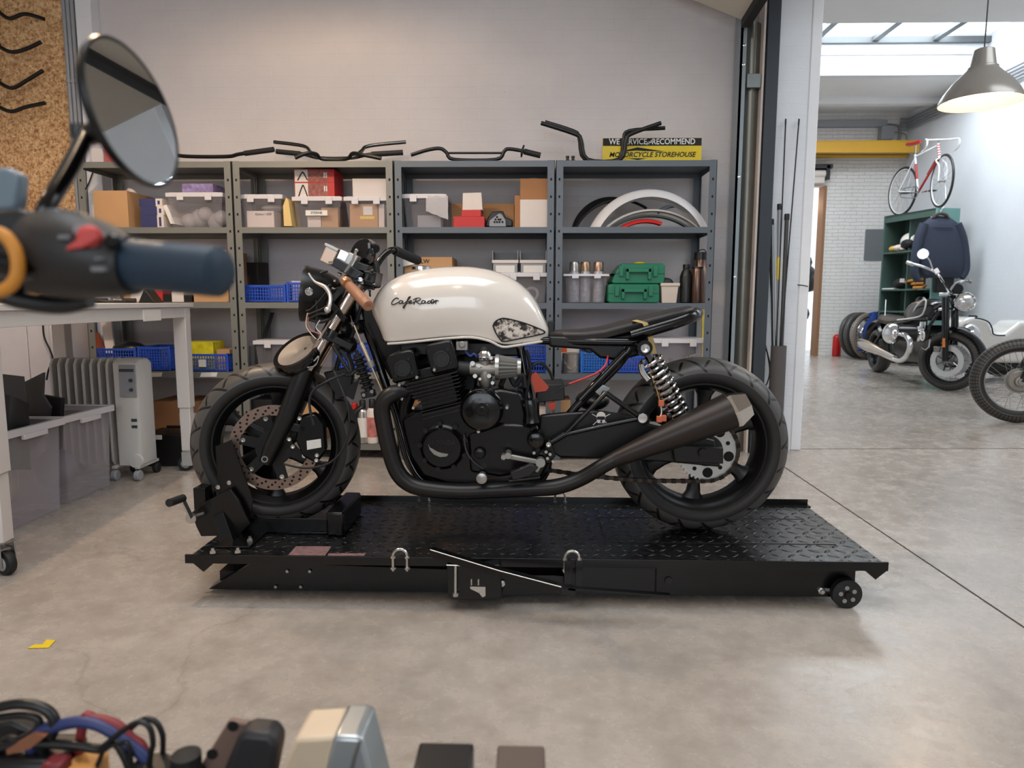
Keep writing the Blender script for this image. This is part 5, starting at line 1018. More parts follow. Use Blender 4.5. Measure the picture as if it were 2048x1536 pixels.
# ---------------- the cafe racer ----------------
YM = 2.35
def B(x, y, off=0.0): return at(x, y, YM-off)
def mat_tyre(name, N=20, slant=1.0, gw=0.05, col=(74, 71, 68), knob=False):
    m, t = new(name); uv = t.add('UVMap'); sp = t.add('SeparateXYZ'); t.ln(uv.outputs[0], sp.inputs[0]); u, v = sp.outputs[0], sp.outputs[1]
    av = t.math('ABSOLUTE', t.math('SUBTRACT', v, 0.5))
    if not knob:
        f = t.math('ABSOLUTE', t.math('SUBTRACT', t.math('FRACT', t.math('ADD', t.math('MULTIPLY', u, float(N)), t.math('MULTIPLY', t.math('POWER', av, 0.8), slant*2.4))), 0.5))
        g = t.math('LESS_THAN', f, gw*1.4); inb = t.math('MULTIPLY', t.math('LESS_THAN', av, 0.33), t.math('GREATER_THAN', av, 0.03))
        f2 = t.math('ABSOLUTE', t.math('SUBTRACT', t.math('FRACT', t.math('ADD', t.math('MULTIPLY', u, float(N)), t.math('ADD', t.math('MULTIPLY', av, -2.0), 0.45))), 0.5))
        g2 = t.math('MULTIPLY', t.math('LESS_THAN', f2, gw*1.2), t.math('MULTIPLY', t.math('LESS_THAN', av, 0.26), t.math('GREATER_THAN', av, 0.13)))
        mask = t.math('MAXIMUM', t.math('MULTIPLY', g, inb), g2)
    else:
        a = t.math('LESS_THAN', t.math('ABSOLUTE', t.math('SUBTRACT', t.math('FRACT', t.math('MULTIPLY', u, float(N))), 0.5)), 0.14)
        b = t.math('LESS_THAN', t.math('ABSOLUTE', t.math('SUBTRACT', t.math('FRACT', t.math('MULTIPLY', v, 16.0)), 0.5)), 0.12)
        mask = t.math('MULTIPLY', t.math('MAXIMUM', a, b), t.math('LESS_THAN', av, 0.31))
    c = L(col); tread = t.math('LESS_THAN', av, 0.34)  # tread lighter than sidewall: worn rubber, with grey reflections put into the colour
    t.ln(t.mix(mask, t.mix(tread, tuple(q*0.16 for q in c[:3])+(1,), c), (0.0015, 0.0015, 0.0015, 1)), t.b.inputs['Base Color'])
    t.ln(t.math('ADD', 0.55, t.math('MULTIPLY', tread, -0.15)), t.b.inputs['Roughness'])
    t.bump(t.math('SUBTRACT', 1, mask), 0.9, 0.006); return m
M_tyre = mat_tyre('sport_tyre'); M_tyrek = mat_tyre('block_tyre', 70, knob=True); M_road = mat_tyre('road_tyre', 60, 0.5, 0.05)
def tyre_profile(R, w, rr):
    h = R-rr; P = []
    for k in range(21):
        a = -0.62*PI+1.24*PI*k/20
        P.append((w/2*math.sin(a)*(1.0 if abs(a) < PI/2 else 1.0), rr+h*0.30+h*0.70*math.cos(a) if abs(a) < PI/2 else rr+h*0.30+h*0.75*math.cos(a)))
    P = [(t, max(r, rr-0.004)) for t, r in P]
    return [(-w*0.33, rr-0.006)]+P+[(w*0.33, rr-0.006)]
def castwheel(name, parent, c, hd, R, w, rr, tm, mm, spokes=6, sw=0.034, a0=0.0, lab=None, hub=0.045):
    c = Vector(c); hd = Vector(hd).normalized(); ax = hd.cross(Vector((0, 0, 1))).normalized()   # axis
    M = Matrix(((hd.x, ax.x, 0, c.x), (hd.y, ax.y, 0, c.y), (hd.z, ax.z, 1, c.z), (0, 0, 0, 1)))
    b = MB(); rw = w*0.70
    b.ring((0, 0, 0), (0, 1, 0), [(-rw/2, rr+0.004), (-rw/2, rr-0.010), (-rw/2+0.008, rr-0.018), (-rw*0.25, rr-0.030), (rw*0.25, rr-0.030), (rw/2-0.008, rr-0.018), (rw/2, rr-0.010), (rw/2, rr+0.004), (rw/2-0.01, rr-0.004), (-rw/2+0.01, rr-0.004)], 72)
    b.lathe((0, -rw*0.42, 0), (0, 1, 0), [(0, 0), (0, hub), (0.01, hub+0.006), (rw*0.84-0.01, hub+0.006), (rw*0.84, hub), (rw*0.84, 0)], 32)
    for k in range(spokes):
        a = a0+2*PI*k/spokes; d = Vector((math.cos(a), 0, math.sin(a))); n = Vector((-math.sin(a), 0, math.cos(a)))
        rg = []
        for (r, hw, hy) in ((hub*0.8, sw*0.75, 0.022), (hub+0.03, sw*0.5, 0.018), ((rr+hub)/2, sw*0.42, 0.015), (rr-0.05, sw*0.55, 0.016), (rr-0.022, sw*0.95, 0.020)):
            rg.append([d*r+n*(hw*sx)+Vector((0, hy*sy, 0)) for sx, sy in ((-1, -0.5), (-0.6, -1), (0.6, -1), (1, -0.5), (1, 0.5), (0.6, 1), (-0.6, 1), (-1, 0.5))])
        b.rings(rg)
    b.xf(M); wo = b.build(name, mm, parent)
    MB().ring((0, 0, 0), (0, 1, 0), tyre_profile(R, w, rr), 120).xf(M).build('tyre', tm, wo, smooth=60)
    return wo, M
def disc(parent, M, y, ro, ri, holes=3, mm=None, carr=True, cm=None, name='brake_disc', nh=24):
    b = MB(); 
    b.ring((0, y, 0), (0, 1, 0), [(-0.0025, ri), (-0.0025, ro), (0.0025, ro), (0.0025, ri)], 72).xf(M)
    d = b.build(name, mm or M_steel, parent)
    h = MB()
    for k in range(nh):
        for q in range(holes):
            a = 2*PI*(k+q*0.33)/nh; r = ri+(ro-ri)*(0.25+0.25*q)
            h.lathe((r*math.cos(a), y-0.0027, r*math.sin(a)), (0, -1, 0), [(0, 0.0042), (0.0006, 0.0042), (0.0006, 0)], 8)
    h.xf(M).build('disc_holes', M_hole, parent)
    if carr:
        g = MB()
        for k in range(6):
            a = 2*PI*k/6+0.3; g.obox((0, y+0.004, 0), (ri*1.02*math.cos(a), y, ri*1.02*math.sin(a)), 0.006, 0.035, (-math.sin(a), 0, math.cos(a)))
        g.lathe((0, y-0.004, 0), (0, 1, 0), [(0, 0), (0, ri*0.55), (0.010, ri*0.55), (0.010, 0)], 32)
        g.xf(M).build('disc_carrier', cm or M_satin, parent)
        for k in range(6):
            a = 2*PI*k/6+0.3; rv = MB().lathe((ri*0.93*math.cos(a), y-0.004, ri*0.93*math.sin(a)), (0, -1, 0), [(0, 0.008), (0.004, 0.008), (0.004, 0.004), (0.002, 0.004), (0.002, 0)], 14).xf(M)
            rv.build('rivet', M_chrome, parent)
bike = thing('motorcycle', 'cream tanked cafe racer motorcycle standing on the black lift', 'motorcycle', (-0.1, YM, ZP))
M_cream_t = mat('cream_tank_paint', (222, 213, 203), 0.20, coat=1.0, noise=0.02, nscale=3)
M_engine = mat('black_engine_paint', (9, 9, 10), 0.27, 0.1, 0.3, 30, spec=0.45, bump=0.05)
M_exh = mat('matt_burnt_exhaust', (28, 25, 24), 0.38, 0.3, 0.35, 7)
M_brown = mat('brown_leather_grip', (150, 104, 78), 0.5, 0, 0.08, 10)
# wheels
a = math.radians(11); fc = B(555, 891); R1 = 0.287; fc.z = max(fc.z, ZP+R1+0.004)
fwh, MF = castwheel('front_wheel', bike, fc, (-math.cos(a), -math.sin(a), 0), R1, 0.125, 0.215, M_tyre, M_satin, 6, 0.04, a0=-PI/2+0.05)
M_disc = mat('worn_brake_disc', (150, 128, 116), 0.35, 0.85, 0.12, 12)
disc(fwh, MF, 0.066, 0.148, 0.112, 3, M_disc) if False else disc(fwh, MF, 0.066 if (MF @ Vector((0, 0.066, 0))).y < fc.y else -0.066, 0.148, 0.112, 3, M_disc)
rc_ = B(1397, 885); R2 = 0.301; rc_.z = ZP+R2+0.001
rwh, MR = castwheel('rear_wheel', bike, rc_, (-1, 0, 0), R2, 0.165, 0.222, M_tyre, M_satin, 6, 0.044, a0=-PI/2+0.08)
sgn = 1 if (MR @ Vector((0, 1, 0))).y < rc_.y else -1
# rear sprocket and chain
yo = 0.115
sc_ = Vector((rc_.x, rc_.y-yo, rc_.z)); spm = mat('silver_sprocket', (196, 196, 194), 0.35, 0.6)
b = MB(); NT_ = 42; prof = []
for k in range(NT_*4):
    aa = 2*PI*k/(NT_*4); r = 0.098+(0.004 if k % 4 in (0, 1) else -0.003); prof.append(sc_+Vector((r*math.cos(aa), 0, r*math.sin(aa))))
inn_ = [sc_+Vector((0.050*math.cos(2*PI*k/(NT_*4)), 0, 0.050*math.sin(2*PI*k/(NT_*4)))) for k in range(NT_*4)]
b.rings([inn_, prof, [p+Vector((0, 0.006, 0)) for p in prof], [p+Vector((0, 0.006, 0)) for p in inn_]], cap=False, closed=True); spr = b.build('sprocket', spm, bike)
h = MB()
for k in range(5):
    aa = 2*PI*k/5+1.0; c = sc_+Vector((0.074*math.cos(aa), -0.0006, 0.074*math.sin(aa))); h.lathe(c, (0, -1, 0), [(0, 0.017), (0.0006, 0.017), (0.0006, 0)], 20)
    aa += 0.62; c = sc_+Vector((0.072*math.cos(aa), -0.0006, 0.072*math.sin(aa))); h.lathe(c, (0, -1, 0), [(0, 0.007), (0.0006, 0.007), (0.0006, 0)], 14)
h.build('lightening_holes', M_hole, spr)
MB().lathe(sc_+Vector((0, 0.008, 0)), (0, -1, 0), [(0, 0), (0, 0.055), (0.01, 0.052), (0.012, 0.0)], 28).build('sprocket_carrier', M_satin, spr)
fs = B(1085, 917, yo); fr = 0.036
path = []
dx = sc_.x-fs.x
for k in range(60):
    f = k/59
    if f < 0.40: s = f/0.40; p = Vector((fs.x+dx*s, sc_.y-0.001, (fs.z+fr)*(1-s)+(sc_.z+0.102)*s))
    elif f < 0.62: s = (f-0.40)/0.22; aa = PI/2-PI*s; p = sc_+Vector((0.102*math.cos(aa), -0.001, 0.102*math.sin(aa)))
    else: s = (f-0.62)/0.38; p = Vector((sc_.x-dx*s, sc_.y-0.001, (sc_.z-0.102)*(1-s)+(fs.z-fr)*s-0.014*math.sin(PI*s)))
    path.append(p)
# resample evenly
ln = [0]; 
for i in range(1, len(path)): ln.append(ln[-1]+(path[i]-path[i-1]).length)
nl = int(ln[-1]/0.0159); b = MB(); b2 = MB(); i = 0; prev = None
for k in range(nl+1):
    d = ln[-1]*k/nl
    while i < len(ln)-2 and ln[i+1] < d: i += 1
    p = path[i]+(path[i+1]-path[i])*((d-ln[i])/max(1e-6, ln[i+1]-ln[i]))
    if prev is not None: (b if k % 2 else b2).obox(prev, p, 0.011 if k % 2 else 0.015, 0.011 if k % 2 else 0.013, (0, 0, 1)) if abs((p-prev).normalized().z) < 0.99 else b.obox(prev, p, 0.012, 0.012, (1, 0, 0))
    prev = p
ch_ = b.build('chain', mat('oily_chain', (70, 62, 54), 0.35, 0.8, 0.2, 60), bike, smooth=0); b2.build('link_plates', mat('dark_link', (36, 33, 31), 0.4, 0.7), ch_, smooth=0)
# tank
st = [(741, 612, 656, .045), (748, 592, 674, .085), (760, 573, 685, .112), (780, 557, 687, .130), (810, 544, 685, .142), (850, 536, 681, .150), (900, 532, 676, .152), (945, 533, 674, .148), (980, 539, 681, .135), (1005, 547, 693, .124), (1030, 559, 691, .114), (1055, 578, 687, .103), (1074, 601, 684, .090), (1086, 628, 682, .080), (1094, 646, 679, .066), (1099, 654, 676, .045)]
hp = [(0, 1), (0.30, 0.99), (0.56, 0.945), (0.76, 0.86), (0.90, 0.73), (0.975, 0.58), (1.0, 0.43), (0.995, 0.28), (0.965, 0.14), (0.93, 0.045), (0.95, 0.0)]
TK = []
for x, yt, yb_, w_ in st: TK.append((B(x, 600, w_*0.55).x, B(x, yt).z, B(x, yb_, w_*0.8).z, w_))
rr = []
for X, zt_, zb_, w_ in TK:
    sx_ = max(0.0, 0.042-0.55*(X-TK[0][0])) if X-TK[0][0] < 0.08 else 0.0
    XX = lambda g: X+sx_*max(0.0, (0.75-g)/0.75)**1.3
    rr.append([Vector((XX(g), YM-w_*f, zb_+(zt_-zb_)*g)) for f, g in hp]+[Vector((XX(g), YM+w_*f, zb_+(zt_-zb_)*g)) for f, g in hp[:0:-1]])
tk = MB().rings(rr); tank = tk.build('fuel_tank', M_cream_t, bike, smooth=80)
sm = tank.modifiers.new('sub', 'SUBSURF'); sm.levels = 2; sm.render_levels = 2
def tank_pt(x, y, lift_=0.001):          # the point of the tank's near side that the photograph shows at x, y
    w = 0.13
    for _ in range(12):
        p = B(x, y, w); k = 0
        while k < len(TK)-2 and TK[k+1][0] < p.x: k += 1
        a_, b_ = TK[k], TK[k+1]; f = min(1, max(0, (p.x-a_[0])/(b_[0]-a_[0]))); zt_ = a_[1]+(b_[1]-a_[1])*f; zb_ = a_[2]+(b_[2]-a_[2])*f; ww = a_[3]+(b_[3]-a_[3])*f
        g = (p.z-zb_)/(zt_-zb_); g = min(1, max(0, g)); q = 0
        while q < len(hp)-2 and hp[q+1][1] > g: q += 1
        s = (hp[q][1]-g)/(hp[q][1]-hp[q+1][1]); w = ww*(hp[q][0]+(hp[q+1][0]-hp[q][0])*s)
    p = B(x, y, w+lift_); return p
rim_ = [Vector((X, YM-w_*0.945, zb_)) for X, zt_, zb_, w_ in TK[3:]]
MB().tube(rim_, 0.0042, 8, smooth=3).build('tank_seam', M_cream_t, tank)
# filler cap
c = B(842, 536); MB().lathe((c.x, YM, c.z-0.006), (0, 0, 1), [(0, 0.034), (0.010, 0.034), (0.014, 0.028), (0.014, 0)], 28).build('filler_cap', M_chrome, tank)
# script lettering drawn stroke by stroke, x 781..876, y 592..614
def SCR(strokes, mm, r, nm):
    b = MB()
    for s in strokes: b.tube([tank_pt(x, y, 0.0012) for x, y in s], r, 6, smooth=4)
    return b.build(nm, mm, tank)
S_ = [[(797, 598), (795, 596), (790, 597), (785, 602), (783, 607), (786, 609), (792, 607), (797, 604)],
      [(805, 602), (801, 601), (798, 604), (799, 607), (803, 606), (806, 602), (805, 607), (809, 606), (814, 602), (819, 596), (821, 593), (817, 595), (813, 604), (810, 612), (808, 616), (806, 615), (808, 611), (815, 606)],
      [(812, 603), (819, 603)], [(815, 606), (819, 606), (823, 603), (822, 601), (819, 603), (820, 607), (824, 606), (828, 604)],
      [(833, 597), (830, 603), (827, 609)], [(826, 600), (831, 597), (838, 596), (841, 598), (838, 601), (832, 603), (836, 606), (840, 608), (843, 606)],
      [(850, 602), (846, 601), (843, 604), (845, 607), (848, 606), (851, 602), (850, 606), (853, 606), (857, 603)], [(861, 602), (857, 602), (855, 605), (857, 607), (861, 605), (864, 603)],
      [(861, 605), (866, 604), (868, 601), (865, 599), (862, 602), (862, 606), (865, 607), (869, 604)], [(869, 604), (872, 600), (872, 603), (871, 608)], [(871, 604), (874, 601), (877, 602)]]
SCR(S_, M_ink, 0.0015, 'cafe_racer_lettering')
# knee recess with peeling decal
tri = [(986, 652), (990, 644), (1000, 638), (1012, 637), (1045, 645), (1075, 656), (1090, 664), (1080, 669), (1040, 677), (1008, 683), (1000, 678), (992, 666)]
def mat_peel():
    m, t = new('peeling_decal'); tc = t.add('TexCoord'); n = t.add('TexNoise', _Scale=26.0, _Detail=7.0, _Roughness=0.7); t.ln(tc.outputs['Object'], n.inputs['Vector'])
    t.ln(t.ramp(n.outputs[0], [(0.46, (0.02, 0.018, 0.016, 1)), (0.50, L((150, 140, 132))), (0.54, L((226, 216, 206)))]), t.b.inputs['Base Color']); t.b.inputs['Roughness'].default_value = 0.35; return m
cx_, cy_ = 1030, 662
g = []
for s in (0.02, 0.35, 0.7, 1.0): g.append([tank_pt(cx_+(x-cx_)*s, cy_+(y-cy_)*s, 0.0006) for x, y in tri]+[tank_pt(cx_+(tri[0][0]-cx_)*s, cy_+(tri[0][1]-cy_)*s, 0.0006)])
MB().sheet(g, 0.0006).build('side_badge_patch', mat_peel(), tank)
SCR([tri+[tri[0]]], M_ink, 0.0024, 'patch_outline')
# ---- frame ----
fr_ = MB()
def T(pts, r, off=0.0, n=10, sm=5, b=None, **k):
    P = [B(p[0], p[1], p[2] if len(p) > 2 else off) for p in pts]; return (b or MB()).tube(P, r, n, smooth=sm, **k)
T([(700, 560), (712, 600), (724, 640)], 0.032, 0, b=fr_, sm=0, n=16)
for s in (0.06, -0.06):
    T([(722, 632, 0), (745, 690, s*0.6), (772, 770, s), (800, 850, s), (822, 925, s*1.6), (860, 968, s*1.8), (960, 978, s*1.8), (1060, 972, s*1.8), (1095, 935, s*1.8), (1088, 880, s*1.8), (1068, 840, s*1.6), (1052, 760, s*1.2), (1040, 690, s)], 0.014, b=fr_)
    T([(722, 600, 0), (800, 650, s), (950, 665, s), (1060, 680, s), (1200, 683, s*1.8), (1290, 684, s*1.8)], 0.014, b=fr_)
    T([(1260, 696, s*1.9), (1232, 735, s*1.9), (1165, 800, s*1.9), (1120, 850, s*1.9), (1090, 880, s*1.8)], 0.014, b=fr_)
for x, y in ((1040, 690), (1060, 972), (1250, 690), (860, 968)): fr_.tube([B(x, y, 0.1), B(x, y, -0.1)], 0.012, 10)
fo = fr_.build('frame', M_gloss, bike)
MB().prism([B(724, 606, 0.04), B(745, 610, 0.04), B(768, 680, 0.04), B(820, 690, 0.04), B(812, 716, 0.04), B(782, 760, 0.04), B(752, 706, 0.04), B(728, 650, 0.04)], (0, 0.08, 0)).build('head_gusset', M_gloss, fo, bevel=0.004)
MB().tube([B(1160, 800, 0.13), B(1252, 705, 0.12)], 0.013, 12).tube([B(1130, 868, 0.16), B(1212, 786, 0.16)], 0.0075, 10).tube([B(1212, 786, 0.16), B(1284, 836, 0.165)], 0.0085, 10).tube([B(1125, 870, 0.16), B(1200, 853, 0.165), B(1284, 836, 0.165)], 0.0075, 10).tube([B(1100, 885, 0.16), B(1130, 868, 0.16)], 0.011, 10).build('peg_bracket', M_gloss, bike)
MB().lathe(B(1285, 836, 0.165), (0, -1, 0), [(0, 0.020), (0.018, 0.020), (0.020, 0.016), (0.020, 0)], 24).build('peg_boss', M_gloss, bike); MB().lathe(B(1285, 836, 0.186), (0, -1, 0), [(0, 0.016), (0.004, 0.015), (0.005, 0.008), (0.005, 0)], 20).build('bolt', M_chrome, bike)
# gusset / side pod with skull emblem
MB().prism([B(1080, 832, 0.14), B(1135, 826, 0.14), B(1190, 822, 0.14), B(1262, 832, 0.14), B(1300, 850, 0.14), B(1430, 880, 0.14), B(1442, 935, 0.14), B(1340, 925, 0.14), B(1225, 918, 0.14), B(1120, 915, 0.14), B(1075, 890, 0.14)], (0, 0.035, 0)).build('swingarm', M_satin, bike, bevel=0.006)
MB().prism([B(1080, 850, -0.14), B(1262, 850, -0.14), B(1430, 880, -0.14), B(1440, 915, -0.14), B(1225, 905, -0.14), B(1080, 890, -0.14)], (0, -0.03, 0)).tube([B(1085, 868, 0.12), B(1085, 868, -0.14)], 0.025, 14).build('swingarm_far_side', M_satin, bike, bevel=0.004)
sk = MB(); s0 = 0.1415
sk.lathe(B(1202, 832, s0), (0, -1, 0), [(0, 0.0145), (0.0008, 0.0145), (0.0008, 0)], 24).prism([B(1193, 836, s0), B(1211, 836, s0), B(1209, 846, s0), B(1195, 846, s0)], (0, -0.0008, 0))
for p, q in (((1186, 850), (1195, 842)), ((1218, 850), (1209, 842)), ((1184, 828), (1193, 833)), ((1220, 828), (1211, 833))): sk.tube([B(*p, s0+0.001), B(*q, s0+0.001)], 0.0013, 6)
sko = sk.build('helmet_skull_emblem', M_paper, bike, smooth=0)
s2 = MB().prism([B(1195, 833, s0+0.002), B(1209, 833, s0+0.002), B(1211, 839, s0+0.002), B(1193, 839, s0+0.002)], (0, -0.0004, 0)).prism([B(1201, 841, s0+0.002), B(1204, 841, s0+0.002), B(1205, 845, s0+0.002), B(1200, 845, s0+0.002)], (0, -0.0004, 0)); s2.build('emblem_eyes', M_ink, sko, smooth=0)
MB().prism([B(1345, 890, 0.165), B(1410, 893, 0.165), B(1447, 896, 0.165), B(1447, 928, 0.165), B(1350, 924, 0.165)], (0, 0.02, 0)).build('chain_adjuster_block', M_satin, bike, bevel=0.003)
MB().lathe(B(1405, 905, 0.168), (0, -1, 0), [(0, 0.016), (0.010, 0.015), (0.010, 0)], 6).build('axle_nut', M_satin, bike)
# seat pan
def SP(x, y, o): return B(x, y, o)
seat_st = [(1100, 668, 0.055), (1130, 668, 0.10), (1170, 667, 0.115), (1210, 662, 0.12), (1240, 654, 0.12), (1275, 645, 0.118), (1320, 634, 0.115), (1365, 623, 0.105), (1388, 618, 0.075)]
rr = []
for x, y, w_ in seat_st:
    p = B(x, y+2, w_); th = 0.022
    rr.append([Vector((p.x, YM-w_, p.z)), Vector((p.x, YM-w_*0.92, p.z+0.010)), Vector((p.x, YM, p.z+0.014)), Vector((p.x, YM+w_*0.92, p.z+0.010)), Vector((p.x, YM+w_, p.z)), Vector((p.x, YM+w_*0.95, p.z-th)), Vector((p.x, YM-w_*0.95, p.z-th))])
seat = MB().rings(rr).build('seat', mat('grey_black_seat', (40, 37, 37), 0.42, 0, 0.25, 8), bike, smooth=50, bevel=0.003)  # one mottled dark grey over the whole seat
tl = [(1262, 668, 0.115), (1300, 657, 0.118), (1350, 642, 0.115), (1380, 631, 0.105), (1390, 627, 0.07), (1394, 624, 0.0), (1390, 627, -0.07), (1380, 631, -0.105), (1300, 657, -0.118)]
T([(x, y+3, o) for x, y, o in tl], 0.021, b=None, n=14).build('tail_hoop', M_gloss, seat)
MB().lathe(B(1307, 653, 0.13), (0, -1, 0), [(0, 0.006), (0.006, 0.005), (0.006, 0)], 10).build('bolt', M_chrome, seat)
MB().prism([B(1098, 672, 0.10), B(1190, 674, 0.10), B(1250, 668, 0.10), B(1298, 655, 0.10), B(1312, 690, 0.10), B(1296, 706, 0.10), B(1240, 722, 0.10), B(1200, 716, 0.10), B(1180, 700, 0.10), B(1098, 694, 0.10)], (0, 0.20, 0)).build('undertray', M_satin, bike, bevel=0.008)
MB().prism([B(1192, 700, 0.08), B(1250, 706, 0.08), B(1232, 722, 0.08), B(1196, 714, 0.08)], (0, 0.14, 0)).build('electrics_box', M_black, bike, bevel=0.004)
T([(1160, 690, 0.09), (1168, 700, 0.09), (1180, 704, 0.09), (1198, 698, 0.09)], 0.004, n=7).build('hose', M_black, bike)
tp = [(1269, 641, 0.124), (1290, 646, 0.128), (1297, 660, 0.126), (1303, 685, 0.112), (1308, 707, 0.108)]
MB().sheet([[B(x-5, y+1, o), B(x+5, y-1, o)] for x, y, o in [(1272, 640, 0.02)]+tp], 0.001).build('masking_tape', mat('masking_tape', (196, 170, 108), 0.6, 0, 0.1, 20), bike)
MB().box(B(1096, 655, 0.03).x, B(1108, 655, 0.03).x, YM-0.04, YM+0.04, B(1100, 672, 0.03).z, B(1100, 642, 0.03).z).build('tank_bracket', M_satin, bike, bevel=0.003)
# ---- shock ----
s0_, s1_ = B(1297, 712, 0.165), B(1366, 845, 0.165); ax = s1_-s0_
b = MB(); turns = 11.5; pts = []; L0 = 0.12; 
axn = ax.normalized(); u_ = axn.orthogonal().normalized(); v_ = axn.cross(u_)
for k in range(int(turns*18)+1):
    f = k/(turns*18); aa = f*turns*2*PI; r = 0.0335 if 0.03 < f < 0.97 else 0.031; pts.append(s0_+ax*(0.02+0.94*f)+(u_*math.cos(aa)+v_*math.sin(aa))*r)
b.tube(pts, 0.0058, 8)
spg = b.build('shock_spring', mat('polished_spring', (190, 188, 186), 0.15, 1.0), bike)
MB().tube([s0_-axn*0.02, s1_+axn*0.02], 0.013, 14).lathe(s0_+ax*0.45, axn, [(0, 0.013), (0, 0.022), (ax.length*0.5, 0.022), (ax.length*0.5, 0.013)], 16).build('shock_damper', mat('dark_chrome', (110, 108, 106), 0.15, 1.0), bike)
MB().lathe(B(1290, 696, 0.19), (0, 1, 0), [(0, 0), (0, 0.024), (0.05, 0.026), (0.05, 0)], 24).build('shock_mount', M_gloss, bike)
MB().lathe(B(1290, 697, 0.192), (0, -1, 0), [(0, 0.015), (0.006, 0.014), (0.006, 0.005), (0.003, 0.0)], 20).build('bolt', M_chrome, bike)
MB().tube([B(1282, 728, 0.19), B(1285, 745, 0.19), B(1296, 760, 0.19)], 0.010, 12, smooth=4).build('shock_reservoir', M_chrome, bike)
T([(1300, 745, 0.19), (1308, 765, 0.19), (1315, 785, 0.19), (1322, 812, 0.19)], 0.002, n=6).build('wire', mat('ochre_wire', (170, 130, 70), 0.5), bike)
for (x, y) in ((1322, 806), (1318, 838), (1327, 836)): MB().box(B(x-5, y, 0.19).x, B(x+5, y, 0.19).x, YM-0.2, YM-0.185, B(x, y+6, 0.19).z, B(x, y-6, 0.19).z).build('connector', mat('orange_connector', (200, 104, 70), 0.5), bike, bevel=0.001)
T([(1322, 812, 0.19), (1323, 826, 0.19), (1318, 838, 0.19)], 0.002, n=6).build('wire', M_paper, bike)
# red wire
T([(1216, 712, 0.10), (1211, 730, 0.12), (1195, 745, 0.13), (1168, 757, 0.13), (1138, 768, 0.13)], 0.0034, n=8).build('wire', mat('red_wire', (196, 40, 36), 0.4), bike)
T([(1138, 768, 0.13), (1122, 776, 0.13), (1112, 785, 0.13)], 0.003, n=8).build('wire', M_black, bike)
# ---- engine ----
eo = Vector((890, 790, 0)); 
def EP(u, v, off): return B(890+0.97*u-0.24*v, 790-0.24*u-0.97*v, off)      # u to the rear, v up along the cylinders, in photo pixels
b = MB()
def eblk(b, u0, u1, v0, v1, o0, o1): return b.prism([EP(u0, v0, o0), EP(u1, v0, o0), EP(u1, v1, o0), EP(u0, v1, o0)], (0, o0-o1, 0))
eng = MB().prism([B(800, 838, 0.17), B(828, 824, 0.17), B(905, 806, 0.17), B(950, 790, 0.17), B(1000, 776, 0.17), B(1042, 786, 0.17), B(1066, 850, 0.17), B(1090, 890, 0.17), B(1098, 930, 0.17), B(1082, 962, 0.17), B(1000, 974, 0.17), B(900, 972, 0.17), B(845, 955, 0.17), B(818, 915, 0.17), B(806, 870, 0.17)], (0, 0.36, 0)).build('crankcase', M_engine, bike, bevel=0.012)
cy = MB(); eblk(cy, -50, 22, -42, 6, 0.155, -0.155); eblk(cy, -62, 22, 4, 40, 0.155, -0.155)
cyl = cy.build('cylinder_block', M_engine, bike, smooth=0, bevel=0.0008); cy = MB()
for k in range(6): v = -38+k*7.6; eblk(cy, -56, 29, v, v+2.0, 0.18, -0.18)
for k in range(5): v = 9+k*7.2; eblk(cy, -78 if k > 1 else -66, 35, v, v+2.4, 0.19, -0.19)
cy.build('cooling_fins', mat('fin_highlight_grey', (52, 51, 49), 0.28, 0.7), cyl, smooth=0, bevel=0.0006)  # fins greyer than the block: their highlights are put into the colour
hd_ = MB(); eblk(hd_, -62, 30, 40, 62, 0.15, -0.15); hd_.build('cylinder_head', M_engine, bike, bevel=0.006)
for (u0, u1, v0, v1, cu, cv, nm) in ((-98, -40, 46, 106, -69, 72, 'cam_cover'), (-18, 40, 44, 106, 11, 72, 'cam_cover')):
    c = MB(); c.prism([EP(u0+3, v0, 0.175), EP(u1-2, v0, 0.175), EP(u1, v0+10, 0.175), EP(u1-1, v1-6, 0.175), EP(u1-8, v1, 0.175), EP(u0+6, v1, 0.175), EP(u0, v1-12, 0.175)], (0, 0.35, 0))
    co = c.build(nm, M_engine, bike, bevel=0.008)
    pc = EP(cu, cv, 0.178); MB().lathe(pc, (0, -1, 0), [(0, 0.027), (0.006, 0.026), (0.006, 0.021), (0.002, 0.020), (0.002, 0)], 28).build('plug', mat('plug_black', (30, 30, 31), 0.3), co)
    for (du, dv) in ((-20, -14), (19, -14), (19, 18)): MB().lathe(EP(cu+du*0.85, cv+dv*0.85, 0.176), (0, -1, 0), [(0, 0.005), (0.006, 0.005), (0.006, 0)], 6).build('bolt', M_satin, co)
MB().prism([B(775, 682, -0.05), B(960, 672, -0.05), B(1046, 690, -0.05), B(1046, 712, -0.05), B(960, 712, -0.05), B(950, 780, -0.05), B(905, 785, -0.05), B(900, 735, -0.05), B(800, 760, -0.05), B(775, 720, -0.05)], (0, 0.10, 0)).build('airbox', M_black, bike, bevel=0.006)
MB().box(B(800, 690, 0.05).x, B(1040, 690, 0.05).x, YM-0.05, YM+0.05, B(900, 712, 0.05).z, B(900, 684, 0.05).z).build('backbone_cover', M_satin, bike, bevel=0.006)
for (x, y) in ((833, 757), (868, 742), (793, 780), (797, 790), (803, 800), (826, 818), (798, 772)): MB().tube([B(x, y, 0.19), B(x+2, y-5, 0.19)], 0.0055, 8).build('stud', M_bolt, bike)
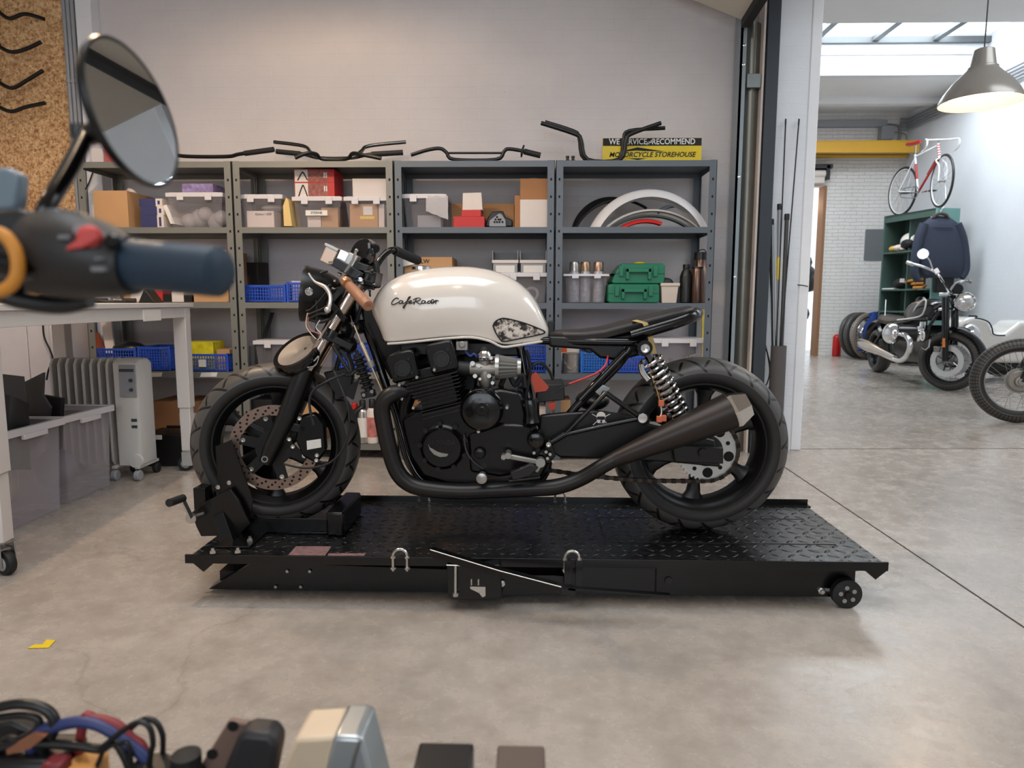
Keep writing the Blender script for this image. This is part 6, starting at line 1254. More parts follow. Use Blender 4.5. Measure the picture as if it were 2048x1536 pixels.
# covers
def cover(x, y, r, off, dp, nm, mm=M_engine, dome=0.3):
    c = B(x, y, off); return MB().lathe(c, (0, -1, 0), [(-0.03, r*1.08), (dp*0.35, r*1.08), (dp*0.5, r*0.98), (dp*0.85, r*0.92), (dp, r*(1-dome)), (dp, 0)], 44).build(nm, mm, bike)
cA = cover(886, 893, 0.068, 0.17, 0.03, 'alternator_cover', M_engine, 0.12)
for k in range(9): aa = 2*PI*k/9+0.3; c = B(886, 893, 0.185)+Vector((0.075*math.cos(aa), 0, 0.075*math.sin(aa))); MB().lathe(c, (0, -1, 0), [(-0.01, 0.009), (0.003, 0.008), (0.003, 0.004), (0.007, 0.004), (0.007, 0)], 10).build('cover_bolt', M_satin, cA)
text_mesh('HONDA', 0.022, mat('embossed_black', (20, 20, 21), 0.3), 'embossed_lettering', B(885, 886, 0.2012), (1, 0, 0), (0, 0, 1), cA, depth=0.0006, space=1.1)
sc2 = [(856, 888), (860, 895), (866, 898), (874, 903), (884, 906), (897, 908), (893, 913), (880, 914), (868, 909), (860, 900)]
MB().prism([B(x, y, 0.2008) for x, y in sc2], (0, -0.0006, 0)).build('worn_paint_patch', M_alu, cA, smooth=0)
cB = cover(964, 818, 0.064, 0.18, 0.05, 'pickup_cover', M_gloss, 0.45)
MB().lathe(B(964, 818, 0.231), (0, -1, 0), [(0, 0.022), (0.002, 0.020), (0.002, 0.008), (0.004, 0.006), (0.004, 0)], 24).build('cover_plug', M_engine, cB)
for (x, y) in ((930, 809), (992, 808), (957, 863), (1014, 815)): MB().lathe(B(x, y, 0.19), (0, -1, 0), [(-0.03, 0.007), (0, 0.007), (0.005, 0.005), (0.005, 0)], 10).build('bolt', M_bolt, bike)
cover(1072, 878, 0.026, 0.19, 0.03, 'pivot_cap', M_gloss, 0.5); cover(960, 905, 0.018, 0.18, 0.02, 'timing_plug', M_engine, 0.3)
MB().prism([B(935, 870, 0.18), B(1000, 846, 0.18), B(1062, 850, 0.18), B(1090, 905, 0.18), B(1075, 940, 0.18), B(1000, 955, 0.18), B(940, 945, 0.18)], (0, 0.03, 0)).build('sprocket_cover', M_engine, bike, bevel=0.01)
MB().lathe(B(1060, 798, 0.17), (B(1064, 842, 0.17)-B(1060, 798, 0.17)), [(0, 0), (0, 0.024), (0.015, 0.029), (0.05, 0.026), (0.075, 0.031), (0.085, 0.024), (0.085, 0)], 24).build('starter_motor', M_gloss, bike)
MB().tube([B(940, 780, 0.12), B(930, 800, 0.17), B(924, 830, 0.18)], 0.006, 8, smooth=4).build('breather_pipe', M_gloss, bike)
T([(928, 870, 0.19), (932, 900, 0.19), (944, 920, 0.19), (966, 938, 0.18)], 0.0026, n=7).build('drain_hose', M_dgrey, bike)
# carburettor, filter
cb_ = MB().lathe(B(969, 720, 0.14), B(969, 700, 0.14)-B(969, 720, 0.14), [(0, 0.020), (0.010, 0.026), (0.020, 0.024), (0.030, 0.016), (0.033, 0)], 24).build('carburettor_cap', M_chrome, bike)
cbb = MB().lathe(B(972, 775, 0.14), B(969, 722, 0.14)-B(972, 775, 0.14), [(0, 0), (0, 0.012), (0.02, 0.020), (0.05, 0.022), (0.07, 0.018), (0.088, 0.020), (0.088, 0)], 20).lathe(B(940, 738, 0.14), (1, 0, 0), [(0, 0.018), (0.03, 0.024), (0.06, 0.020), (0.085, 0.022), (0.085, 0)], 20).build('carburettor', M_alu, bike)
for (x, y, r) in ((945, 727, 0.008), (958, 732, 0.006), (982, 716, 0.006), (950, 752, 0.007), (978, 752, 0.007), (985, 766, 0.006), (960, 758, 0.005)): MB().tube([B(x, y, 0.17), B(x+3, y+3, 0.14)], r, 10).build('carburettor_fitting', M_steel, bike)
MB().tube([B(905, 735, 0.13), B(940, 738, 0.13)], 0.024, 16).build('inlet_rubber', M_rubber, bike)
f0, f1 = B(992, 734, 0.15), B(1043, 735, 0.15); dv = f1-f0; n = 36; rg = []
for f, r in ((0.10, 0.040), (0.85, 0.029)):
    d = dv.normalized(); u = Vector((0, 0, 1)); w = d.cross(u); rg.append([f0+dv*f+(u*math.cos(2*PI*k/n)+w*math.sin(2*PI*k/n))*(r*(1 if k % 2 else 0.90)) for k in range(n)])
MB().rings(rg).build('cone_air_filter', mat('grey_filter_pleats', (96, 96, 92), 0.6), bike, smooth=0)
MB().lathe(f0-dv*0.02, dv, [(0, 0), (0, 0.042), (dv.length*0.14, 0.042), (dv.length*0.14, 0)], 28).lathe(f0+dv*0.84, dv, [(0, 0), (0, 0.031), (dv.length*0.14, 0.030), (dv.length*0.14, 0)], 24).build('filter_clamp', M_steel, bike)
MB().box(B(913, 690, 0.12).x, B(936, 690, 0.12).x, YM-0.14, YM-0.10, B(920, 700, 0.12).z, B(920, 682, 0.12).z).lathe(B(924, 689, 0.143), (0, -1, 0), [(0, 0.011), (0.004, 0.010), (0.004, 0)], 16).build('ignition_unit', M_alu, bike, bevel=0.002)
T([(930, 702, 0.13), (940, 712, 0.13), (948, 708, 0.13), (955, 716, 0.13)], 0.004, n=7).build('fuel_hose', mat('blue_hose', (40, 60, 130), 0.4), bike)
# far carburettors for depth
for o in (0.04, -0.06, -0.16): MB().lathe(B(969, 775, o), (0, 0, 1), [(0, 0), (0, 0.014), (0.02, 0.02), (0.10, 0.02), (0.12, 0.026), (0.14, 0.016), (0.14, 0)], 16).build('carburettor', M_alu, bike)
# battery box region, orange tool, hoses
MB().prism([B(1075, 770, 0.08), B(1128, 768, 0.08), B(1130, 800, 0.08), B(1072, 806, 0.08)], (0, 0.16, 0)).build('battery_tray', M_black, bike, bevel=0.003)
MB().prism([B(1060, 752, 0.10), B(1072, 745, 0.10), B(1098, 775, 0.10), B(1092, 782, 0.10), B(1070, 785, 0.10)], (0, 0.03, 0)).build('orange_tag', mat('orange_tag', (176, 68, 46), 0.6), bike)
T([(1052, 700, 0.1), (1060, 730, 0.1), (1058, 760, 0.1), (1050, 800, 0.1)], 0.006, n=8).build('hose', M_black, bike)
T([(1060, 735, 0.08), (1080, 725, 0.08), (1098, 742, 0.08), (1106, 760, 0.08)], 0.005, n=8).build('hose', M_black, bike)
T([(1000, 775, 0.1), (1015, 745, 0.1), (1030, 770, 0.1), (1045, 750, 0.1), (1050, 775, 0.1)], 0.009, n=8).build('hose', M_rubber, bike)
MB().prism([B(1190, 784, 0.14), B(1206, 770, 0.14), B(1222, 776, 0.14), B(1215, 784, 0.14), B(1206, 782, 0.14), B(1200, 793, 0.14)], (0, 0.02, 0)).build('bracket', M_galv, bike, bevel=0.002)
MB().ball(B(1185, 800, -0.02), (0.06, 0.08, 0.035), 16, 9).build('starter_relay', M_black, bike)
# exhaust
hd = [(812, 783, 0.17), (790, 786, 0.185), (772, 798, 0.19), (764, 818, 0.19), (768, 850, 0.19), (778, 895, 0.19), (793, 940, 0.19), (815, 965, 0.19), (850, 977, 0.19), (920, 983, 0.19), (1000, 980, 0.19), (1070, 977, 0.19), (1115, 973, 0.19), (1160, 958, 0.19), (1205, 932, 0.20), (1235, 915, 0.20)]
T(hd, [0.019]*1+[0.027]*8+[0.026]*4+[0.0245]*3, n=18).build('exhaust_header', M_exh, bike)
for k, (dx, dy, o) in enumerate(((28, 4, 0.06), (30, 4, -0.06), (14, 0, -0.18))):
    T([(812+dx*0.3, 783, o), (790+dx, 790+dy, o), (782+dx, 820+dy, o), (788+dx, 860+dy, o), (802+dx, 915+dy, o), (830+dx, 955+dy, o*0.9+0.03), (880+dx, 972, o*0.4+0.08), (960, 978, 0.12)], 0.020, n=14).build('exhaust_header', M_exh, bike)
m0, m1 = B(1228, 919, 0.20), B(1465, 820, 0.215); dm = m1-m0; Lm = dm.length
muf = MB().lathe(m0, dm, [(0, 0.0), (0, 0.0245), (Lm*0.12, 0.030), (Lm*0.55, 0.046), (Lm*0.90, 0.056), (Lm*0.985, 0.058), (Lm*0.99, 0.055), (Lm*0.99, 0)], 40).build('muffler', mat('bronze_muffler', (46, 39, 36), 0.38, 0.45, 0.15, 6), bike)
d = dm.normalized(); ec = m0+dm*0.985; n = 6; u = Vector((0, 0, 1)); u = (u-d*u.dot(d)).normalized(); w = d.cross(u)
rg = [[ec+d*t+(u*math.cos(2*PI*k/n+0.5)+w*math.sin(2*PI*k/n+0.5))*r for k in range(n)] for t, r in ((0, 0.058), (0.012, 0.060), (0.058, 0.040), (0.058, 0.030), (0.01, 0.028))]
MB().rings(rg).build('muffler_end_cap', mat('polished_end_cap', (210, 208, 206), 0.12, 1.0), muf, smooth=0)
for f, g in ((0.35, 0.4), (0.62, 0.2), (0.9, 0.5)): MB().ball(m0+dm*f+u*0.04*(0.6+f*0.4)-w*0.01, 0.0015, 6, 4).build('weld_spot', M_chrome, muf)
MB().prism([B(1195, 940, 0.18), B(1212, 935, 0.18), B(1210, 955, 0.18), B(1203, 958, 0.18)], (0, 0.02, 0)).build('hanger', M_black, bike)
# gear lever, peg
MB().obox(B(1018, 913, 0.22), B(1080, 925, 0.22), 0.012, 0.017, (0, 0, 1)).build('gear_lever', M_alu, bike, bevel=0.004)
MB().lathe(B(1016, 912, 0.25), (0, 1, 0), [(0, 0), (0, 0.010), (0.05, 0.010), (0.05, 0)], 14).lathe(B(1007, 915, 0.26), (0, 1, 0), [(0, 0), (0, 0.008), (0.03, 0.008), (0.03, 0)], 14).build('lever_toe_peg', M_steel, bike)
MB().lathe(B(1081, 926, 0.235), (0, 1, 0), [(0, 0), (0, 0.015), (0.03, 0.015), (0.03, 0)], 18).tube([B(1080, 930, 0.22), B(1072, 942, 0.22)], 0.009, 10).build('lever_pivot', M_steel, bike)
MB().prism([B(1098, 878, 0.19), B(1103, 888, 0.19), B(1112, 912, 0.19), B(1098, 930, 0.19), B(1072, 912, 0.19), B(1088, 895, 0.19)], (0, 0.02, 0)).build('rearset_plate', M_gloss, bike, bevel=0.004)
MB().lathe(B(1097, 889, 0.195), (0, -1, 0), [(0, 0.009), (0.004, 0.008), (0.004, 0.003), (0.002, 0)], 14).build('bolt', M_bolt, bike)
for (x, y) in ((1092, 903), (1100, 908), (1095, 916), (1106, 922), (1068, 905)): MB().lathe(B(x, y, 0.20), (0, -1, 0), [(0, 0.006), (0.008, 0.005), (0.008, 0)], 10).build('linkage_bolt', M_bolt, bike)
MB().tube([B(962, 958, 0.24), B(1020, 957, 0.22), B(1075, 938, 0.2)], 0.007, 8).tube([B(1018, 962, 0.25), B(1080, 955, 0.25)], 0.005, 8).tube([B(1022, 950, 0.25), B(1045, 935, 0.25)], 0.006, 8).build('side_stand', M_gloss, bike)
MB().lathe(B(963, 958, 0.25), (0, 1, 0), [(0, 0), (0, 0.008), (0.003, 0.017), (0.02, 0.017), (0.05, 0.012), (0.05, 0)], 18).build('stand_pivot', M_steel, bike)
MB().prism([B(1020, 945, 0.26), B(1060, 930, 0.26), B(1078, 935, 0.24), B(1060, 952, 0.26), B(1025, 962, 0.26)], (0, 0.03, 0)).build('foot_peg', M_black, bike, bevel=0.004)
MB().tube([B(905, 975, 0.1), B(905, 1000, 0.1)], 0.008, 8).tube([B(930, 975, 0.1), B(930, 1000, 0.1)], 0.008, 8).build('sump_plug', M_satin, bike)
# ---- front end ----
ftop, fbot = (737, 515), (536, 915)
hdv = Vector((-math.cos(a), -math.sin(a), 0)); sdv = Vector((math.sin(a), -math.cos(a), 0))      # heading and left side of the turned fork
ctr0 = B(543, 905); 
def FK(x, y, side):           # point on the fork leg in the photo, taken on the near leg plane, mirrored to the far leg for side=-1
    p = at(x, y, YM-0.10); n = (p-fc).dot(sdv); q = p+sdv*(0.105-n) if side > 0 else p+sdv*(-0.105-n); return q
for s, nm in ((1, 'fork_leg'), (-1, 'fork_leg')):
    MB().tube([FK(733, 530, s), FK(612, 745, s)], 0.0255, 20).build('fork_tube', mat('fork_chrome', (196, 180, 168), 0.16, 1.0), bike)
    MB().tube([FK(611, 737, s), FK(606, 748, s), FK(600, 765, s), FK(572, 838, s), FK(540, 905, s), FK(532, 925, s)], [0.034, 0.034, 0.035, 0.032, 0.028, 0.023], 20).build(nm, M_satin, bike)
axl = FK(533, 914, 1); MB().lathe(axl+sdv*0.0, sdv, [(-0.22, 0), (-0.22, 0.012), (0.025, 0.012), (0.026, 0.008), (0.026, 0)], 16).build('front_axle', M_satin, bike)
MB().ring(axl+sdv*0.026, sdv, [(0, 0.007), (0, 0.011), (0.002, 0.011), (0.002, 0.007)], 20).build('axle_ring', M_steel, bike)
def clampplate(x0, y0, x1, y1, th, nm):
    A0, A1 = FK(x0, y0, 1), FK(x1, y1, 1); B0, B1 = FK(x0, y0, -1), FK(x1, y1, -1); d1 = (A1-A0)
    P = [A0+sdv*0.03, A1+sdv*0.03, B1-sdv*0.03, B0-sdv*0.03]; dn = (FK(612, 745, 1)-FK(733, 530, 1)).normalized()*th
    return MB().prism(P, dn).build(nm, M_satin, bike, bevel=0.004)
clampplate(700, 545, 750, 566, 0.024, 'top_yoke'); clampplate(650, 662, 708, 690, 0.026, 'bottom_yoke')
MB().lathe(FK(664, 668, 1)+Vector((0, 0, 0)), (FK(612, 745, 1)-FK(733, 530, 1)), [(-0.012, 0.026), (-0.012, 0.033), (0.016, 0.033), (0.016, 0.026)], 24).build('fork_clamp', M_gloss, bike)
MB().lathe(FK(728, 540, 1), (FK(612, 745, 1)-FK(733, 530, 1)), [(-0.02, 0.0), (-0.02, 0.02), (-0.01, 0.028), (0.03, 0.028), (0.03, 0.022)], 24).build('fork_cap', M_satin, bike)
# brake caliper + label
cp = FK(618, 866, 1)
MB().prism([FK(598, 835, 1)+sdv*0.01, FK(628, 828, 1)+sdv*0.01, FK(648, 850, 1)+sdv*0.01, FK(652, 905, 1)+sdv*0.01, FK(632, 930, 1)+sdv*0.01, FK(606, 915, 1)+sdv*0.01, FK(590, 880, 1)+sdv*0.01], sdv*-0.05).build('brake_caliper', M_engine, bike, bevel=0.008)
MB().obox(FK(570, 850, 1), FK(610, 862, 1), 0.02, 0.03).build('caliper_bracket', M_satin, bike, bevel=0.004)
MB().prism([FK(613, 882, 1)+sdv*0.016, FK(641, 879, 1)+sdv*0.016, FK(642, 896, 1)+sdv*0.016, FK(614, 900, 1)+sdv*0.016], sdv*0.001).build('paper_tag', M_paper, bike, smooth=0)
for (x, y) in ((599, 837), (579, 878), (586, 893), (633, 912), (632, 922)): MB().lathe(FK(x, y, 1)+sdv*0.012, sdv, [(0, 0.007), (0.004, 0.007), (0.004, 0.003), (0.002, 0)], 12).build('bolt', M_bolt, bike)
for (pts, r, nm) in (([(690, 748, 0.16), (660, 760, 0.2), (630, 778, 0.2), (619, 800, 0.2), (622, 830, 0.2), (628, 850, 0.2)], 0.0042, 'brake_hose'),
                 ([(668, 742, 0.14), (682, 775, 0.18), (696, 815, 0.2), (698, 860, 0.2), (685, 900, 0.2), (655, 928, 0.2), (610, 936, 0.19), (568, 928, 0.17)], 0.0036, 'speedometer_cable'),
                 ([(655, 580, 0.12), (640, 600, 0.12), (622, 618, 0.13), (612, 622, 0.13)], 0.0025, 'cable'), ([(655, 628, 0.14), (640, 628, 0.14), (622, 636, 0.14), (615, 642, 0.14)], 0.004, 'cable'),
                 ([(668, 600, 0.14), (648, 616, 0.14), (620, 628, 0.15), (617, 634, 0.15)], 0.003, 'cable'), ([(632, 600, 0.12), (634, 630, 0.12), (632, 665, 0.12), (640, 680, 0.12)], 0.0034, 'cable'),
                 ([(620, 640, 0.12), (640, 645, 0.12), (660, 638, 0.12), (675, 620, 0.12)], 0.004, 'cable'), ([(665, 690, 0.12), (700, 745, 0.12), (696, 720, 0.1), (680, 700, 0.1)], 0.006, 'cable'),
                 ([(726, 600, 0.03), (708, 660, 0.03), (696, 700, 0.03), (706, 740, 0.03), (690, 750, 0.03)], 0.007, 'cable'), ([(708, 560, 0.0), (698, 620, 0.0), (690, 660, 0.0), (682, 700, 0.0), (672, 740, 0.0)], 0.008, 'wiring_loom'),
                 ([(712, 700, 0.1), (720, 730, 0.1), (700, 750, 0.12), (680, 745, 0.1)], 0.006, 'cable')):
    T(pts, r, n=8).build(nm, M_rubber, bike)
for k, (pts, c) in enumerate((([(615, 626, 0.15), (612, 650, 0.15), (620, 665, 0.15), (632, 678, 0.15)], (226, 200, 180)), ([(618, 626, 0.15), (616, 645, 0.15), (622, 660, 0.15), (640, 668, 0.15)], (190, 110, 90)), ([(640, 640, 0.15), (632, 655, 0.15), (642, 668, 0.15), (636, 680, 0.15)], (210, 200, 190)))):
    T(pts, 0.0018, n=6).build('wire', mat('loom_wire_%s' % 'abc'[k], c, 0.5), bike)
# headlight shell (side on), bulb socket bolt
hs = B(655, 588, 0.0); hx = (hdv+Vector((0, 0, 0.12))).normalized()
hc = B(634, 590, 0.02)
hl = MB().lathe(hc, hx, [(-0.085, 0.0), (-0.083, 0.03), (-0.065, 0.065), (-0.02, 0.086), (0.028, 0.092), (0.034, 0.095), (0.046, 0.095), (0.046, 0.088), (0.02, 0.08), (-0.03, 0.07), (-0.05, 0.0)], 40, cap=False).build('headlight_shell', M_satin, bike)
MB().lathe(hc+sdv*0.093+Vector((-0.015, 0, 0.01)), sdv, [(-0.01, 0.013), (0.004, 0.013), (0.006, 0.008), (0.003, 0.007), (0.003, 0)], 18).build('bolt', M_chrome, hl)
MB().obox(B(655, 610, 0.09), B(700, 560, 0.09), 0.006, 0.02).obox(B(655, 600, 0.09), B(690, 640, 0.1), 0.006, 0.02).build('headlight_bracket', M_satin, bike, bevel=0.002)
# loose headlight ring and reflector hanging under it
lc = B(600, 709, 0.05); ln_ = Vector((-0.35, -0.55, 0.76)).normalized()
lr = MB().lathe(lc, ln_, [(0.02, 0.072), (0.022, 0.088), (0.005, 0.094), (-0.012, 0.090), (-0.02, 0.08), (-0.05, 0.05), (-0.07, 0.02), (-0.07, 0)], 40, cap=False).build('headlight_rim', M_gloss, bike)
MB().lathe(lc, ln_, [(0.020, 0.073), (0.016, 0.04), (0.012, 0.0)], 32, cap=False).build('lens', mat('dusty_reflector', (150, 144, 138), 0.4, 0.5, 0.5, 16), lr)
T([(628, 722, 0.12), (638, 712, 0.12), (632, 730, 0.12), (615, 735, 0.12)], 0.003, n=7).build('wire', M_chrome, bike)
MB().tube([B(640, 690, 0.08), B(622, 735, 0.08)], 0.006, 8).tube([B(660, 690, 0.06), B(610, 700, 0.06)], 0.008, 8).build('lamp_hanger', M_black, bike)
# handlebars, controls
T([(742, 560, -0.28), (755, 528, -0.30), (771, 507, -0.32), (785, 500, -0.34), (800, 506, -0.38)], 0.0125, n=12).build('handlebar', M_gloss, bike)
MB().tube([B(790, 501, -0.35), B(836, 521, -0.50)], 0.0185, 14).build('right_grip', M_rubber, bike)
T([(742, 562, -0.28), (735, 560, 0.0), (715, 562, 0.18), (700, 572, 0.26)], 0.0125, n=12).build('handlebar', M_gloss, bike)
gr0, gr1 = B(697, 570, 0.25), B(737, 612, 0.42); gd = gr1-gr0
MB().lathe(gr0, gd, [(0, 0), (0, 0.013), (gd.length*0.05, 0.0155), (gd.length*0.5, 0.0165), (gd.length*0.78, 0.0165), (gd.length*0.79, 0.0155), (gd.length*0.81, 0.0165), (gd.length*0.97, 0.0165), (gd.length, 0.014), (gd.length, 0.006), (gd.length*0.99, 0.005), (gd.length*0.99, 0)], 28).build('left_grip', M_brown, bike)
MB().lathe(B(690, 562, 0.24), gd, [(0, 0), (0, 0.016), (0.02, 0.018), (0.03, 0.014), (0.03, 0)], 20).build('grip_flange', mat('brass_ring', (186, 140, 104), 0.3, 0.7), bike)
T([(617, 546, 0.26), (628, 562, 0.26), (642, 570, 0.27), (652, 576, 0.28), (660, 590, 0.30), (660, 605, 0.32), (656, 620, 0.33)], [0.003, 0.0035, 0.006, 0.007, 0.006, 0.0055, 0.007], n=12).build('clutch_lever', mat('silver_lever', (206, 202, 198), 0.25, 0.7), bike)
MB().ball(B(655, 620, 0.33), 0.010, 12, 8).build('lever_tip', MATS['silver_lever'], bike)
# master cylinder reservoir
def tbox(x, y, off, w_, h_, d_, rot, nm, mm, bv=0.003, par=None):
    c = B(x, y, off); M = Matrix.Translation(c) @ Matrix.Rotation(math.radians(rot), 4, 'Y'); return MB().box(-w_/2, w_/2, -d_/2, d_/2, -h_/2, h_/2, M).build(nm, mm, par or bike, bevel=bv)
rs = tbox(662, 512, 0.12, 0.042, 0.055, 0.05, 26, 'brake_reservoir', mat('warm_aluminium', (206, 178, 158), 0.3, 0.6)); tbox(667, 496, 0.12, 0.048, 0.010, 0.055, 26, 'reservoir_lid', M_steel, 0.002)
tbox(688, 518, 0.12, 0.035, 0.05, 0.05, 26, 'master_cylinder', M_chrome); tbox(705, 522, 0.13, 0.032, 0.045, 0.05, 28, 'master_cylinder_clamp', M_steel)
tbox(700, 540, 0.14, 0.10, 0.03, 0.06, 30, 'switch_block', M_black); tbox(735, 555, 0.1, 0.075, 0.045, 0.10, 12, 'gauge_mount', M_satin); tbox(722, 545, 0.12, 0.05, 0.06, 0.06, 20, 'switch_housing', M_black)
MB().tube([B(690, 545, 0.2), B(706, 520, 0.2), B(712, 502, 0.2)], 0.0045, 8).ball(B(713, 501, 0.2), 0.006, 8, 6).build('mirror_stay', M_steel, bike)
gg = B(725, 506, 0.05); gx_ = Vector((-0.55, -0.75, 0.38)).normalized()
MB().lathe(gg, gx_, [(-0.05, 0.0), (-0.045, 0.02), (-0.02, 0.042), (0.0, 0.048), (0.012, 0.048), (0.016, 0.042), (0.012, 0.0)], 36).build('speedometer', M_gloss, bike)
MB().tube([B(739, 488, -0.02), B(750, 497, 0.06)], 0.017, 18).build('warning_light_tube', mat('dark_chrome', (110, 108, 106), 0.15, 1.0), bike); MB().tube([B(750, 497, 0.06), B(751, 498, 0.064)], 0.014, 18).build('tube_mouth', M_hole, bike)
MB().prism([B(712, 520, 0.02), B(742, 508, 0.02), B(752, 528, 0.02), B(756, 575, 0.02), B(720, 580, 0.02), B(705, 550, 0.02)], (0, 0.06, 0)).build('instrument_bracket', M_satin, bike, bevel=0.006)
random.seed(21)
for k in range(26):
    x = 655+random.random()*95; y = 520+random.random()*60+ (x-655)*0.15; o = 0.06+random.random()*0.14; dx_, dy_ = random.uniform(-16, 16), random.uniform(-14, 14)
    if k % 3 == 0: MB().tube([B(x, y, o), B(x+dx_*0.5, y+dy_*0.5, o)], 0.006, 8).build('control_fitting', [M_chrome, M_steel, M_alu][k % 3], bike)
    else: T([(x, y, o), (x+dx_, y+dy_*0.5, o+0.01), (x+dx_*0.6, y+dy_*1.6, o)], 0.0035, n=6).build('cable', M_rubber, bike)
MB().lathe(B(721, 559, 0.19), (0, -1, 0), [(0, 0.008), (0.005, 0.007), (0.005, 0)], 12).build('bolt', M_chrome, bike)
# steering damper rod, black coil with bellows
d0, d1, d2, d3 = B(708, 650, 0.14), B(722, 685, 0.14), B(742, 730, 0.14), B(768, 790, 0.14)
MB().tube([d0, d1], 0.0028, 8).tube([d1, d2], 0.0072, 12).tube([d2, d3], 0.0042, 10).build('damper_rod', mat('gold_silver_rod', (206, 186, 158), 0.25, 0.9), bike)
MB().tube([B(739, 722, 0.14), B(744, 734, 0.14)], 0.012, 12).build('damper_collar', M_alu, bike)
c0, c1 = B(714, 708, 0.10), B(738, 782, 0.10); dd = c1-c0; b = MB(); b.tube([c0, c1], 0.013, 12)
for k in range(7): f = 0.12+k*0.125; b.lathe(c0+dd*f, dd, [(-0.006, 0.013), (-0.002, 0.023), (0.002, 0.023), (0.006, 0.013)], 20)
b.build('ribbed_bellows', M_rubber, bike); tbox(737, 788, 0.10, 0.045, 0.022, 0.03, -12, 'coil_block', M_black)
for (x, y) in ((728, 790), (744, 783)): MB().lathe(B(x, y, 0.12), (0, -1, 0), [(0, 0.007), (0.005, 0.006), (0.005, 0.002), (0.002, 0)], 12).build('bolt', M_bolt, bike)
MB().prism([B(700, 770, 0.02), B(716, 760, 0.02), B(705, 800, 0.02), B(690, 790, 0.02)], (0, 0.02, 0)).build('radiator_bracket', M_black, bike)
for (x, y, r) in ((690, 640, 0.02), (700, 690, 0.025), (694, 660, 0.02), (720, 655, 0.018), (682, 690, 0.02)): MB().ball(B(x, y, 0.02), (r, 0.04, r*1.3), 10, 7).build('steering_head_part', M_black, bike)
MB().prism([B(646, 745, 0.0), B(690, 735, 0.0), B(706, 752, 0.0), B(700, 790, 0.0), B(672, 800, 0.0)], (0, 0.03, 0)).build('fender_bracket', M_black, bike, bevel=0.004)

MB().prism([B(1094, 808, 0.10), B(1112, 806, 0.10), B(1110, 818, 0.10), B(1102, 822, 0.10)], (0, 0.03, 0)).build('orange_tag', MATS['orange_tag'], bike)
# ---------------- things in the far hall ----------------
g = gnd(1665, 711); t = thing('fire_extinguisher', 'small red fire extinguisher standing on the floor by the far brick wall', 'fire extinguisher', (g.x, g.y-0.1, 0))
hz = at(1665, 668, g.y-0.1).z; c = Vector((g.x, g.y-0.12, 0))
MB().lathe(c, (0, 0, 1), [(0, 0.07), (0.01, 0.078), (hz*0.86, 0.078), (hz*0.96, 0.05), (hz, 0.02), (hz, 0)], 24).build('cylinder', mat('extinguisher_red', (190, 24, 24), 0.3), t)
MB().tube([c+Vector((0, 0, hz)), c+Vector((0, 0, hz+0.03))], 0.02, 10).obox(c+Vector((-0.07, 0, hz+0.05)), c+Vector((0.06, 0, hz+0.02)), 0.02, 0.012).tube([c+Vector((-0.02, 0, hz+0.02)), c+Vector((-0.10, 0, hz-0.02)), c+Vector((-0.09, 0, hz-0.2))], 0.009, 8, smooth=4).build('valve', M_black, t)
def spokewheel(name, parent, c, hd, R, w, rr, tm, hubr=0.03, hubw=0.10, ns=36, rimm=None, spm=None, lean=0.0):
    c = Vector(c); hd = Vector(hd).normalized(); ax = hd.cross(Vector((0, 0, 1))).normalized(); upv = Vector((0, 0, 1))
    if lean: upv = (upv+ax*lean).normalized(); ax = hd.cross(upv).normalized()
    M = Matrix(((hd.x, ax.x, upv.x, c.x), (hd.y, ax.y, upv.y, c.y), (hd.z, ax.z, upv.z, c.z), (0, 0, 0, 1))); rw = w*0.62
    ro = MB().ring((0, 0, 0), (0, 1, 0), [(-rw/2, rr+0.003), (-rw/2, rr-0.008), (-rw/4, rr-0.016), (rw/4, rr-0.016), (rw/2, rr-0.008), (rw/2, rr+0.003)], 56).xf(M).build(name, rimm or M_chrome, parent)
    MB().ring((0, 0, 0), (0, 1, 0), tyre_profile(R, w, rr), 90).xf(M).build('tyre', tm, ro, smooth=60)
    MB().lathe((0, -hubw/2, 0), (0, 1, 0), [(0, 0), (0, hubr), (hubw*0.1, hubr*1.15), (hubw*0.2, hubr*0.6), (hubw*0.8, hubr*0.6), (hubw*0.9, hubr*1.15), (hubw, hubr), (hubw, 0)], 24).xf(M).build('hub', M_alu, ro)
    s = MB()
    for k in range(ns):
        a = 2*PI*k/ns; a2 = a+(0.45 if k % 2 else -0.45)*(1 if (k//2) % 2 else -1); y = hubw*0.4*(1 if k % 2 else -1)
        s.tube([(hubr*1.05*math.cos(a2), y, hubr*1.05*math.sin(a2)), ((rr-0.014)*math.cos(a), y*0.15, (rr-0.014)*math.sin(a))], 0.0018 if R > 0.3 else 0.001, 5)
    s.xf(M).build('spokes', spm or M_chrome, ro)
    return ro, M
# three spare tyres leaning on the brick wall
for k, (x, y, rad, yy) in enumerate(((1714, 668, 45, 11.95), (1724, 669, 46, 11.78), (1738, 668, 46, 11.60))):
    c = at(x, y, yy); R = rad/1370*yy; c.z = R*0.985
    t = thing('spare_wheel', ['spoked spare wheel nearest the brick wall, first of three', 'spoked spare wheel in the middle of three by the brick wall', 'spoked spare wheel with pale tread, front of the three'][k], 'wheel', (c.x, c.y, 0), 'spare wheels by the brick wall')
    spokewheel('rim', t, c, (0.93, 0.37, 0), R, 0.09, R*0.80, M_road if k < 2 else mat_tyre('pale_road_tyre', 60, 0.5, 0.05, (130, 118, 108)), 0.04, 0.1, 24, lean=-0.10)
g = at(1742, 632, 11.4); o = MB(); random.seed(2); rg = []
for i in range(7):
    f = i/6; cc = at(1752-24*f, 625+75*f, 11.35); rg.append([cc+Vector((math.cos(q)*(0.08+0.05*math.sin(i*2+q*3)), math.sin(q)*0.05, 0.02*math.sin(q*2+i))) for q in (2*PI*j/12 for j in range(12))])
